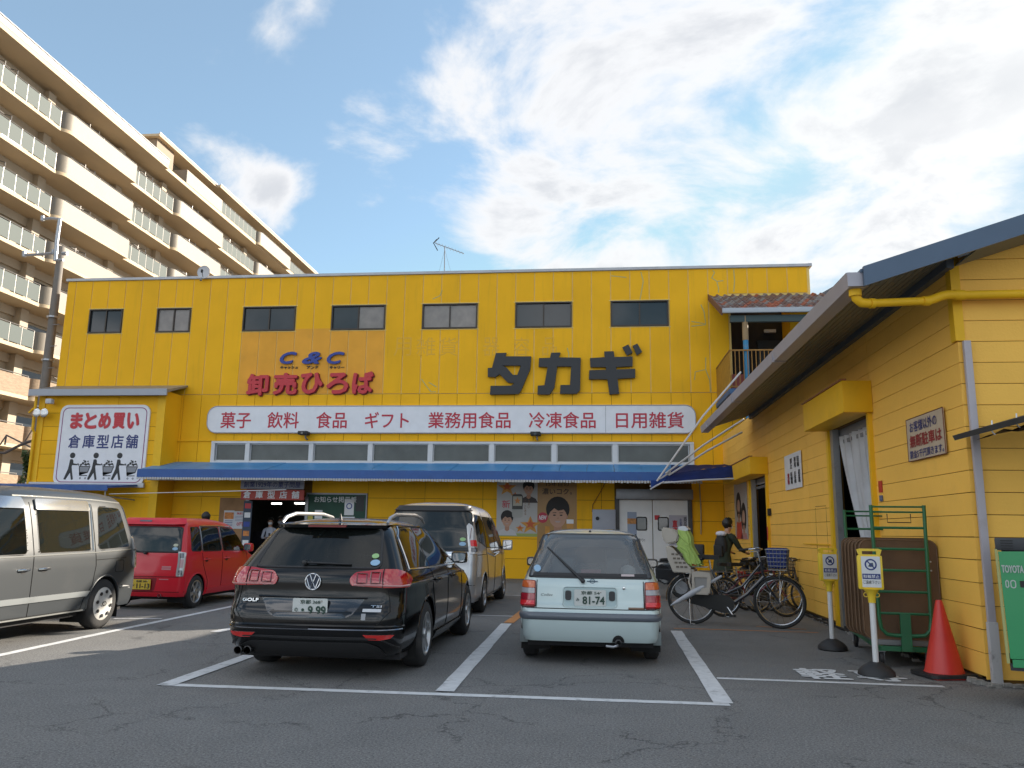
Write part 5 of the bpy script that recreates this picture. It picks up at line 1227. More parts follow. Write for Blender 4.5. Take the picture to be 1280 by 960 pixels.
        for A, B in zip(rows, rows[1:]):
            for i in range(m_):
                a, b, c, d = A[i][0], A[(i+1) % m_][0], B[(i+1) % m_][0], B[i][0]; k = A[i][1]; cen = (a.co+b.co+c.co+d.co)/4
                skip = False
                if k in 'SCD':
                    for yc in arches:
                        if hypot(cen.y-yc, cen.z-zc) < Rc: skip = True
                if not skip:
                    for hk, hs, poly in holes:
                        if hk == 'S' and k in 'SCD' and cen.x*hs > 0 and inside((cen.y, cen.z), poly): skip = True
                        if hk == 'R' and k in 'RC' and inside((cen.x, cen.z), poly): skip = True
                        if hk == 'F' and k in 'FD' and inside((cen.x, cen.z), poly): skip = True
                if not skip: bm.faces.new((a, b, c, d))
        bm.faces.new([v for v, k in rows[-1]])
        for v in [v for v in bm.verts if not v.link_faces]: bm.verts.remove(v)
        return bm
def dens(loop, res):
    out = []
    for a, b in zip(loop, loop[1:]+loop[:1]):
        n = max(1, int(hypot(b[0]-a[0], b[1]-a[1])/res))
        out += [(a[0]+(b[0]-a[0])*i/n, a[1]+(b[1]-a[1])*i/n) for i in range(n)]
    return out
def rnd(loop, r, n=4):
    """round the corners of a polygon"""
    out = []; N_ = len(loop)
    for i in range(N_):
        p0, p, p1 = V(loop[i-1]).to_2d() if 0 else V((*loop[i-1], 0)), V((*loop[i], 0)), V((*loop[(i+1) % N_], 0))
        a = (p0-p); b = (p1-p); ra = min(r, a.length*.45, b.length*.45); A = p+a.normalized()*ra; B = p+b.normalized()*ra
        for k in range(n+1):
            t = k/n; q = A*(1-t)**2+p*2*t*(1-t)+B*t*t; out.append((q.x, q.y))
    return out
def patch(sh, name, kind, sg, loop, m, parent, lift=.003, th=.006, res=.05, mir=False, smooth_=True):
    """a piece lying on the car's skin, with its own thickness"""
    if mir: loop = [(-u, v) for u, v in loop]
    lp = dens(loop, res); P = [V(p) for p in lp]; E = [(i, (i+1) % len(P)) for i in range(len(P))]
    us = [p[0] for p in lp]; vs = [p[1] for p in lp]
    def ins(x, y):
        c = False; j = len(lp)-1
        for i in range(len(lp)):
            xi, yi = lp[i]; xj, yj = lp[j]
            if (yi > y) != (yj > y) and x < (xj-xi)*(y-yi)/(yj-yi)+xi: c = not c
            j = i
        return c
    n0 = len(P); u = min(us)+res*.6
    while u < max(us):
        v = min(vs)+res*.6
        while v < max(vs):
            if ins(u, v) and min(hypot(u-a, v-b) for a, b in lp) > res*.5: P.append(V((u, v)))
            v += res
        u += res
    co, _, fc, ov, _, _ = delaunay_2d_cdt(P, E, [], 1, 1e-5)
    f = sh.fn(kind, sg); bm = nb(); T, B = [], []
    for c in co:
        p = f(c.x, c.y); n = sh.nrm(kind, sg, c.x, c.y); T.append(bm.verts.new(p+n*(lift+th))); B.append(bm.verts.new(p+n*(lift-.004)))
    for t in fc:
        try: bm.faces.new([T[i] for i in t])
        except ValueError: pass
    be = [e for e in bm.edges if len(e.link_faces) == 1]; ix = {v: i for i, v in enumerate(T)}
    for e in be:
        i, j = ix[e.verts[0]], ix[e.verts[1]]
        try: bm.faces.new((T[i], T[j], B[j], B[i]))
        except ValueError: pass
    for v in [v for v in bm.verts if not v.link_faces]: bm.verts.remove(v)
    bmesh.ops.recalc_face_normals(bm, faces=bm.faces[:])
    return obj(name, bm, m, parent, smooth_)
def strip_on(bm, sh, kind, sg, pts, r=.004, off=.0, seg=5, res=.06):
    path = []
    for a, b in zip(pts, pts[1:]):
        n = max(1, int(hypot(b[0]-a[0], b[1]-a[1])/res))
        path += [(a[0]+(b[0]-a[0])*i/n, a[1]+(b[1]-a[1])*i/n) for i in range(n)]
    path.append(pts[-1]); f = sh.fn(kind, sg)
    tube(bm, [f(u, v)+sh.nrm(kind, sg, u, v)*off for u, v in path], r, seg)
PBLK = None
def paint(name, col, metal=.0, rough=.3, coat=1., flake=False, dirt=.12):
    return mat(name, col, rough, metal, coat=coat, dirt=dirt, dcol=(col[0]*.6+.04, col[1]*.6+.04, col[2]*.6+.035), dscale=2.2)
RUBB = mat('tyre rubber', (.022,.022,.023), .8, bump=.3, bscale=40, dirt=.5, dcol=(.07,.065,.06), dscale=5.)
TRIM = mat('black plastic trim', (.018,.018,.02), .45)
CHROME = mat('chrome', (.62,.62,.63), .12, metal=1.)
ALLOY = mat('silver alloy', (.42,.43,.44), .28, metal=.8)
REDL = mat('red tail lamp', (.42,.006,.012), .08, spec=.8, coat=1.); REDD = mat('dark red lamp', (.10,.004,.008), .1, coat=1.)
AMB = mat('amber lamp', (.62,.13,.03), .12, coat=1.); CLR = mat('clear lamp', (.50,.50,.50), .1, metal=.3, coat=1.); CLRD = mat('smoked lamp', (.14,.14,.15), .12, metal=.4, coat=1.)
SEATM = mat('dark seat fabric', (.035,.036,.04), .9); CAB = mat('dark cabin trim', (.02,.02,.022), .85)
GTINT = glassmat('privacy glass', (.10,.11,.11), alpha=.5); GCLR = glassmat('clear car glass', (.62,.70,.68), alpha=.10); GMID = glassmat('lightly tinted glass', (.30,.36,.34), alpha=.22)
MIRR = mat('mirror glass', (.5,.52,.55), .03, metal=1.)
WELL = mat('wheel well', (.008,.008,.008), .95)
def wheel(parent, x, y, r, w, style, sg, s_=1):
    t = bpy.data.objects.new('wheel', None); link(t, parent); t.location = (x, y, r)
    out = w/2*sg
    bm = nb(); R = r; ri = r*(.66 if style != 'kei' else .68)
    lathe(bm, [(ri, -w/2), (R*.86, -w/2), (R*.97, -w/2+.02), (R, -w/2+.045), (R, w/2-.045), (R*.97, w/2-.02), (R*.86, w/2), (ri+.006, w/2-.004), (ri, w/2-.03)], 40, 'x', cap=False); obj('tyre', bm, RUBB, t, True)
    bm = nb(); o = lambda d: sg*(w/2-d)
    lathe(bm, [(ri+.004, o(.006)), (ri-.012, o(.004)), (ri-.03, o(.03)), (ri-.035, o(.11)), (.0, o(.115))], 32, 'x', cap=False)
    m_ = ALLOY
    def spoke(a, w0, w1, r0, r1, d0, d1, th=.02):
        ca, sa = cos(a), sin(a); P = lambda rr, tt, dd: V((o(dd), rr*ca-tt*sa, rr*sa+tt*ca))
        q = [P(r0,-w0,d0),P(r0,w0,d0),P(r1,w1,d1),P(r1,-w1,d1)]; q2 = [P(r0,-w0,d0+th),P(r0,w0,d0+th),P(r1,w1,d1+th),P(r1,-w1,d1+th)]
        A = [bm.verts.new(p) for p in q]; B = [bm.verts.new(p) for p in q2]
        bm.faces.new(A); bm.faces.new(B[::-1])
        for i in range(4): bm.faces.new((A[i], A[(i+1) % 4], B[(i+1) % 4], B[i]))
    if style == 'golf':
        for k in range(5):
            for d in (-.13, .13): spoke(2*pi*k/5+d+.3, .020, .012, .05, ri-.012, .022, .012)
    elif style == 'serena':
        for k in range(8): spoke(2*pi*k/8+.2, .016, .02, .05, ri-.012, .02, .01)
    elif style == 'kei':
        for k in range(6): spoke(2*pi*k/6+.25, .032, .024, .04, ri-.012, .02, .012)
    elif style == 'van':
        m_ = mat('white hubcap', (.52,.51,.49), .4, dirt=.5, dcol=(.2,.17,.13), dscale=6.)
        lathe(bm, [(ri+.0, o(.004)), (ri-.03, o(-.008)), (ri*.62, o(-.012)), (ri*.5, o(.0)), (ri*.3, o(-.004)), (.0, o(-.006))], 32, 'x')
    else:
        m_ = mat('steel wheel', (.12,.12,.12), .5, metal=.5); lathe(bm, [(ri*.8, o(.03)), (ri*.4, o(.02)), (0, o(.03))], 24, 'x')
    lathe(bm, [(.055, o(.03)), (.05, o(.008)), (0, o(.004))], 16, 'x')
    bmesh.ops.recalc_face_normals(bm, faces=bm.faces[:]); obj('rim', bm, m_, t, True)
    if style == 'van':
        bm = nb(); lathe(bm, [(.0, 0), (.024, 0), (.024, .012*sg), (0, .012*sg)], 8, 'x'); me = bpy.data.meshes.new('hubcap_slot'); bm.to_mesh(me); bm.free(); me.materials.append(BLACK)
        for k in range(8):
            a = 2*pi*k/8+.2; shared('hubcap_slot', me, t, (o(-.016), ri*.73*cos(a), ri*.73*sin(a)))
        bm = nb()
        tube(bm, [V((o(-.02), .04*cos(a*.7), .03*sin(a*.7))) for a in range(9)], .006, 5, close=True)
        obj('hub_emblem', bm, BLACK, t)
    return t
def wells(parent, sh, ys, r, W):
    for y in ys:
        for sg in (1, -1):
            bm = nb(); n = 14; A = [(y+(r)*cos(pi*i/n), .3+(r)*sin(pi*i/n)) for i in range(n+1)]; A = [(y+r, .12)]+A+[(y-r, .12)]
            g = [[bm.verts.new((sg*x, a, b)) for a, b in A] for x in (W-.02, W-.34)]
            for i in range(len(A)-1): bm.faces.new((g[0][i], g[0][i+1], g[1][i+1], g[1][i]))
            bm.faces.new(g[1]); obj('wheel_well', bm, WELL, parent)
def arch_lips(parent, sh, ys, Rc, zc, m, w=.03, zmin=.22, name='arch_lip'):
    for y in ys:
        for sg in (1, -1):
            bm = nb(); strip_on(bm, sh, 'S', sg, [(y+(Rc+.0)*cos(radians(a)), zc+(Rc+.0)*sin(radians(a))) for a in range(-14, 195, 8) if zc+Rc*sin(radians(a)) > zmin-.02], r=w/2, off=-.003, seg=8); obj(name, bm, m, parent, True)
def seat(parent, x, y, zb, zt, w=.5, m=SEATM, name='seat'):
    bm = nb(); abox(bm, x-w/2, x+w/2, y-.1, y+.06, zb, zt, .05); abox(bm, x-.13, x+.13, y-.1, y-.0, zt+.03, zt+.22, .04); abox(bm, x-.06, x+.06, y-.06, y-.03, zt-.01, zt+.05)
    abox(bm, x-w/2, x+w/2, y, y+.5, zb-.02, zb+.12, .04); obj(name, bm, m, parent, True)
def plate_jp(parent, sh, x, z, top, main, kana, yel=False, off=.012, w=.33, h=.165, y=None):
    bgm = mat('yellow number plate', (.62,.42,.03), .45) if yel else mat('white number plate', (.55,.57,.55), .45)
    ink = LBLK if yel else mat('green-black plate ink', (.015,.05,.035), .5)
    yy = (sh.rear(x, z).y if y is None else y)-off
    bm = nb(); prism(bm, [rrect(x-w/2, x+w/2, z-h/2, z+h/2, .012)], lambda a,b: V((a, yy-.008, b)), lambda a,b: V((a, yy, b))); pl = obj('number_plate', bm, bgm, parent)
    P = lambda a,b,d: V((a, yy-.008-d, b))
    lettering(top, x-w*.28, x+w*.30, z+h*.20, z+h*.42, P, ink, pl, bold=.02, th=.002)
    lettering(kana, x-w*.44, x-w*.34, z-h*.22, z-h*.02, P, ink, pl, bold=.02, th=.002)
    lettering(main, x-w*.24, x+w*.46, z-h*.40, z+h*.10, P, ink, pl, bold=.035, th=.002)
    bm = nb()
    for sx in (-.26, .33): lathe(bm, [(0,-.004),(.008,-.004),(.008,.002)], 8, 'y', (x+w*sx, yy-.008, z+h*.36))
    obj('plate_bolt', bm, CHROME, pl); return pl
def mirror(parent, sh, y, z, m, sg, w=.20, h=.14, out=.13):
    p = sh.side(y, z, sg); t = V((p.x+sg*out, p.y-.02, p.z+.03))
    bm = nb(); abox(bm, t.x-w/2, t.x+w/2, t.y-.06, t.y+.07, t.z-h/2, t.z+h/2, .035); o = obj('wing_mirror', bm, m, parent, True)
    bm = nb(); tube(bm, [p-V((sg*.03,0,0)), V((t.x-sg*w*.3, t.y, t.z-h*.3))], .02, 6); obj('mirror_stalk', bm, TRIM, o)
    bm = nb(); prism(bm, [rrect(t.x-w/2+.02, t.x+w/2-.02, t.z-h/2+.02, t.z+h/2-.02, .03)], lambda a,b: V((a,t.y-.064,b)), lambda a,b: V((a,t.y-.058,b))); obj('mirror_glass', bm, MIRR, o)
def handle(parent, sh, y, z, sg, m=CHROME, L=.2):
    bm = nb(); pts = [(y-L/2, z), (y-L*.3, z+.004), (y+L*.3, z+.004), (y+L/2, z)]
    f = sh.fn('S', sg); tube(bm, [f(*p)+sh.nrm('S', sg, *p)*o_ for p, o_ in zip(pts, (.0, .035, .035, .0))], [.010,.013,.013,.010], 7); o = obj('door_handle', bm, m, parent, True)
    patch(sh, 'handle_cup', 'S', sg, [(y+.055*cos(i*pi/5), z-.005+.038*sin(i*pi/5)) for i in range(10)], TRIM, o, .0, .002)
def sticker(parent, sh, kind, sg, u, v, ru, rv, m, lift=.012, name='sticker'): patch(sh, name, kind, sg, [(u+ru*cos(i*pi/8), v+rv*sin(i*pi/8)) for i in range(16)], m, parent, lift, .001, res=.03)
STB = mat('pale blue sticker', (.28,.45,.62), .5); STG = mat('green sticker', (.30,.50,.22), .5)
def wiper(parent, sh, p0, p1, L=.38, w0=.012, m=TRIM, d=.03):
    a = sh.rear(*p0)-V((0,d,0)); b = sh.rear(*p1)-V((0,d,0)); bm = nb()
    lathe(bm, [(0,-.03),(.022,-.025),(.026,.03)], 10, 'y', tuple(a+V((0,.0,0)))); tube(bm, [a, a.lerp(b,.5)-V((0,.01,0)), b], [w0, w0*.8, w0*.5], 6)
    c = a.lerp(b, .25); e = a.lerp(b, 1.); tube(bm, [c+V((0,.012,-.004)), e+V((0,.012,-.004))], .007, 5); obj('rear_wiper', bm, m, parent)
def finish(car, sc=1.): car.scale = (sc, sc, sc)
def glazing(sh, name, kind, sg, loop, m, parent, frit=.03, fm=None, mir=False):
    """pane set on a black rim"""
    cx = sum(p[0] for p in loop)/len(loop); cy = sum(p[1] for p in loop)/len(loop)
    g = patch(sh, name, kind, sg, loop, m, parent, .0, .004, mir=mir)
    bm = nb(); lp = [(-u, v) for u, v in loop] if mir else loop
    strip_on(bm, sh, kind, sg, lp+lp[:1], r=frit/2, off=-.006, seg=6, res=.05); obj('window_seal', bm, fm or TRIM, g, True); return g

# ---- black estate car ---------------------------------------------------------------
car = thing('black_estate_car', 'glossy black estate car parked in the left marked bay, seen from behind', 'car', (-2.84, 7.93, 0))
sh = Shell([(.18,.80),(.26,.86),(.40,.890),(.60,.900),(.78,.898),(.86,.905),(.92,.885),(.97,.858),(1.10,.795),(1.25,.715),(1.36,.655),(1.41,.60),(1.445,.52),(1.465,.42),(1.478,.28)],
  [(.18,.18),(.24,.10),(.30,.04),(.40,.0),(.56,.0),(.62,.018),(.66,.055),(.72,.07),(.80,.075),(.90,.075),(.955,.095),(.99,.135),(1.10,.235),(1.25,.37),(1.36,.47),(1.41,.53),(1.445,.66),(1.465,.90),(1.478,1.3)],
  [(.18,4.40),(.3,4.52),(.45,4.56),(.6,4.52),(.70,4.42),(.78,4.2),(.86,3.8),(.94,3.38),(1.0,3.18),(1.2,2.78),(1.36,2.42),(1.42,2.2),(1.45,2.0),(1.478,1.7)],
  [(.18,.22),(.5,.24),(.9,.20),(1.0,.15),(1.3,.12),(1.45,.2),(1.478,.22)], [(.18,.5),(.6,.6),(.9,.4),(1.1,.2),(1.4,.2)], kr=.06, kf=.2, bulge=.05, z0=.21, z1=1.478)
BP_ = mat('black car paint', (.003,.0033,.004), .12, spec=.35, coat=.35, dirt=.03, dcol=(.02,.02,.02))
RW = rnd([(-.61,1.0),(.61,1.0),(.52,1.37),(-.52,1.37)], .06)
SW = [rnd([(.47,1.0),(1.20,.99),(1.16,1.372),(.80,1.372),(.62,1.28)],.05), rnd([(1.25,.99),(2.08,.985),(2.04,1.378),(1.21,1.374)],.04), rnd([(2.15,.985),(3.02,.975),(2.76,1.18),(2.45,1.355),(2.12,1.378)],.05)]
WS = rnd([(-.66,1.02),(.66,1.02),(.52,1.38),(-.52,1.38)], .06)
wy = (1.05, 3.685)
hl = [('R',1,RW),('F',1,WS)]+[('S',sg,p) for p in SW for sg in (1,-1)]
b = obj('body', sh.body(wy, hl, Rc=.375, zc=.325), BP_, car, True, ang=35)
wells(car, sh, wy, .385, .88); arch_lips(car, sh, wy, .375, .325, BP_, .022)
box('underbody', -.78, .78, .35, 4.3, .16, .40, CAB, car); box('cabin_floor', -.76, .76, .25, 3.2, .41, .72, CAB, car)
for sg in (1,-1):
    for p in SW: glazing(sh, 'side_window', 'S', sg, p, GMID if p is SW[2] else GTINT, car, .02)
    bm = nb(); strip_on(bm, sh, 'S', sg, [(.44,.985),(1.2,.972),(2.1,.965),(3.05,.955)], .011, .006); strip_on(bm, sh, 'S', sg, [(.44,.985),(.60,1.29),(.78,1.39),(1.2,1.396),(2.1,1.40),(2.46,1.378),(2.78,1.2),(3.07,.955)], .009, .004); obj('chrome_strip', bm, CHROME, car, True)
    bm = nb()
    for q in ([(1.23,.96),(1.25,.80),(1.42,.5),(1.44,.24)],[(2.10,.96),(2.13,.5),(2.12,.24)],[(3.08,.94),(3.10,.6),(3.12,.24)],[(1.43,.245),(3.12,.245)]): strip_on(bm, sh, 'S', sg, q, .0045, .001)
    obj('door_seam', bm, WELL, car)
    bm = nb(); strip_on(bm, sh, 'S', sg, [(.35,.86),(1.2,.862),(2.2,.866),(3.3,.86),(3.9,.80)], .008, .0); obj('shoulder_crease', bm, BP_, car, True)
    handle(car, sh, 1.42, .845, sg, BP_); handle(car, sh, 2.32, .845, sg, BP_)
    patch(sh, 'sill_skirt', 'S', sg, [(1.50,.215),(3.22,.215),(3.2,.29),(1.52,.29)], BP_, car, .012, .01)
    mirror(car, sh, 2.98, 1.0, BP_, sg)
    # tail lamps wrap round the corner
    lp = [(.56,.845),(1.05,.83),(1.95,.835),(2.10,.90),(2.02,.955),(1.5,.985),(1.0,.985),(.60,.955),(.53,.90)]
    L_ = patch(sh, 'tail_light', 'Q', sg, rnd(lp,.04), REDL, car, .004, .014, res=.06)
    for q in ([(.64,.87),(.78,.87),(.78,.945),(.64,.945)], [(.84,.87),(.97,.87),(.97,.955),(.84,.955)]): 
        bm = nb(); strip_on(bm, sh, 'Q', sg, q+q[:1], .006, .022, res=.04); obj('lamp_bar', bm, REDD, L_)
    bm = nb(); strip_on(bm, sh, 'Q', sg, [(1.03,.83),(1.03,.985)], .005, .019, res=.03); obj('lamp_gap', bm, WELL, L_)
    bm = nb(); strip_on(bm, sh, 'Q', sg, [(.60,.853),(1.5,.845),(2.0,.852)], .009, .016, res=.05); obj('lamp_clear_band', bm, mat('pink clear band', (.5,.22,.22), .15, coat=1.), L_)
    patch(sh, 'fog_reflector', 'Q', sg, [(.93,.375),(1.15,.372),(1.42,.387),(1.52,.415),(.84,.415)], mat('red reflector', (.38,.012,.012), .15, coat=1., emit=(.5,.02,.01,.02)), car, .002, .008)  # reflector has a faint glow put in, standing in for reflected light
    bm = nb(); f = sh.fn('S', sg)                     # roof rails
    rx = .545*sg; tube(bm, [(rx,.60,1.42),(rx,.70,1.475),(rx,.95,1.515),(rx,1.8,1.528),(rx,2.15,1.50),(rx,2.3,1.44)], [.014,.02,.02,.02,.018,.012], 8); obj('roof_rail', bm, mat('bright roof rail', (.45,.45,.46), .35, metal=.7), car, True)
    wheel(car, sg*.775, wy[0], .322, .225, 'golf', sg); wheel(car, sg*.775, wy[1], .322, .225, 'golf', sg)
glazing(sh, 'rear_window', 'R', 1, RW, glassmat('estate rear glass', (.30,.35,.36), alpha=.35), car, .035); glazing(sh, 'windscreen', 'F', 1, WS, GCLR, car)
bm = nb(); pts = [(x, 1.385) for x in (-.56,-.3,0,.3,.56)]
rows_ = [[V((x*1.0, sh.rear(x,1.40).y+.12, 1.425)) for x in [-.57+i*.114 for i in range(11)]], [V((x*.98, sh.rear(x,1.37).y-.10+.05*(x/.55)**2, 1.402)) for x in [-.57+i*.114 for i in range(11)]], [V((x*.98, sh.rear(x,1.37).y-.09+.05*(x/.55)**2, 1.372)) for x in [-.57+i*.114 for i in range(11)]], [V((x, sh.rear(x,1.35).y+.02, 1.36)) for x in [-.57+i*.114 for i in range(11)]]]
g = [[bm.verts.new(p) for p in r] for r in rows_]
for A, B in zip(g, g[1:]):
    for i in range(10): bm.faces.new((A[i], A[i+1], B[i+1], B[i]))
sp_ = obj('spoiler', bm, BP_, car, True)
box('brake_light', -.19, .19, sh.rear(0,1.37).y-.110, sh.rear(0,1.37).y-.088, 1.377, 1.397, mat('dark red lens', (.16,.01,.01), .2), sp_)
wiper(car, sh, (-.12,1.045), (.33,1.035), d=.035)
for q, w in (([(-.70,.835),(-.74,.62),(-.60,.47),(-.3,.455),(.3,.455),(.60,.47),(.74,.62),(.70,.835)],.004),):
    bm = nb(); strip_on(bm, sh, 'R', 1, q, w, .0); strip_on(bm, sh, 'R', 1, [(-.70,.985),(-.5,.99)], w, 0); obj('tailgate_seam', bm, WELL, car)
rp = patch(sh, 'plate_recess', 'R', 1, rnd([(-.50,.73),(.50,.73),(.40,.585),(.32,.555),(-.32,.555),(-.40,.585)],.03), mat('gloss recess', (.012,.014,.02), .12, coat=1.), car, -.002, .004)
bm = nb(); strip_on(bm, sh, 'R', 1, [(-.52,.735),(.52,.735)], .010, .006); obj('grip_edge', bm, BP_, car, True)
plate_jp(car, sh, .0, .645, '京都 368', '・9 99', 'の', off=.016)
PR = lambda x0, z0, d0=.006: (lambda a, b, d: V((a, sh.rear(a, b).y-d0-d, b)))
lettering('GOLF', -.68, -.52, .685, .715, PR(0,0), CHROME, car, bold=.05, th=.004, name='badge')
lettering('TSI', .56, .66, .655, .675, PR(0,0), CHROME, car, bold=.04, th=.003, name='badge')
patch(sh, 'badge', 'R', 1, [(.49,.615),(.66,.615),(.66,.64),(.49,.64)], mat('white badge', (.55,.57,.6), .4), car, .003, .002); patch(sh, 'sticker', 'R', 1, [(.485,.545),(.525,.545),(.525,.60),(.485,.60)], mat('grey badge', (.3,.31,.33), .4), car, .003, .002)
# round emblem
ez, er = .875, .072; ey = sh.rear(0, ez).y-.012; em = bpy.data.objects.new('emblem', None); link(em, car)
bm = nb(); lathe(bm, [(0,.0),(er,.0),(er,-.006),(0,-.006)], 28, 'y', (0,ey+.006,ez)); obj('emblem_disc', bm, mat('emblem navy', (.02,.03,.06), .3), em)
bm = nb(); tube(bm, [V((er*cos(a), ey-.004, ez+er*sin(a))) for a in [2*pi*i/28 for i in range(28)]], .0065, 6, close=True)
e2 = er*.95
for q in ([(-.42,.86),(-.10,.02),(.10,.02),(.42,.86)], [(-.90,.42),(-.45,-.82),(-.30,-.82),(.0,-.06),(.30,-.82),(.45,-.82),(.90,.42)]):
    tube(bm, [V((u*e2, ey-.005, ez+v*e2)) for u, v in q], .0065, 6)
obj('emblem_mark', bm, CHROME, em, True)
for q in ([(-.84,.485),(.84,.485)],): bm = nb(); strip_on(bm, sh, 'R', 1, q, .014, -.004); obj('bumper_crease', bm, BP_, car, True)
bm = nb(); strip_on(bm, sh, 'Q', 1, [(0,.455),(1.,.455),(1.8,.46)], .007, .002); strip_on(bm, sh, 'Q', -1, [(0,.455),(1.,.455),(1.8,.46)], .007, .002); obj('bumper_chrome', bm, mat('dark chrome', (.2,.22,.26), .12, metal=1.), car, True)
DIF = mat('textured black bumper', (.016,.016,.017), .55)
patch(sh, 'diffuser', 'R', 1, rnd([(-.70,.215),(.70,.215),(.66,.30),(.55,.345),(-.55,.345),(-.66,.30)],.04), DIF, car, .004, .01)
bm = nb(); strip_on(bm, sh, 'R', 1, [(-.80,.29),(-.70,.36),(-.62,.385),(.62,.385),(.70,.36),(.80,.29)], .009, .004); obj('diffuser_edge', bm, DIF, car, True)
for dx in (-.66, -.57):
    bm = nb(); lathe(bm, [(.038,.10),(.038,-.02),(.033,-.025),(.030,.09)], 16, 'y', (dx, .03, .255), cap=False); obj('tailpipe', bm, mat('sooty steel', (.10,.10,.10), .3, metal=.9), car, True)
    bm = nb(); lathe(bm, [(0,.0),(.031,.0)], 12, 'y', (dx,.05,.255)); obj('pipe_bore', bm, BLACK, car)
bm = nb(); lathe(bm, [(.02,0),(.012,.03),(.004,.06),(0,.065)], 10, 'z', (.0,.78,1.455)); obj('roof_antenna', bm, TRIM, car, True)
sticker(car, sh, 'R', 1, .53, 1.105, .034, .022, STG); sticker(car, sh, 'R', 1, .545, 1.045, .045, .027, STB)
for x in (-.37, .37): seat(car, x, 2.1, .6, 1.08)
for x in (-.38, .0, .38): seat(car, x, 1.25, .6, 1.02, .4)
finish(car, 1.07)

# ---- pale green hatchback -------------------------------------------------------------
car = thing('green_hatchback', 'small pale silvery green hatchback parked in the middle bay, seen from behind', 'car', (-.115, 9.38, 0))
sh = Shell([(.20,.74),(.28,.775),(.40,.790),(.56,.795),(.70,.790),(.84,.775),(.90,.755),(1.05,.685),(1.20,.625),(1.33,.570),(1.385,.51),(1.415,.42),(1.43,.25)],
  [(.20,.07),(.26,.03),(.34,.01),(.42,.0),(.555,.0),(.575,.02),(.60,.075),(.66,.085),(.84,.105),(.90,.13),(1.05,.22),(1.20,.31),(1.33,.41),(1.385,.50),(1.415,.66),(1.43,1.0)],
  [(.2,3.6),(.3,3.7),(.5,3.72),(.62,3.66),(.72,3.4),(.85,2.95),(.92,2.78),(1.1,2.45),(1.3,2.08),(1.38,1.85),(1.43,1.5)],
  [(.2,.13),(.55,.14),(.62,.10),(.84,.12),(.95,.16),(1.3,.20),(1.43,.2)], [(.2,.35),(.6,.4),(.9,.3),(1.4,.2)], kr=.04, kf=.15, bulge=.05, z0=.24, z1=1.43)
GP = paint('pale green metallic paint', (.50,.60,.60), metal=.15, rough=.32)
RW = rnd([(-.665,.905),(.665,.905),(.655,.955),(.535,1.345),(.46,1.365),(-.46,1.365),(-.535,1.345),(-.655,.955)],.05)
SW = [rnd([(.52,.93),(1.50,.92),(1.50,1.31),(.80,1.32),(.62,1.2)],.05), rnd([(1.56,.92),(2.55,.91),(2.1,1.25),(1.95,1.31),(1.56,1.32)],.05)]
WS = rnd([(-.58,.95),(.58,.95),(.47,1.33),(-.47,1.33)],.06); wy = (.66, 3.02)
hl = [('R',1,RW),('F',1,WS)]+[('S',sg,p) for p in SW for sg in (1,-1)]
obj('body', sh.body(wy, hl, Rc=.325, zc=.28), GP, car, True, ang=35)
wells(car, sh, wy, .335, .78); arch_lips(car, sh, wy, .325, .28, GP, .02)
box('underbody', -.68, .68, .25, 3.5, .17, .42, CAB, car); box('cabin_floor', -.66, .66, .2, 2.6, .425, .72, mat('grey cabin trim', (.10,.10,.11), .9), car)
for sg in (1,-1):
    for p in SW: glazing(sh, 'side_window', 'S', sg, p, GCLR, car, .022)
    mirror(car, sh, 2.42, .96, TRIM, sg, .19, .12, .12)
    bm = nb()
    for q in ([(1.53,.9),(1.53,.3)],[(2.6,.9),(2.6,.3)]): strip_on(bm, sh, 'S', sg, q, .0045, .001)
    obj('door_seam', bm, WELL, car)
    # tall tail lamps of three colours
    def Lq(z0, z1): return rnd([(.88,z0),(1.35,z0),(1.52,z0),(1.50,z1),(1.3,z1),(.88,z1)],.012)
    L_ = patch(sh, 'tail_light', 'R', 1, rnd([(sg*.585,.585),(sg*.755,.585),(sg*.745,.78),(sg*.725,.845),(sg*.69,.862),(sg*.585,.862)],.02), mat('dark red lens', (.16,.01,.01), .2), car, .004, .012, res=.03)
    seg_ = lambda z0, z1, m_, n_: patch(sh, n_, 'R', 1, rnd([(sg*.597,z0),(sg*.738,z0),(sg*(.738 if z1 < .8 else .715),z1),(sg*.597,z1)],.008), m_, L_, .016, .008, res=.03)
    seg_(.595,.655, mat('bright red lens', (.55,.02,.03), .12, coat=1., emit=(.5,.02,.02,.02)), 'red_lens'); seg_(.659,.725, mat('deep red lens', (.34,.015,.03), .12, coat=1.), 'red_lens'); seg_(.729,.782, mat('grey white lens', (.36,.34,.36), .15, coat=1.), 'clear_lens'); seg_(.786,.852, AMB, 'amber_lens')
    wheel(car, sg*.675, wy[0], .285, .165, 'steel', sg); wheel(car, sg*.675, wy[1], .285, .165, 'steel', sg)
    bm = nb(); abox(bm, sg*.60, sg*.77, .30, .34, .19, .33, .01) if sg > 0 else abox(bm, -.77, -.60, .30, .34, .19, .33, .01); obj('mud_flap', bm, mat('grey mud flap', (.2,.23,.23), .5), car, True)
    bm = nb(); strip_on(bm, sh, 'S', sg, [(.46,1.0),(.66,1.30),(.8,1.352),(1.6,1.36),(2.05,1.33)], .01, .0); obj('drip_rail', bm, TRIM, car)
glazing(sh, 'rear_window', 'R', 1, RW, glassmat('sky sheen rear glass', (.70,.76,.76), alpha=.30, haze=(.34,.37,.40)), car, .035); glazing(sh, 'windscreen', 'F', 1, WS, GCLR, car)  # pale diffuse tone in the rear pane stands in for reflected sky
patch(sh, 'window_band', 'R', 1, [(-.62,.912),(.62,.912),(.615,.945),(-.615,.945)], TRIM, car, .006, .003)
wiper(car, sh, (-.075,.868), (-.475,1.22), d=.028, w0=.016)
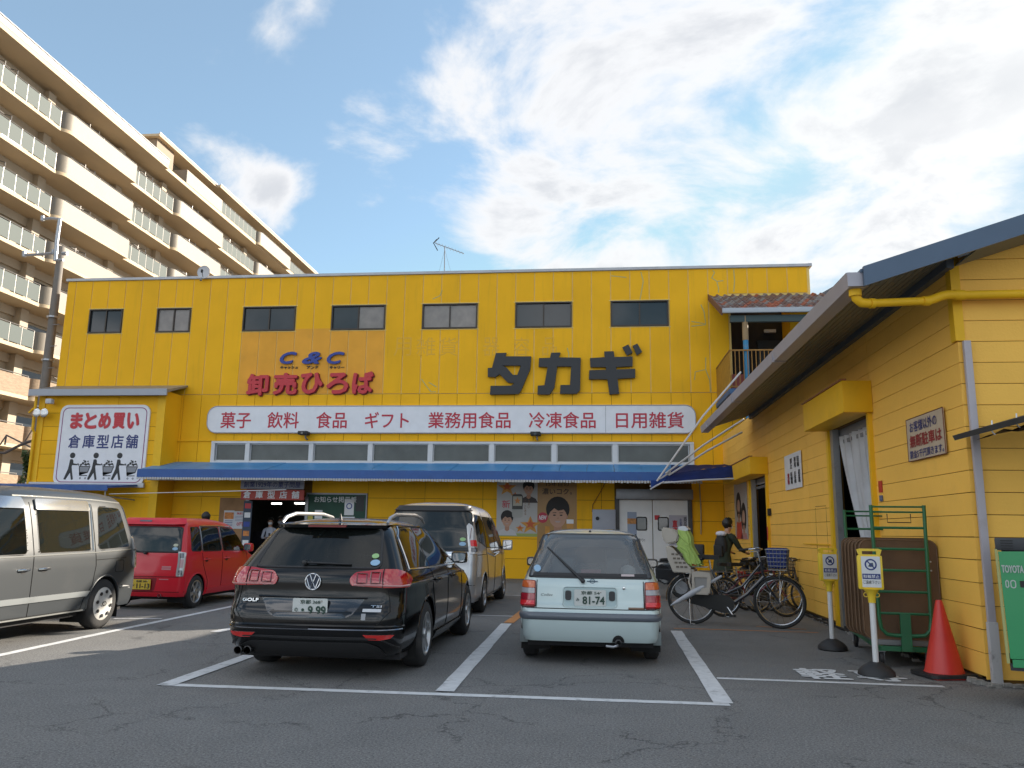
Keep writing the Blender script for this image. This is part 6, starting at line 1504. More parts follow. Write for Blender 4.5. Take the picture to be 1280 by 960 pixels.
bm = nb(); strip_on(bm, sh, 'Q', 1, [(0,.50),(1.,.50),(2.,.50),(2.1,.50)], .045, -.018, seg=10); strip_on(bm, sh, 'Q', -1, [(0,.50),(1.,.50),(2.,.50),(2.1,.50)], .045, -.018, seg=10); obj('bumper_guard', bm, mat('grey bumper guard', (.11,.125,.15), .35, coat=.3), car, True)
bm = nb()
for q in ([(-.73,.578),(.73,.578)],[(-.58,.585),(-.575,.87)],[(.58,.585),(.575,.87)]): strip_on(bm, sh, 'R', 1, q, .005, .002)
obj('tailgate_seam', bm, WELL, car)
rc = patch(sh, 'plate_recess', 'R', 1, rnd([(-.285,.60),(.285,.60),(.285,.80),(-.285,.80)],.035), mat('pale recess', (.33,.42,.43), .4, metal=.3), car, -.002, .004)
bm = nb(); lp = rnd([(-.29,.595),(.29,.595),(.29,.805),(-.29,.805)],.04); strip_on(bm, sh, 'R', 1, lp+lp[:1], .009, .002); obj('recess_rim', bm, GP, rc, True)
for x0, x1 in ((-.265,-.20),(.205,.27)): patch(sh, 'plate_lamp', 'R', 1, rnd([(x0,.665),(x1,.665),(x1,.765),(x0,.765)],.025), TRIM, rc, .004, .012)
plate_jp(car, sh, .003, .695, '京都 54', '81-74', 'み', off=.016, w=.34, h=.17)
lettering('Collet', -.53, -.40, .705, .73, PR(0,0,.004), mat('dark badge', (.08,.1,.1), .4), car, bold=.0, th=.003, shear=.3, name='badge')
patch(sh, 'badge', 'R', 1, [(.41,.583),(.575,.583),(.575,.598),(.41,.598)], mat('brown badge', (.2,.12,.08), .5), car, .004, .004)
bm = nb(); ey = sh.rear(0,.868).y-.008; tube(bm, [V((.028+.026*cos(a)*1., ey, .868+.022*sin(a))) for a in [2*pi*i/20 for i in range(20)]], .004, 5, close=True); tube(bm, [V((-.03,ey-.003,.868)), V((.086,ey-.003,.868))], .005, 5); obj('emblem', bm, mat('blue grey emblem', (.1,.16,.22), .3, metal=.6), car)
bm = nb(); lathe(bm, [(.018,0),(.016,-.008),(0,-.01)], 12, 'y', (.365, sh.rear(.365,.80).y-.002, .80)); obj('lock', bm, CHROME, car)
patch(sh, 'exhaust_notch', 'R', 1, [(.30+.065*cos(i*pi/8), .245+.075*sin(i*pi/8)) for i in range(9)], BLACK, car, .001, .003, res=.03)
bm = nb(); lathe(bm, [(.032,.15),(.032,-.05),(.026,-.052),(.024,.12)], 14, 'y', (.30,.0,.25), cap=False); obj('tailpipe', bm, mat('sooty steel', (.10,.10,.10)), car, True)
bm = nb(); tube(bm, [(.30,-.03,.225),(.25,-.02,.205),(.17,-.01,.21)], .014, 6); obj('exhaust_hook', bm, ALLOY, car)
bl = box('high_brake_light', -.13, .15, .28, .36, .935, 1.0, CAB, car, bev=.01); box('brake_lens', -.10, .12, .272, .279, .945, .985, mat('dull red lens', (.28,.03,.05), .3), bl)
for x in (-.31, .31): seat(car, x, 1.55, .5, .98, .46, mat('grey seat fabric', (.09,.095,.10), .9))
for x in (-.31, .31): seat(car, x, .72, .5, .88, .5, mat('grey seat fabric', (.09,.095,.10), .9))
sticker(car, sh, 'R', 1, -.575, .985, .038, .036, STB); patch(sh, 'sticker', 'R', 1, [(.34,.918),(.48,.918),(.48,.94),(.34,.94)], mat('white pink sticker', (.5,.42,.42), .5), car, .010, .002)
bm = nb(); lathe(bm, [(.085,0),(.09,.02),(.08,.07),(.04,.10),(0,.11)], 14, 'z', (.42,.36,.93)); abox(bm, .36, .48, .25, .36, .925, .935); cp_ = obj('white_cap', bm, mat('white cap cloth', (.5,.5,.5), .8), car, True)
bm = nb(); lathe(bm, [(.016,0),(.012,.02),(0,.025)], 8, 'z', (.0,.47,1.39)); obj('roof_nozzle', bm, TRIM, car)
finish(car, 1.05)

# ---- silver minivan ---------------------------------------------------------------------
car = thing('silver_minivan', 'silver people carrier parked nose-in beyond the black estate car', 'minivan', (-2.99, 14.15, 0))
sh = Shell([(.18,.78),(.3,.83),(.5,.845),(.9,.848),(1.05,.84),(1.3,.80),(1.55,.745),(1.70,.70),(1.78,.64),(1.83,.54),(1.86,.38)],
  [(.18,.10),(.3,.02),(.45,.0),(.6,.0),(.8,.03),(1.02,.05),(1.06,.08),(1.4,.16),(1.65,.24),(1.75,.27),(1.80,.36),(1.84,.55),(1.86,.9)],
  [(.18,4.55),(.4,4.68),(.7,4.69),(.95,4.5),(1.05,4.2),(1.15,3.95),(1.5,3.4),(1.7,3.0),(1.8,2.7),(1.86,2.2)],
  [(.18,.12),(.6,.13),(1.1,.12),(1.7,.14),(1.86,.2)], [(.18,.4),(.9,.4),(1.8,.25)], kr=.04, kf=.15, bulge=.04, z0=.22, z1=1.86)
SP = paint('silver metallic paint', (.46,.47,.49), metal=.6, rough=.28)
RW = rnd([(-.74,1.05),(.74,1.05),(.715,1.3),(.665,1.70),(-.665,1.70),(-.715,1.3)],.07)
SW = [rnd([(.30,1.22),(1.0,1.10),(1.0,1.64),(.42,1.66)],.06), rnd([(1.06,1.09),(2.15,1.07),(2.15,1.64),(1.06,1.64)],.05), rnd([(2.22,1.07),(3.25,1.05),(3.0,1.45),(2.85,1.62),(2.22,1.64)],.06), rnd([(3.35,1.06),(3.85,1.05),(3.3,1.42)],.04)]
WS = rnd([(-.68,1.15),(.68,1.15),(.58,1.68),(-.58,1.68)],.06); wy = (.92, 3.78)
hl = [('R',1,RW),('F',1,WS)]+[('S',sg,p) for p in SW for sg in (1,-1)]
obj('body', sh.body(wy, hl, Rc=.36, zc=.32), SP, car, True, ang=35)
wells(car, sh, wy, .37, .83); arch_lips(car, sh, wy, .36, .32, SP, .022)
box('underbody', -.72, .72, .3, 4.4, .17, .42, CAB, car); box('cabin_floor', -.70, .70, .25, 3.6, .425, .85, CAB, car)
for sg in (1,-1):
    for p in SW: glazing(sh, 'side_window', 'S', sg, p, GTINT if p is not SW[2] else GMID, car, .025)
    bm = nb()
    for q in ([(1.03,1.7),(1.03,1.05),(1.30,.6),(1.32,.26)],[(2.18,1.7),(2.18,.26)],[(3.3,1.05),(3.32,.28)],[(1.32,.255),(3.32,.255)],[(.2,.98),(1.02,.98)]): strip_on(bm, sh, 'S', sg, q, .005, .001)
    obj('door_seam', bm, WELL, car)
    bm = nb(); strip_on(bm, sh, 'S', sg, [(1.1,1.0),(2.0,.92),(2.9,.98),(3.9,.96)], .018, -.006); obj('body_crease', bm, SP, car, True)
    handle(car, sh, 2.06, .98, sg); handle(car, sh, 2.34, .98, sg); mirror(car, sh, 3.2, 1.08, SP, sg, .2, .2, .14)
    L_ = patch(sh, 'tail_light', 'Q', sg, rnd([(.985,1.0),(1.9,1.0),(2.02,1.08),(1.85,1.25),(1.5,1.46),(1.25,1.50),(1.06,1.45),(.985,1.25)],.04), CLR, car, .004, .015, res=.06)
    patch(sh, 'red_lens', 'Q', sg, rnd([(1.15,1.12),(1.72,1.12),(1.66,1.22),(1.15,1.22)],.02), mat('bright red lens', (.55,.02,.03)), L_, .02, .006, res=.06); patch(sh, 'clear_lens', 'Q', sg, rnd([(1.15,1.03),(1.72,1.03),(1.72,1.10),(1.15,1.10)],.02), CLRD, L_, .02, .006, res=.06)
    bm = nb(); strip_on(bm, sh, 'Q', sg, [(1.15,1.24),(1.4,1.42)], .006, .02); obj('lamp_bar', bm, REDD, L_)
    wheel(car, sg*.74, wy[0], .318, .2, 'serena', sg); wheel(car, sg*.74, wy[1], .318, .2, 'serena', sg)
glazing(sh, 'rear_window', 'R', 1, RW, glassmat('dark rear glass', (.05,.055,.06), alpha=.7), car, .04); glazing(sh, 'windscreen', 'F', 1, WS, GCLR, car)
patch(sh, 'roof_visor', 'R', 1, rnd([(-.67,1.70),(.67,1.70),(.62,1.765),(-.62,1.765)],.03), TRIM, car, .002, .03)
patch(sh, 'chrome_garnish', 'R', 1, rnd([(-.60,.97),(.60,.97),(.60,1.025),(-.60,1.025)],.02), CHROME, car, .004, .012)
plate_jp(car, sh, 0, .80, '京都 502', '・8 04', 'ね', off=.016)
bm = nb(); strip_on(bm, sh, 'R', 1, [(-.78,.5),(.78,.5)], .005, .001); obj('bumper_seam', bm, WELL, car)
sticker(car, sh, 'R', 1, .56, 1.235, .05, .03, STG); sticker(car, sh, 'R', 1, .56, 1.16, .058, .033, STB)
for y in (1.3, 2.3): 
    for x in (-.35, .35): seat(car, x, y, .8, 1.3)
finish(car, 1.06)

# ---- red box wagon -----------------------------------------------------------------------
car = thing('red_kei_wagon', 'bright red boxy little wagon parked near the shop entrance', 'car', (-8.12, 14.0, 0))
sh = Shell([(.18,.70),(.28,.725),(.45,.735),(.8,.737),(.92,.725),(1.1,.69),(1.3,.645),(1.42,.61),(1.48,.56),(1.52,.46),(1.545,.3)],
  [(.18,.05),(.28,.01),(.45,.0),(.6,.0),(.8,.03),(.92,.045),(1.2,.11),(1.40,.17),(1.47,.21),(1.51,.33),(1.545,.7)],
  [(.18,3.3),(.35,3.39),(.6,3.38),(.75,3.25),(.85,3.0),(.95,2.75),(1.2,2.45),(1.4,2.2),(1.5,1.9),(1.545,1.6)],
  [(.18,.10),(.8,.10),(1.2,.10),(1.545,.15)], [(.18,.3),(.9,.3),(1.5,.2)], kr=.03, kf=.12, bulge=.03, z0=.22, z1=1.545)
RP = paint('bright red car paint', (.60,.006,.022), rough=.35, coat=.4)
RW = rnd([(-.60,.96),(.60,.96),(.545,1.38),(-.545,1.38)],.05)
SW = [rnd([(.28,.98),(.60,.97),(.60,1.385),(.34,1.385)],.04), rnd([(.66,.97),(1.36,.965),(1.32,1.385),(.66,1.385)],.04), rnd([(1.44,.965),(2.45,.955),(2.22,1.2),(2.0,1.36),(1.41,1.385)],.05)]
WS = rnd([(-.56,.99),(.56,.99),(.48,1.38),(-.48,1.38)],.05); wy = (.50, 2.84)
hl = [('R',1,RW),('F',1,WS)]+[('S',sg,p) for p in SW for sg in (1,-1)]
obj('body', sh.body(wy, hl, Rc=.315, zc=.28), RP, car, True, ang=35)
wells(car, sh, wy, .325, .72); arch_lips(car, sh, wy, .315, .28, RP, .022)
box('underbody', -.62, .62, .25, 3.2, .16, .42, CAB, car); box('cabin_floor', -.6, .6, .2, 2.5, .425, .8, CAB, car)
for sg in (1,-1):
    for i, p in enumerate(SW): glazing(sh, 'side_window', 'S', sg, p, GTINT if i < 2 else GMID, car, .024)
    bm = nb()
    for q in ([(.63,.94),(.66,.75),(.86,.45),(.88,.26)],[(1.40,.94),(1.40,.26)],[(2.48,.94),(2.5,.28)],[(.88,.255),(2.5,.255)]): strip_on(bm, sh, 'S', sg, q, .0045, .001)
    obj('door_seam', bm, WELL, car)
    bm = nb(); strip_on(bm, sh, 'S', sg, [(.63,.98),(.63,1.40)], .018, .0); strip_on(bm, sh, 'S', sg, [(1.385,.98),(1.36,1.40)], .016, .0); strip_on(bm, sh, 'S', sg, [(.66,1.405),(1.36,1.412),(1.9,1.39)], .012, .004); obj('window_visor', bm, CLRD, car, True)
    handle(car, sh, .78, .82, sg, RP); handle(car, sh, 1.56, .82, sg, RP); mirror(car, sh, 2.36, .98, RP, sg, .17, .16, .12)
    patch(sh, 'sill_skirt', 'S', sg, [(.83,.225),(2.53,.225),(2.53,.33),(.85,.33)], RP, car, .006, .012)
    L_ = patch(sh, 'tail_light', 'Q', sg, rnd([(.97,.56),(1.6,.56),(1.65,.95),(.97,.97)],.03), CLR, car, .003, .014, res=.05)
    for z in (.62, .90): patch(sh, 'lamp_bulb_cup', 'Q', sg, rnd([(1.1,z-.04),(1.45,z-.04),(1.45,z+.04),(1.1,z+.04)],.03), CLRD, L_, .018, .004)
    patch(sh, 'red_lens', 'Q', sg, rnd([(1.1,.70),(1.45,.70),(1.45,.84),(1.1,.84)],.03), mat('rose lens', (.45,.25,.26), .15, coat=1.), L_, .018, .004)
    wheel(car, sg*.645, wy[0], .282, .165, 'kei', sg); wheel(car, sg*.645, wy[1], .282, .165, 'kei', sg)
glazing(sh, 'rear_window', 'R', 1, RW, glassmat('dark rear glass', (.05,.055,.06)), car, .035); glazing(sh, 'windscreen', 'F', 1, WS, GCLR, car)
patch(sh, 'roof_spoiler', 'R', 1, rnd([(-.56,1.40),(.56,1.40),(.52,1.475),(-.52,1.475)],.02), RP, car, .0, .07)
patch(sh, 'brake_light', 'R', 1, [(-.22,1.435),(.0,1.435),(.0,1.45),(-.22,1.45)], CLRD, car, .071, .003)
bm = nb()
for q in ([(-.63,.55),(.63,.55)],[(-.63,.55),(-.62,.95)],[(.63,.55),(.62,.95)],[(-.70,.30),(.70,.30)]): strip_on(bm, sh, 'R', 1, q, .005, .001)
obj('tailgate_seam', bm, WELL, car)
patch(sh, 'plate_recess', 'R', 1, rnd([(-.22,.31),(.22,.31),(.26,.53),(-.26,.53)],.03), mat('dark red recess', (.22,.004,.012), .4), car, -.003, .004)
plate_jp(car, sh, -.0, .42, '京都 581', '11-13', 'す', yel=True, off=.016); wiper(car, sh, (.0,.94), (-.35,1.02), d=.03)
bm = nb(); lathe(bm, [(.03,.1),(.03,-.02),(.026,.08)], 12, 'y', (.32,.02,.24), cap=False); obj('tailpipe', bm, ALLOY, car, True)
for k in range(2): patch(sh, 'badge', 'R', 1, [(.32,.665+.035*k),(.48,.665+.035*k),(.48,.69+.035*k),(.32,.69+.035*k)], mat('pink badge', (.5,.2,.22), .5), car, .003, .002)
patch(sh, 'badge', 'R', 1, [(.30,.50),(.46,.50),(.46,.515),(.30,.515)], mat('pink badge', (.5,.2,.22)), car, .003, .002)
sticker(car, sh, 'R', 1, .50, 1.075, .042, .025, mat('cream sticker', (.5,.5,.38), .5)); sticker(car, sh, 'R', 1, .50, 1.015, .048, .027, STB)
for x in (-.3, .3): seat(car, x, 1.6, .7, 1.12, .45); seat(car, x, .75, .7, 1.05, .45)
finish(car, 1.05)

# ---- grey van at the left edge, facing the street -------------------------------------------
car = thing('grey_van', 'dusty grey family van at the left edge, side on with a white hubcap', 'van', (-8.03, 12.30, 0), pi)
sh = Shell([(.20,.80),(.30,.835),(.50,.846),(.85,.848),(.98,.845),(1.05,.835),(1.3,.785),(1.6,.72),(1.72,.67),(1.79,.60),(1.83,.50),(1.85,.3)],
  [(.2,.10),(.35,.03),(.5,.0),(.7,.0),(.9,.03),(1.1,.07),(1.4,.17),(1.65,.27),(1.76,.34),(1.80,.43),(1.84,.65),(1.85,1.)],
  [(.2,4.45),(.4,4.55),(.7,4.55),(.9,4.4),(1.05,4.0),(1.15,3.75),(1.5,3.2),(1.7,2.9),(1.8,2.6),(1.85,2.2)],
  [(.2,.16),(.7,.17),(1.1,.14),(1.7,.14),(1.85,.2)], [(.2,.4),(.9,.4),(1.8,.25)], kr=.05, kf=.15, bulge=.05, z0=.27, z1=1.85)
VP = mat('dusty grey metallic paint', (.034,.040,.046), .42, metal=.2, coat=.25, dirt=.25, dcol=(.09,.09,.088), dscale=1.6)
RW = rnd([(-.70,1.08),(.70,1.08),(.63,1.66),(-.63,1.66)],.06)
SW = [rnd([(.32,1.08),(1.12,1.055),(1.06,1.63),(.50,1.62)],.07), rnd([(1.30,1.045),(2.30,1.035),(2.30,1.60),(1.27,1.62)],.04), rnd([(2.52,1.03),(3.45,1.02),(3.2,1.30),(2.9,1.57),(2.50,1.60)],.05)]
WS = rnd([(-.66,1.18),(.66,1.18),(.55,1.66),(-.55,1.66)],.06); wy = (.90, 3.72)
hl = [('R',1,RW),('F',1,WS)]+[('S',sg,p) for p in SW for sg in (1,-1)]
obj('body', sh.body(wy, hl, Rc=.375, zc=.33), VP, car, True, ang=35)
wells(car, sh, wy, .385, .83); arch_lips(car, sh, wy, .375, .33, VP, .03, zmin=.3)
box('underbody', -.72, .72, .3, 4.3, .20, .44, CAB, car); box('cabin_floor', -.70, .70, .25, 3.5, .445, .85, CAB, car)
for sg in (1,-1):
    for i, p in enumerate(SW): glazing(sh, 'side_window', 'S', sg, p, GTINT if i < 2 else GMID, car, .022)
    bm = nb()
    for q in ([(1.20,1.66),(1.19,1.03),(1.16,.85),(1.20,.60),(1.36,.42),(1.40,.30)],[(2.40,1.64),(2.40,.30)],[(3.5,1.0),(3.52,.32)],[(1.38,.30),(3.5,.30)],[(.42,.935),(1.17,.92)]): strip_on(bm, sh, 'S', sg, q, .005, .001)
    fl_ = rnd([(.48,.74),(.68,.74),(.68,.90),(.48,.90)],.03); strip_on(bm, sh, 'S', sg, fl_+fl_[:1], .004, .001); strip_on(bm, sh, 'S', sg, [(.22,.53),(.50,.56)], .004, .001)
    obj('door_seam', bm, WELL, car)
    bm = nb(); strip_on(bm, sh, 'S', sg, [(.28,1.045),(1.2,1.02),(2.4,1.005),(3.6,.99)], .010, .0); strip_on(bm, sh, 'S', sg, [(1.24,1.05),(1.23,1.66)], .014, .003); obj('window_sill_trim', bm, mat('satin window trim', (.40,.41,.40), .3, metal=.7), car, True)
    vis = mat('chrome rain visor', (.45,.47,.50), .15, metal=.9)
    for (a, b_) in ((1.27, 2.33), (2.49, 3.2)):
        patch(sh, 'rain_visor', 'S', sg, rnd([(a,1.56),(b_,1.55),(b_-.02,1.68),(a+.02,1.69)],.03), vis, car, .01, .014)
    patch(sh, 'side_moulding', 'S', sg, rnd([(1.32,.46),(3.30,.46),(3.30,.525),(1.26,.525)],.01), mat('pale moulding', (.27,.29,.30), .35, metal=.4, dirt=.3), car, .004, .014)
    bm = nb(); strip_on(bm, sh, 'S', sg, [(1.34,.285),(3.4,.285)], .012, .004); obj('sill_line', bm, mat('satin window trim', (.4,.41,.4)), car, True)
    bm = nb(); strip_on(bm, sh, 'S', sg, [(.3,1.70),(1.2,1.725),(2.6,1.72)], .012, -.004); obj('roof_gutter', bm, mat('satin window trim', (.4,.41,.4)), car, True)
    handle(car, sh, 2.20, .845, sg); handle(car, sh, 2.56, .845, sg); mirror(car, sh, 3.35, 1.1, VP, sg, .2, .24, .15)
    L_ = patch(sh, 'tail_light', 'Q', sg, rnd([(1.10,.80),(1.95,.78),(2.02,.82),(1.98,1.02),(1.85,1.20),(1.2,1.22)],.04), CLR, car, .004, .02, res=.06)
    bm = nb(); strip_on(bm, sh, 'Q', sg, [(1.1,1.05),(2.0,1.03)], .012, .02); obj('lamp_gap', bm, VP, L_)
    for k in range(5): patch(sh, 'lamp_rib', 'Q', sg, [(1.55,.82+k*.04),(1.93,.82+k*.04),(1.93,.845+k*.04),(1.55,.845+k*.04)], mat('rose lens', (.45,.25,.26)) if k % 2 else CLRD, L_, .024, .004)
    wheel(car, sg*.735, wy[0], .33, .2, 'van', sg); wheel(car, sg*.735, wy[1], .33, .2, 'van', sg)
    patch(sh, 'bumper_scrape', 'S', sg, [(.24,.50),(.46,.53),(.44,.55),(.24,.53)], mat('bare scrape', (.4,.4,.4), .6), car, .0015, .001)
    bm = nb(); strip_on(bm, sh, 'S', sg, [(.20,.52),(.52,.52)], .012, .0); obj('bumper_edge', bm, VP, car, True)
glazing(sh, 'rear_window', 'R', 1, RW, glassmat('dark rear glass', (.05,.055,.06)), car, .04); glazing(sh, 'windscreen', 'F', 1, WS, GCLR, car)
for y in (1.15, 2.05, 3.0):
    for x in (-.36, .36): seat(car, x, y, .8, 1.22, .5)
finish(car, 1.06)
# ------------------------------------------------------------------ people
def skinmesh(J, E, mats, pick, sub=1):
    """one continuous body grown round joints: J name -> (x, y, z, radius)"""
    ks = list(J); me = bpy.data.meshes.new('body'); me.from_pydata([J[k][:3] for k in ks], [(ks.index(a), ks.index(b)) for a, b in E], [])
    o = bpy.data.objects.new('body', me); COL.objects.link(o)
    sk = o.modifiers.new('s', 'SKIN'); sk.use_smooth_shade = True
    for i, k in enumerate(ks):
        r = J[k][3]; d = me.skin_vertices[0].data[i]; d.radius = r if isinstance(r, tuple) else (r, r); d.use_root = (k == 'pelvis')
    ss = o.modifiers.new('u', 'SUBSURF'); ss.levels = sub; ss.render_levels = sub
    dg = bpy.context.evaluated_depsgraph_get(); dg.update(); m2 = bpy.data.meshes.new_from_object(o.evaluated_get(dg))
    bpy.data.objects.remove(o); bpy.data.meshes.remove(me)
    m2.materials.clear()
    for m in mats: m2.materials.append(m)
    for p in m2.polygons: p.use_smooth = True; p.material_index = pick(p.center)
    return m2
SKN = mat('skin', (.42,.24,.16), .5); HR = mat('black hair', (.010,.009,.009), .5)
def person(label, loc, rz, H, top, legs, shoes, arms='down', hairm=HR, mask=True, lean=0., turn=0., bulk=1.):
    t = thing('person', label, 'person', loc, rz)
    J = dict(pelvis=(0,0,.94,(.155,.11)), belly=(0,-.0,1.10,(.145,.10)), chest=(0,-lean*.5,1.28,(.165,.11)), neckb=(0,-lean*.9,1.44,(.09,.07)), neck=(0,-lean*1.05,1.50,.052), head0=(turn*.0,-lean*1.25-.015,1.585,.078), head1=(0,-lean*1.35-.01,1.67,.088), head2=(0,-lean*1.4,1.735,.06))
    E = [('pelvis','belly'),('belly','chest'),('chest','neckb'),('neckb','neck'),('neck','head0'),('head0','head1'),('head1','head2')]
    for s, n in ((-1,'l'),(1,'r')):
        J.update({'hip'+n: (s*.095,0,.88,.095), 'knee'+n: (s*.10,-.02,.50,.062), 'ank'+n: (s*.105,.02,.09,.042), 'toe'+n: (s*.115,-.13,.04,.038),
                  'sho'+n: (s*.185,-lean*.8,1.40,.062)})
        E += [('pelvis','hip'+n),('hip'+n,'knee'+n),('knee'+n,'ank'+n),('ank'+n,'toe'+n),('neckb','sho'+n)]
        if arms == 'hold': el, wr, ha = (s*.24,-.06-lean,1.13), (s*.10,-.27-lean,1.14), (s*.05,-.33-lean,1.17)
        elif arms == 'reach': el, wr, ha = (s*.24,-.12-lean,1.16), (s*.20,-.36-lean,1.08), (s*.19,-.44-lean,1.06)
        else: el, wr, ha = (s*.25,.02-lean,1.12), (s*.26,-.06-lean,.88), (s*.26,-.09-lean,.80)
        J.update({'elb'+n: (*el,.045), 'wri'+n: (*wr,.030), 'han'+n: (*ha,.034)}); E += [('sho'+n,'elb'+n),('elb'+n,'wri'+n),('wri'+n,'han'+n)]
        hv = (V(ha)-V(wr)).normalized(); sd = hv.cross(V((0,0,1)));  sd = sd.normalized() if sd.length > .1 else V((1,0,0))
        for k in range(5):
            off = sd*(.028*(k-1.5)/1.5) if k < 4 else sd*(-.04*s)
            p1 = V(ha)+off+hv*(.035 if k < 4 else .0); p2 = p1+hv*(.04-.004*abs(k-1.5) if k < 4 else .03)+V((0,0,-.012))+(sd*(-.015*s) if k == 4 else V((0,0,0)))
            J.update({f'f{k}a{n}': (*p1,.011), f'f{k}b{n}': (*p2,.009)}); E += [('han'+n,f'f{k}a{n}'),(f'f{k}a{n}',f'f{k}b{n}')]
    if bulk != 1.:
        for k in ('pelvis','belly','chest','neckb','shol','shor','elbl','elbr'):
            r = J[k][3]; f = bulk if k[0] != 'n' else 1+(bulk-1)*.5; J[k] = (*J[k][:3], (r[0]*f, r[1]*f) if isinstance(r, tuple) else r*f)
    wr_ = [V(J['wri'+n][:3]) for n in 'lr']
    def pick(c):
        if c.z > 1.475: return 0
        if any((c-w).length < .10 and (c-w).dot((V(J['han'+n][:3])-w)) > -.002 for w, n in zip(wr_, 'lr')): return 0
        if c.z > .93 or (abs(c.x) > .2 and c.z > .7): return 1
        if c.z < .085: return 3
        return 2
    me = skinmesh(J, E, [SKN, top, legs, shoes], pick)
    b = shared('body', me, t)
    hy = -lean*1.38
    bm = nb()
    bmesh.ops.create_uvsphere(bm, u_segments=20, v_segments=12, radius=1)
    rn = random.Random(int(loc[0]*10))
    for v in bm.verts:
        k = 1+.09*rn.uniform(-1, 1); v.co = V((v.co.x*.108*k, v.co.y*.125*k+.018+hy, v.co.z*.122*k+1.70))
    for f in [f for f in bm.faces if f.calc_center_median().y < hy-.035 and f.calc_center_median().z < 1.735]: bm.faces.remove(f)
    obj('hair', bm, hairm, t, True, ang=60)
    fy = hy-.105
    bm = nb()
    for s in (-.033, .033): lathe(bm, [(0,-.004),(.011,-.003),(.012,.003),(0,.004)], 8, 'y', (s, fy+.022, 1.675))
    obj('eyes', bm, mat('eye dark', (.02,.015,.012), .3), t)
    bm = nb(); lathe(bm, [(0,-.02),(.014,.0),(.010,.02)], 6, 'z', (0, fy+.012, 1.648)); obj('nose', bm, SKN, t, True)
    for s in (-1, 1): bm = nb(); lathe(bm, [(0,-.012),(.022,-.008),(.024,.006),(0,.01)], 8, 'x', (s*.092, hy+.0, 1.66)); obj('ear', bm, SKN, t, True)
    if mask:
        bm = nb(); bmesh.ops.create_uvsphere(bm, u_segments=14, v_segments=8, radius=1)
        for v in bm.verts: v.co = V((v.co.x*.072, v.co.y*.05+fy+.045, v.co.z*.052+1.615))
        obj('face_mask', bm, mat('white mask', (.65,.67,.7), .7), t, True)
    else:
        bm = nb(); abox(bm, -.025, .025, fy+.012, fy+.02, 1.598, 1.606); obj('mouth', bm, mat('lips', (.3,.1,.08), .5), t)
    k = H/1.79; t.scale = (k, k, k); return t
CO_G = mat('dark olive coat', (.025,.035,.022), .85, var=.15, vscale=8); CO_W = mat('white shirt', (.50,.52,.60), .8, var=.06, vscale=8); CO_K = mat('black trousers', (.014,.014,.016), .85); CO_N = mat('dark jacket', (.022,.022,.025), .85); SHO = mat('dark shoes', (.02,.02,.02), .6)
q = onY(902, 660, 18.2)
p_ = person('person in dark olive coat with white hood and black backpack, looking down beside the bicycles', (q.x, 18.2, 0), radians(135), 1.80, CO_G, CO_K, SHO, 'reach', lean=.17, bulk=1.3)
bm = nb(); bmesh.ops.create_uvsphere(bm, u_segments=16, v_segments=10, radius=1)
for v in bm.verts: v.co = V((v.co.x*.16, v.co.y*.11+.04, v.co.z*.28+1.18))
abox(bm, -.11, .11, .08, .17, .98, 1.22, .03); obj('backpack', bm, mat('black backpack', (.012,.012,.013), .7), p_, True)
bm = nb(); bmesh.ops.create_uvsphere(bm, u_segments=14, v_segments=8, radius=1)
for v in bm.verts: v.co = V((v.co.x*.13, v.co.y*.10+.02, v.co.z*.06+1.47))
obj('hood', bm, mat('white hood', (.6,.6,.66), .85), p_, True)
bm = nb(); n_ = 16; rows = [[bm.verts.new(((.19+.05*t)*cos(2*pi*i/n_), (.14+.05*t)*sin(2*pi*i/n_), 1.0-.34*t)) for i in range(n_)] for t in (0,.5,1)]
for A, B in zip(rows, rows[1:]):
    for i in range(n_): bm.faces.new((A[i], A[(i+1) % n_], B[(i+1) % n_], B[i]))
obj('coat_skirt', bm, CO_G, p_, True)
q = onY(338.5, 650, 26.6); p_ = person('person in white long sleeved shirt and mask looking at a phone in the shop doorway', (q.x, 26.6, 0), radians(15), 1.80, CO_W, CO_K, SHO, 'hold')
bm = nb(); abox(bm, -.035, .035, -.36, -.35, 1.15, 1.28, .004); obj('phone', bm, BLACK, None)
ph = bpy.data.objects['phone']; ph.location = (q.x+.13, 26.6+.0, .02); tag(ph, 'small black phone held by the person in the white shirt', 'phone')
q = onY(351, 650, 27.6); person('person in dark clothes and white mask standing behind the white shirt inside the doorway', (q.x, 27.6, 0), radians(-10), 1.86, CO_N, CO_K, SHO, 'down')
q = onY(258, 640, 21.0); person('person in dark jacket with dark hair walking behind the red car', (q.x, 21.0, 0), radians(200), 1.84, CO_N, CO_K, SHO, 'down', mask=False)
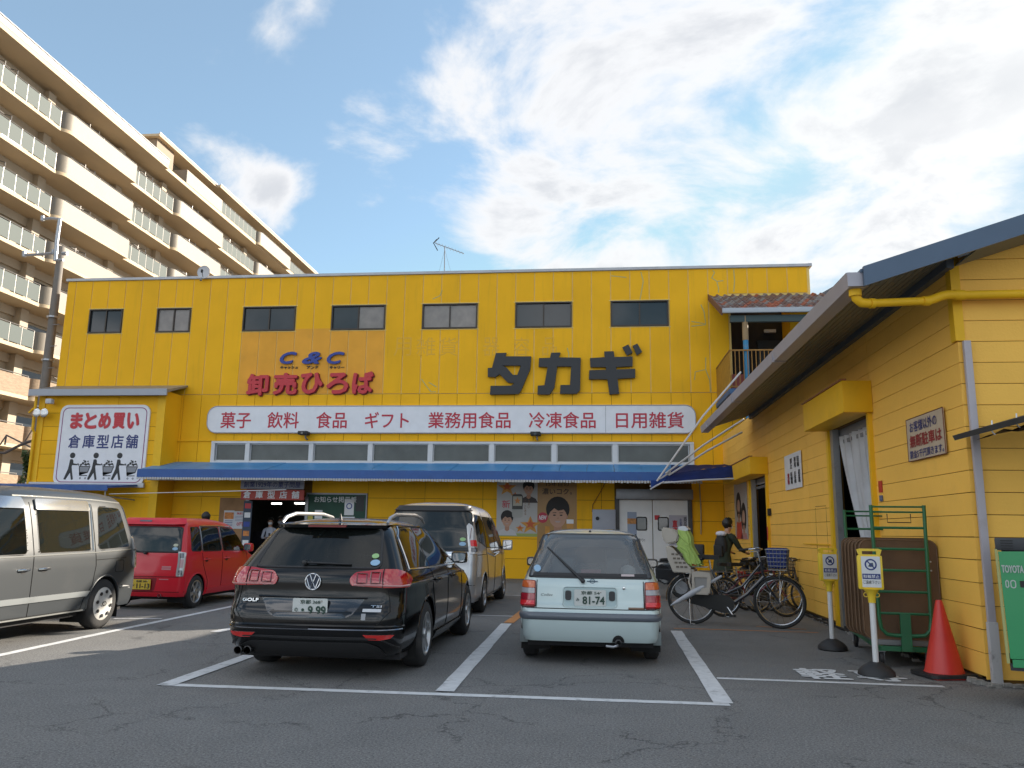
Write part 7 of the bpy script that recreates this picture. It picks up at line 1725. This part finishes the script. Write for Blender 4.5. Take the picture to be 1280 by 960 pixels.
# ------------------------------------------------------------------ parking sign posts
YPL = mat('yellow plastic', (.72,.50,.03), .4, var=.05, dirt=.2, dcol=(.3,.2,.05)); WPL = mat('white plastic pole', (.62,.62,.62), .35, dirt=.15, dcol=(.3,.28,.25)); BRB = mat('black rubber base', (.02,.02,.022), .6, dirt=.3, dcol=(.08,.08,.075))
def signpost(px, py, label, rz, sc):
    p = onZ(px, py); t = thing('sign_post', label, 'sign post', (p.x, p.y, 0), rz, 'yellow sign posts in rubber bases')
    bm = nb(); lathe(bm, [(.17,.0),(.185,.015),(.18,.05),(.13,.10),(.06,.14),(.0,.145)], 24, 'z'); obj('rubber_base', bm, BRB, t, True)
    bm = nb(); lathe(bm, [(.030,.10),(.030,.78),(0,.78)], 16, 'z'); obj('pole', bm, WPL, t, True)
    bm = nb(); lathe(bm, [(.037,.74),(.04,.80),(.05,.84),(.085,.88)], 18, 'z')
    abox(bm, -.125, .125, -.04, .04, .875, 1.23, .02)
    prism(bm, [[(-.10,1.22),(-.125,1.29),(-.09,1.30),(.09,1.30),(.125,1.29),(.10,1.22)],[(-.07,1.24),(-.07,1.275),(.07,1.275),(.07,1.24)]], lambda a,b: V((a,-.03,b)), lambda a,b: V((a,.03,b)))
    for s in (-1, 1): tube(bm, arc((s*.055,0,.82), .022, 0, 360, 10, 'y')[:-1], .005, 5, close=True)
    obj('sign_holder', bm, YPL, t, True)
    P = lambda a, b, d: V((a, -.04-d, b))
    c = plate('notice_card', [rrect(-.085,.10,.90,1.22,.006)], P, .004, mat('white card', (.6,.61,.62), .4), t)
    P1 = lambda a, b, d: V((a, -.044-d, b))
    ring = lambda r: [(.0075+r*cos(i*pi/10), 1.135+r*sin(i*pi/10)) for i in range(20)]
    plate('prohibition_mark', [ring(.06), ring(.045)], P1, .002, NAVY, c); plate('prohibition_mark', [[(-.034,1.17),(-.026,1.18),(.049,1.10),(.041,1.09)]], P1, .003, NAVY, c)
    plate('prohibition_mark', [[(-.02,1.115),(.0,1.15),(.03,1.155),(.035,1.12),(.01,1.11)]], P1, .002, mat('slate print', (.05,.07,.10), .5), c)
    plate('text_band', [[(-.08,.985),(.095,.985),(.095,1.04),(-.08,1.04)]], P1, .002, NAVY, c)
    lettering('駐輪禁止', -.07, .085, .995, 1.03, lambda a, b, d: V((a, -.046-d, b)), WHITE, c, th=.002, bold=.0)
    lettering('ご遠慮下さい', -.075, .09, .935, .972, P1, LBLK, c, th=.002, bold=.0)
    t.scale = (sc,)*3; return t
signpost(1041, 812.5, 'yellow topped sign post on black rubber base nearer the bicycles, with straight head', radians(8), 1.0)
signpost(1096, 845, 'yellow topped sign post in front of the brown boards, its head twisted sideways', radians(-14), 1.02)

# ------------------------------------------------------------------ traffic cone
p = onZ(1181, 846); t = thing('traffic_cone', 'red traffic cone on a black weight beside the wall corner', 'traffic cone', (p.x, p.y, 0), radians(12))
t.scale = (.80, .80, .88)
CR_ = mat('red cone plastic', (.58,.035,.025), .38, var=.05, dirt=.15, dcol=(.2,.03,.02))
bm = nb(); lathe(bm, [(.285,.045),(.255,.05),(.238,.075),(.13,.52),(.045,.88),(.036,.90),(.0,.90)], 32, 'z'); obj('cone', bm, CR_, t, True)
bm = nb(); abox(bm, -.29, .29, -.27, .27, .0, .018, .006); obj('cone_foot', bm, CR_, t, True)
bm = nb(); prism(bm, [rrect(-.34,.42,-.30,.30,.1,4)], lambda a,b: V((a,b,.019+.02*a)), lambda a,b: V((a,b,.052+.04*max(0,a)))); obj('rubber_weight', bm, BRB, t)

# ------------------------------------------------------------------ platform cart with two ladder frames
GRN = mat('green painted steel', (.012,.115,.045), .42, var=.08, dirt=.35, dcol=(.05,.06,.04), dscale=5.)
fa = onZ(1135, 836); fb_ = onZ(1086, 803)
ang = atan2(fb_.y-fa.y, fb_.x-fa.x)                       # cart axis, front end to back end
L_ = hypot(fb_.x-fa.x, fb_.y-fa.y); L_ = min(L_, 1.9)
t = thing('platform_cart', 'green steel platform cart with tall ladder ends loaded with brown boards', 'cart', (fa.x, fa.y, 0), ang-pi/2)
wd = .285
DK = mat('worn grey deck', (.16,.16,.16), .6, dirt=.5, dcol=(.05,.045,.04), dscale=4.)
bm = nb(); abox(bm, -wd-.02, wd+.02, .05, L_-.05, .24, .30, .01); obj('deck', bm, DK, t, True)
bm = nb()
for s in (-1, 1): abox(bm, s*wd-.02, s*wd+.02, .02, L_-.02, .19, .24)
for y in (.02, L_-.06): abox(bm, -wd-.02, wd+.02, y, y+.04, .18, .235)
obj('chassis', bm, GRN, t)
def ladder(y):
    bm = nb()
    for s in (-1, 1): tube(bm, [(s*.10,y,.36),(s*.20,y,.37),(s*.255,y,.43),(s*.27,y,.55),(s*.285,y,1.82)], .021, 8)
    tube(bm, [(-.11,y,.36),(.11,y,.36)], .021, 8); abox(bm, -.055, .055, y-.02, y+.02, .19, .60)
    for z in (.60, .84, 1.08, 1.32, 1.56, 1.74, 1.80): tube(bm, [(-.275,y,z),(.275,y,z)], .012 if z > 1.6 else .016, 6)
    return obj('end_frame', bm, GRN, t, True)
ladder(-.03); ladder(L_+.0)
bm = nb(); tube(bm, [(-.12,-.055,1.72),(-.12,-.06,1.62),(.13,-.06,1.62),(.13,-.055,1.72)], .006, 5); obj('wire_hook', bm, BLACK, t)
for x in (-wd+.03, wd-.03):
    for y in (.10, L_-.12):
        w = bpy.data.objects.new('caster', None); link(w, t); w.location = (x, y, 0)
        bm = nb(); lathe(bm, [(.035,-.02),(.085,-.02),(.09,0),(.085,.02),(.035,.02)], 18, 'x', (0,0,.09), cap=True); obj('caster_wheel', bm, BLACK, w, True)
        bm = nb(); abox(bm, -.035, -.028, -.03, .05, .07, .175); abox(bm, .028, .035, -.03, .05, .07, .175); abox(bm, -.045, .045, -.05, .06, .165, .185); obj('caster_fork', bm, GREYM, w)
BB = [mat('worn brown board', (.115,.062,.030), .8, var=.25, vscale=3, dirt=.6, dcol=(.03,.02,.015), dscale=2.5, streak=1.), mat('brown board edge', (.15,.085,.045), .8, var=.2, vscale=8)]
T_ = Matrix.Translation((fa.x, fa.y, 0)) @ Matrix.Rotation(ang-pi/2, 4, 'Z')
n = 6
for i in range(n):
    y = .12+i*.125; lb = ['foremost brown board on the cart, stained dark along its top edge','second brown board from the front on the cart','third brown board from the front on the cart','fourth brown board from the front on the cart','fifth brown board from the front on the cart','rearmost brown board on the cart'][i]
    P = T_ @ V((.02-.02*i, y, .30)); o = thing('brown_board', lb, 'board', tuple(P), ang-pi/2+random.uniform(-.02,.02), 'brown boards standing on the cart')
    bm = nb(); prism(bm, [rrect(-.44,.40,.0,1.13+random.uniform(-.02,.02),.09,5)], lambda a,b: V((a,-.03,b)), lambda a,b: V((a,.03,b))); obj('panel', bm, BB[0], o)
    bm = nb(); tube(bm, [V((a, -.031, b)) for a, b in rrect(-.435,.395,.005,1.12,.09,5)], .008, 5, close=True); obj('edge_band', bm, BB[1], o)
    if i == 0:
        for sx in (-.36, .32):
            for z in (.78, .88): bm = nb(); lathe(bm, [(0,-.006),(.010,-.005),(.010,.002)], 8, 'y', (sx,-.03,z)); obj('rivet', bm, ALLOY, o)

# ------------------------------------------------------------------ green and black pallet mover at the right edge
p = onZ(1256, 884); t = thing('electric_pallet_mover', 'green and black electric warehouse mover at the right edge of the photo', 'pallet mover', (p.x+.10, p.y, 0), radians(-24))
GM = mat('bright green cover', (.03,.27,.10), .35, var=.03, coat=.3, dirt=.1, dcol=(.05,.12,.06)); BM = mat('charcoal casing', (.028,.031,.036), .45, dirt=.2, dcol=(.06,.06,.06))
bm = nb(); abox(bm, .0, .95, .02, .75, .30, 1.40, .04); obj('casing', bm, BM, t, True)
bm = nb(); prism(bm, [[(-.02,.30),(.20,.30),(.32,.05),(.95,.05),(.95,.36),(-.02,.36)]], lambda a,b: V((a,.0,b)), lambda a,b: V((a,.78,b))); abox(bm, .25, .95, -.06, .0, .05, .30, .02); obj('chassis', bm, BM, t)
bm = nb(); prism(bm, [[(-.015,.40),(-.035,1.30),(.205,1.305),(.255,.41)]], lambda a,b: V((a,-.035,b)), lambda a,b: V((a,.02,b))); gp = obj('green_cover', bm, GM, t)
bm = nb(); prism(bm, [[(.0,.33),(.0,.395),(.25,.40),(.26,.34)]], lambda a,b: V((a,-.034,b)), lambda a,b: V((a,.02,b))); obj('green_skirt', bm, GM, t)
bm = nb(); prism(bm, [[(-.045,.36),(-.06,1.32),(-.04,1.32),(-.02,.36)]], lambda a,b: V((a,-.03,b)), lambda a,b: V((a,.5,b))); obj('pale_edge', bm, mat('pale olive edge', (.35,.36,.14), .5), t)
P = lambda a, b, d: V((a, -.036-d, b))
lettering('TOYOTA', -.02, .155, 1.12, 1.185, P, mat('grey print', (.42,.46,.44), .4), gp, bold=.03, th=.002)
plate('number_mark', [rrect(.04,.085,.99,1.06,.02), rrect(.048,.077,.998,1.052,.015)], P, .002, mat('grey print', (.42,.46,.44)), gp); plate('number_mark', [rrect(.0,.03,.99,1.06,.02), rrect(.008,.022,.998,1.052,.015)], P, .002, mat('grey print', (.42,.46,.44)), gp)
plate('socket', [rrect(.115,.165,1.0,1.055,.004)], P, .004, BLACK, gp); plate('small_mark', [rrect(.19,.20,.36,.375,.002)], P, .002, BLACK, t)
bm = nb(); abox(bm, -.055, .22, -.03, .02, 1.31, 1.42, .01); obj('vent_block', bm, BM, t, True)
for k in range(4): bm = nb(); abox(bm, -.01, .09, -.036, -.028, 1.325+.022*k, 1.333+.022*k); obj('vent_slot', bm, BLACK, t)
bm = nb(); lathe(bm, [(.02,1.38),(.02,1.43),(.05,1.45),(.055,1.47),(.04,1.49),(.0,1.50)], 18, 'z', (.30,.15,0)); obj('battery_knob', bm, BLACK, t, True)
bm = nb(); abox(bm, .32, .40, .08, .22, 1.385, 1.415, .01); obj('control_pad', bm, GREYM, t, True)
for z0, z1, m_ in ((.98,1.05,mat('grey label', (.3,.31,.33), .5)),(.84,.96,mat('white label', (.5,.5,.52), .5)),(.62,.80,mat('yellow label', (.6,.45,.04), .5))): plate('warning_label', [rrect(.27,.42,z0,z1,.004)], lambda a,b,d: V((a,.02-d,b)), .003, m_, t)
for x in (.18, .7): bm = nb(); lathe(bm, [(.02,-.05),(.10,-.05),(.115,-.03),(.115,.03),(.10,.05),(.02,.05)], 20, 'y', (x,.0,.115)); obj('drive_wheel', bm, BLACK, t, True)

t.scale = (.97,.97,1.03)
# ------------------------------------------------------------------ bicycles
STL = mat('bright bicycle steel', (.45,.45,.46), .22, metal=.9, dirt=.3, dcol=(.15,.12,.1), dscale=8.); TYR = mat('bicycle tyre', (.018,.018,.018), .7)
def bwheel(parent, x, r, name='wheel', spokes=18, motor=0):
    w = bpy.data.objects.new(name, None); link(w, parent); w.location = (x, 0, r)
    bm = nb(); tube(bm, arc((0,0,0), r-.018, 0, 360, 40, 'y')[:-1], .019, 8, close=True); obj('tyre', bm, TYR, w, True)
    bm = nb(); tube(bm, arc((0,0,0), r-.045, 0, 360, 36, 'y')[:-1], .011, 6, close=True); obj('rim', bm, STL, w, True)
    bm = nb()
    for k in range(spokes):
        a = 2*pi*k/spokes; s = .03 if k % 2 else -.03; b = a+(.35 if k % 4 < 2 else -.35)
        tube(bm, [(.018*cos(b), s, .018*sin(b)), ((r-.05)*cos(a), 0, (r-.05)*sin(a))], .0022, 3, cap=False)
    lathe(bm, [(0,-.045),(.02+motor*.5,-.04),(.02+motor*.5,.04),(0,.045)], 12, 'y'); obj('spokes', bm, STL, w)
    return w
def fender(parent, x, r, a0, a1, m):
    bm = nb(); rows = []
    for p in arc((x,0,r), r+.022, a0, a1, 18, 'y'):
        d = (p-V((x,0,r))).normalized(); rows.append([p-d*.012+V((0,-.028,0)), p+V((0,-.012,0)), p+V((0,.012,0)), p-d*.012+V((0,.028,0))])
    g = [[bm.verts.new(q) for q in r_] for r_ in rows]
    for A, B in zip(g, g[1:]):
        for i in range(3): bm.faces.new((A[i], A[i+1], B[i+1], B[i]))
    bmesh.ops.solidify(bm, geom=bm.faces[:], thickness=.003); return obj('mudguard', bm, m, parent, True)
def basket(parent, x0, x1, z0, z1, w, m, fill=None, taper=.8):
    bm = nb(); n = 5
    for k in range(n+1):
        t = k/n; z = z0+(z1-z0)*t; s = taper+(1-taper)*t; xc = (x0+x1)/2; hx = (x1-x0)/2*s; hy = w/2*s
        tube(bm, [(xc-hx,-hy,z),(xc+hx,-hy,z),(xc+hx,hy,z),(xc-hx,hy,z)], .006 if k == n else .0035, 5, close=True)
    for i in range(7):
        u = -1+2*i/6
        for sy in (-1, 1): tube(bm, [((x0+x1)/2+(x1-x0)/2*u*taper, sy*w/2*taper, z0), ((x0+x1)/2+(x1-x0)/2*u, sy*w/2, z1)], .003, 4)
        for sx in (-1, 1): tube(bm, [((x0+x1)/2+(x1-x0)/2*sx*taper, u*w/2*taper, z0), ((x0+x1)/2+(x1-x0)/2*sx, u*w/2, z1)], .003, 4)
    abox(bm, (x0+x1)/2-(x1-x0)/2*taper, (x0+x1)/2+(x1-x0)/2*taper, -w/2*taper, w/2*taper, z0, z0+.006)
    o = obj('basket', bm, m, parent)
    if fill:
        bm = nb(); abox(bm, (x0+x1)/2-(x1-x0)/2*.93, (x0+x1)/2+(x1-x0)/2*.93, -w/2*.93, w/2*.93, z0+.02, z1+.02, .03)
        for v in bm.verts:
            t = (v.co.z-z0)/(z1-z0); s = taper+(1-taper)*t; v.co.x = (x0+x1)/2+(v.co.x-(x0+x1)/2)*s; v.co.y *= s
        obj('basket_liner', bm, fill, o, True)
    return o
def bicycle(label, loc, rz, sc, fcol, r=.33, low=True, chaincase=True, bsk=None, fill=None, grp='bicycles parked by the yellow walls', rack=True, handle_m=None):
    t = thing('bicycle', label, 'bicycle', loc, rz, grp); WB = 1.12; fm = fcol
    bwheel(t, 0, r); bwheel(t, WB, r)
    BBk = V((.44,0,.28)); HT = V((.90,0,.80)); HB = V((.95,0,.60)); ST = V((.27,0,.72)); 
    bm = nb(); tube(bm, [HT+V((0,0,.04)), HB], .020, 8)
    if low: tube(bm, [HB+V((-.01,0,.05)), V((.72,0,.42)), V((.56,0,.31)), BBk], .026, 8); tube(bm, [HT, V((.66,0,.52)), V((.45,0,.42)), V((.36,0,.45))], .016, 8)
    else: tube(bm, [HB+V((0,0,.04)), BBk], .018, 8); tube(bm, [HT, ST+V((.02,0,-.06))], .016, 8)
    tube(bm, [BBk, ST], .016, 8)
    for s in (-1, 1): tube(bm, [BBk+V((0,s*.02,0)), V((.05,s*.055,r)), V((0,s*.055,r))], .010, 6); tube(bm, [ST+V((.02,s*.015,-.12)), V((.02,s*.055,r+.02))], .008, 6)
    for s in (-1, 1): tube(bm, [HB+V((.005,s*.02,-.02)), HB+V((.03,s*.05,-.08)), V((WB,s*.055,r))], .012, 6)
    obj('frame', bm, fm, t, True)
    bm = nb(); tube(bm, [ST-V((0,0,.05)), ST+V((-.03,0,.12))], .013, 8); obj('seat_post', bm, STL, t, True)
    bm = nb(); prism(bm, [[(-.12,-.09),(-.14,-.05),(-.14,.05),(-.12,.09),(.0,.05),(.13,.018),(.13,-.018),(.0,-.05)]], lambda a,b: V((ST.x-.03+a,b,ST.z+.13)), lambda a,b: V((ST.x-.03+a,b,ST.z+.19))); obj('saddle', bm, BLACK, t)
    bm = nb(); tube(bm, [HT+V((0,0,.04)), HT+V((-.03,0,.18))], .012, 8)
    for s in (-1, 1): tube(bm, [HT+V((-.03,0,.18)), HT+V((.02,s*.12,.20)), HT+V((-.04,s*.22,.21)), HT+V((-.20,s*.26,.19))], .010, 7)
    obj('handlebar', bm, STL, t, True)
    for s in (-1, 1): bm = nb(); tube(bm, [HT+V((-.12,s*.245,.20)), HT+V((-.24,s*.268,.185))], .016, 8); obj('grip', bm, BLACK, t, True)
    bm = nb()
    for s in (-1, 1): tube(bm, [HT+V((-.06,s*.22,.2)), HT+V((-.02,s*.2,.17)), HT+V((-.14,s*.25,.165))], .005, 5)
    obj('brake_lever', bm, STL, t)
    for s in (1, -1):
        c = bpy.data.objects.new('crank', None); link(c, t); c.location = BBk
        bm = nb(); a = radians(-55 if s < 0 else 125); e = V((.165*cos(a), s*.075, .165*sin(a))); tube(bm, [(0,s*.05,0), e], .010, 6); obj('crank_arm', bm, STL, c)
        bm = nb(); abox(bm, e.x-.045, e.x+.045, e.y+(.01 if s > 0 else -.09), e.y+(.09 if s > 0 else -.01), e.z-.012, e.z+.012, .004); obj('pedal', bm, BLACK, c)
    if chaincase:
        bm = nb(); pts = [(BBk.x+.115*cos(a), BBk.z+.115*sin(a)) for a in [radians(x) for x in range(-90, 91, 20)]]+[(.0+.07*cos(a), r+.01+.07*sin(a)) for a in [radians(x) for x in range(90, 271, 30)]]
        prism(bm, [pts], lambda a,b: V((a,-.065,b)), lambda a,b: V((a,-.035,b))); obj('chain_case', bm, mat('black chain case', (.02,.02,.02), .35), t)
    else:
        bm = nb(); lathe(bm, [(.0,-.05),(.09,-.05),(.09,-.045),(0,-.045)], 20, 'y', tuple(BBk)); tube(bm, [BBk+V((0,-.05,.09)), V((0,-.05,r+.04))], .005, 4); tube(bm, [BBk+V((0,-.05,-.09)), V((0,-.05,r-.04))], .005, 4); obj('chain', bm, GREYM, t)
    fender(t, 0, r, 15, 185, STL); fender(t, WB, r, 30, 150, STL)
    if rack:
        bm = nb()
        for s in (-1, 1): tube(bm, [V((.22,s*.06,r+.42)), V((-.22,s*.07,r+.42))], .007, 5); tube(bm, [V((-.12,s*.07,r+.42)), V((0,s*.06,r))], .006, 5)
        for x in (-.2, -.1, 0, .1): tube(bm, [V((x,-.07,r+.42)), V((x,.07,r+.42))], .005, 5)
        obj('rear_rack', bm, STL, t)
    bm = nb(); tube(bm, [(-.02,.06,r),(-.01,.09,.02),(.05,.11,.01)], .009, 6); tube(bm, [(-.02,-.06,r),(-.01,-.09,.02),(.05,-.11,.01)], .009, 6); tube(bm, [(-.01,-.10,.015),(-.01,.10,.015)], .009, 6); obj('stand', bm, STL, t)
    if bsk: basket(t, .98, 1.26, .74, 1.0, .34, bsk, fill); bm = nb(); tube(bm, [(WB,.06,r),(1.14,.10,.74)], .005, 5); tube(bm, [(WB,-.06,r),(1.14,-.10,.74)], .005, 5); obj('basket_stay', bm, STL, t)
    bm = nb(); lathe(bm, [(0,.04),(.03,.03),(.035,-.01),(0,-.02)], 12, 'x', (1.02,0,.68)); obj('headlamp', bm, STL, t, True)
    t.scale = (sc,)*3; return t
DKB = mat('dark blue-black bicycle paint', (.014,.018,.028), .25, coat=.6); MAR = mat('maroon bicycle paint', (.13,.015,.03), .3, coat=.5); GYB = mat('grey bicycle paint', (.12,.12,.13), .3, metal=.4); SLB = mat('silver bicycle paint', (.35,.36,.37), .3, metal=.5)
BSK = mat('black wire basket', (.02,.02,.02), .5); BSW = mat('steel wire basket', (.33,.33,.32), .35, metal=.6)
a = onZ(866, 780); b = onZ(976, 786); rz = atan2(b.y-a.y, b.x-a.x); sc = hypot(b.x-a.x, b.y-a.y)/1.12
bk = bicycle('dark utility bicycle with beige child seat and lime green cover, nearest of the parked bicycles', (a.x, a.y, 0), rz, sc, DKB, bsk=BSW, fill=mat('blue basket bag', (.012,.03,.17), .6, var=.2, vscale=20))
print('bike scale', sc)
# child seat over the rear wheel
BEI = mat('beige seat plastic', (.40,.36,.31), .5, var=.05); LIM = mat('lime green cloth', (.36,.50,.13), .8, var=.12, vscale=9)
cs = bpy.data.objects.new('child_seat', None); link(cs, bk)
def slab(name, pts, y0, y1, m, par, bev=.015):
    bm = nb(); prism(bm, pts, lambda a,b: V((a,y0,b)), lambda a,b: V((a,y1,b)))
    if bev: bmesh.ops.bevel(bm, geom=[e for e in bm.edges if e.calc_face_angle(0) > .5], offset=bev, segments=2, affect='EDGES')
    return obj(name, bm, m, par, True)
slab('headrest', [[(-.37,1.27),(-.22,1.25),(-.13,1.16),(-.16,1.07),(-.30,1.04),(-.36,1.12)]], -.15, .15, BEI, cs, .02)
for s_ in (-1, 1): slab('seat_side', [[(-.31,1.01),(-.22,1.0),(.02,.74),(.02,.67),(-.22,.68),(-.29,.85)]], s_*.155-.008, s_*.155+.008, BEI, cs, .004)
slab('seat_back', [[(-.30,1.02),(-.25,1.02),(-.17,.70),(-.22,.68),(-.29,.86)]], -.15, .15, BEI, cs, .01)
slab('seat_pan', [[(-.22,.72),(.06,.72),(.06,.67),(-.22,.67)]], -.15, .15, BEI, cs, .01)
bm = nb()
for k in range(4):
    for j in range(3): abox(bm, -.235+.055*j+.02*k, -.195+.055*j+.02*k, -.168, -.164, .90-.055*k, .925-.055*k)
tag(obj('vent_slots', bm, mat('slot shadow brown', (.12,.10,.08), .7), cs), kind='stuff')
slab('green_cover', [[(-.16,1.27),(-.03,1.25),(.02,1.15),(.03,1.02),(.16,.80),(.15,.76),(-.04,.76),(-.10,.92),(-.19,1.02),(-.13,1.12)]], -.145, .145, LIM, cs, .03)
for q in ([(-.12,1.02),(-.02,.95),(.02,.78)], [(-.05,1.04),(.05,.92),(.08,.78)], [(-.14,1.20),(-.06,1.10),(.0,1.06)]):
    bm = nb(); tube(bm, [(x, -.147, z) for x, z in q], [.012,.018,.010], 6); obj('cover_fold', bm, LIM, cs, True)
slab('rain_flap', [[(-.15,1.28),(-.05,1.29),(.0,1.24),(-.06,1.20),(-.14,1.23)]], -.12, .12, mat('clear vinyl', (.5,.52,.56), .2), cs, .01)
for s_ in (-1, 1): slab('leg_guard', [[(.03,.68),(.10,.70),(.27,.68),(.28,.62),(.26,.42),(.22,.40),(.05,.40),(.03,.44)],[(.06,.62),(.23,.62),(.22,.49),(.07,.46)]], s_*.16-.012, s_*.16+.012, BEI, cs, 0)
slab('guard_panel', [[(.06,.63),(.24,.63),(.23,.48),(.07,.45)]], -.158, -.152, mat('grey guard panel', (.26,.25,.24), .6), cs, 0)
slab('foot_rest', [[(.03,.43),(.25,.43),(.24,.40),(.04,.40)]], -.19, -.10, BEI, cs, 0)
bm = nb(); tube(bm, [(.02,-.155,.70),(-.01,-.16,.56),(.03,-.16,.42)], .012, 6); obj('seat_strut', bm, BEI, cs, True)
bm = nb(); tube(bm, [(.06,-.1,.80),(.16,-.1,.86),(.20,0,.87),(.16,.1,.86),(.06,.1,.80)], .016, 7); obj('grab_bar', bm, BLACK, cs, True)
bm = nb(); abox(bm, .02, .10, -.12, -.02, .76, .80, .02); obj('orange_belt', bm, mat('orange belt pad', (.5,.1,.03), .6), cs, True)
um = thing('folded_umbrella', 'folded silver umbrella slung low beside the rear wheel of the child seat bicycle', 'umbrella', (0,0,0))
T2 = bk.matrix_basis.copy(); pa = T2 @ V((-.30,-.17,.38)); pb = T2 @ V((.62,-.17,.90))
u0 = onY(838, 757, (a.y-.25)); u1 = onY(902, 720, (a.y-.2))
bm = nb(); tube(bm, [u0, u0.lerp(u1,.12), u0.lerp(u1,.45)], [.006,.03,.05], 10); tube(bm, [u0.lerp(u1,.45), u0.lerp(u1,.75), u1], [.045,.03,.02], 10); obj('umbrella_cloth', bm, mat('silver cloth', (.42,.44,.48), .4), um, True)
bm = nb(); tube(bm, [u1, u1+(u1-u0)*.10], .012, 6); obj('umbrella_handle', bm, BLACK, um); rebase(um, tuple(u0))
# others around it
def put(px, py, lab, deg, s_, col, **k):
    p = onZ(px, py); return bicycle(lab, (p.x, p.y, 0), radians(deg), s_, col, **k)
put(905, 771, 'bicycle with maroon frame leaning behind the child seat bicycle', 12, 1.05, MAR, low=False, chaincase=False, bsk=BSK)
put(893, 763, 'dark bicycle with black front basket, second row behind the child seat', 8, 1.0, DKB, bsk=BSK, fill=mat('black basket cover', (.02,.02,.022), .7))
put(935, 763, 'grey bicycle against the siding wall with pale empty basket', 20, 1.02, GYB, bsk=BSW)
put(925, 757, 'black bicycle in the crowded back row nearest the wall poster', 15, .98, DKB, bsk=BSK)
put(948, 766, 'dark grey bicycle wedged between the child seat bicycle and the wall', 28, 1.0, GYB, low=False, chaincase=False)
put(642, 722, 'silver bicycle with wire basket standing under the pale beer poster', 78, 1.0, SLB, bsk=BSW)
put(662, 722, 'black bicycle behind the green hatchback, near the amber poster', 100, 1.0, DKB, bsk=BSK)
# ------------------------------------------------------------------ motor scooters
def scooter(label, loc, rz, sc, col, box_=True, hm=True):
    t = thing('motor_scooter', label, 'scooter', loc, rz, 'motor scooters parked by the shop'); r = .22
    for x in (0, 1.22):
        w = bpy.data.objects.new('wheel', None); link(w, t); w.location = (x, 0, r)
        bm = nb(); lathe(bm, [(r*.6,-.045),(r*.9,-.05),(r,-.02),(r,.02),(r*.9,.05),(r*.6,.045)], 24, 'y', cap=False); obj('tyre', bm, TYR, w, True)
        bm = nb(); lathe(bm, [(0,-.03),(r*.62,-.035),(r*.62,.035),(0,.03)], 20, 'y'); obj('rim', bm, GREYM, w)
    bm = nb(); prism(bm, [[(-.22,.62),(-.05,.72),(.38,.70),(.52,.62),(.50,.36),(.30,.26),(.10,.34),(-.10,.50)]], lambda a,b: V((a,-.15,b)), lambda a,b: V((a,.15,b)))
    bmesh.ops.bevel(bm, geom=bm.edges[:], offset=.03, segments=2, affect='EDGES'); obj('rear_body', bm, col, t, True)
    bm = nb(); prism(bm, [[(.48,.25),(.86,.22),(.98,.40),(1.06,.85),(1.0,.90),(.93,.60),(.84,.34),(.50,.34)]], lambda a,b: V((a,-.17,b)), lambda a,b: V((a,.17,b)))
    bmesh.ops.bevel(bm, geom=bm.edges[:], offset=.02, segments=2, affect='EDGES'); obj('leg_shield', bm, col, t, True)
    bm = nb(); prism(bm, [[(-.18,.73),(.36,.71),(.46,.74),(.40,.80),(-.05,.82),(-.2,.79)]], lambda a,b: V((a,-.13,b)), lambda a,b: V((a,.13,b))); bmesh.ops.bevel(bm, geom=bm.edges[:], offset=.025, segments=2, affect='EDGES'); obj('seat', bm, BLACK, t, True)
    bm = nb(); prism(bm, [[(1.0,.43),(1.10,.50),(1.30,.50),(1.42,.38),(1.36,.47),(1.22,.54),(1.05,.53)]], lambda a,b: V((a,-.06,b)), lambda a,b: V((a,.06,b))); obj('front_mudguard', bm, col, t)
    bm = nb(); tube(bm, [(1.0,0,.95),(1.08,0,.60),(1.22,0,.24)], .03, 8); obj('fork', bm, GREYM, t, True)
    bm = nb(); abox(bm, .93, 1.08, -.12, .12, .90, 1.03, .03); obj('handlebar_cover', bm, col, t, True)
    bm = nb(); tube(bm, [(.95,-.34,.98),(.97,0,1.0),(.95,.34,.98)], .014, 7); obj('handlebar', bm, BLACK, t)
    bm = nb(); lathe(bm, [(0,.03),(.07,.02),(.075,-.02)], 16, 'x', (1.07,0,.96)); obj('headlight', bm, CLR, t, True)
    for s in (-1, 1):
        bm = nb(); tube(bm, [(.97,s*.2,1.0),(.96,s*.25,1.18)], .008, 6); lathe(bm, [(0,-.012),(.055,-.01),(.06,.01),(0,.014)], 14, 'x', (.96,s*.27,1.23)); obj('mirror', bm, BLACK, t, True)
    bm = nb(); abox(bm, -.30, -.22, -.09, .09, .50, .62, .01); obj('tail_lamp', bm, REDL, t, True)
    bm = nb(); tube(bm, [(.1,-.16,.22),(-.15,-.17,.26),(-.30,-.17,.30)], [.03,.05,.05], 10); obj('exhaust', bm, GREYM, t, True)
    if box_: bm = nb(); abox(bm, -.48, -.12, -.19, .19, .82, 1.10, .03); obj('top_box', bm, mat('black top box', (.02,.02,.022), .5), t, True)
    t.scale = (sc,)*3; return t
p = onZ(852, 748); scooter('black motor scooter with a top box behind the green hatchback', (p.x, p.y, 0), radians(170), 1.12, mat('black scooter panel', (.014,.015,.018), .25, coat=.5))
p = onZ(940, 752); scooter('dark motor scooter with round mirrors beside the siding wall door', (p.x, p.y, 0), radians(35), 1.12, mat('dark navy scooter panel', (.015,.02,.035), .3, coat=.5), box_=False)
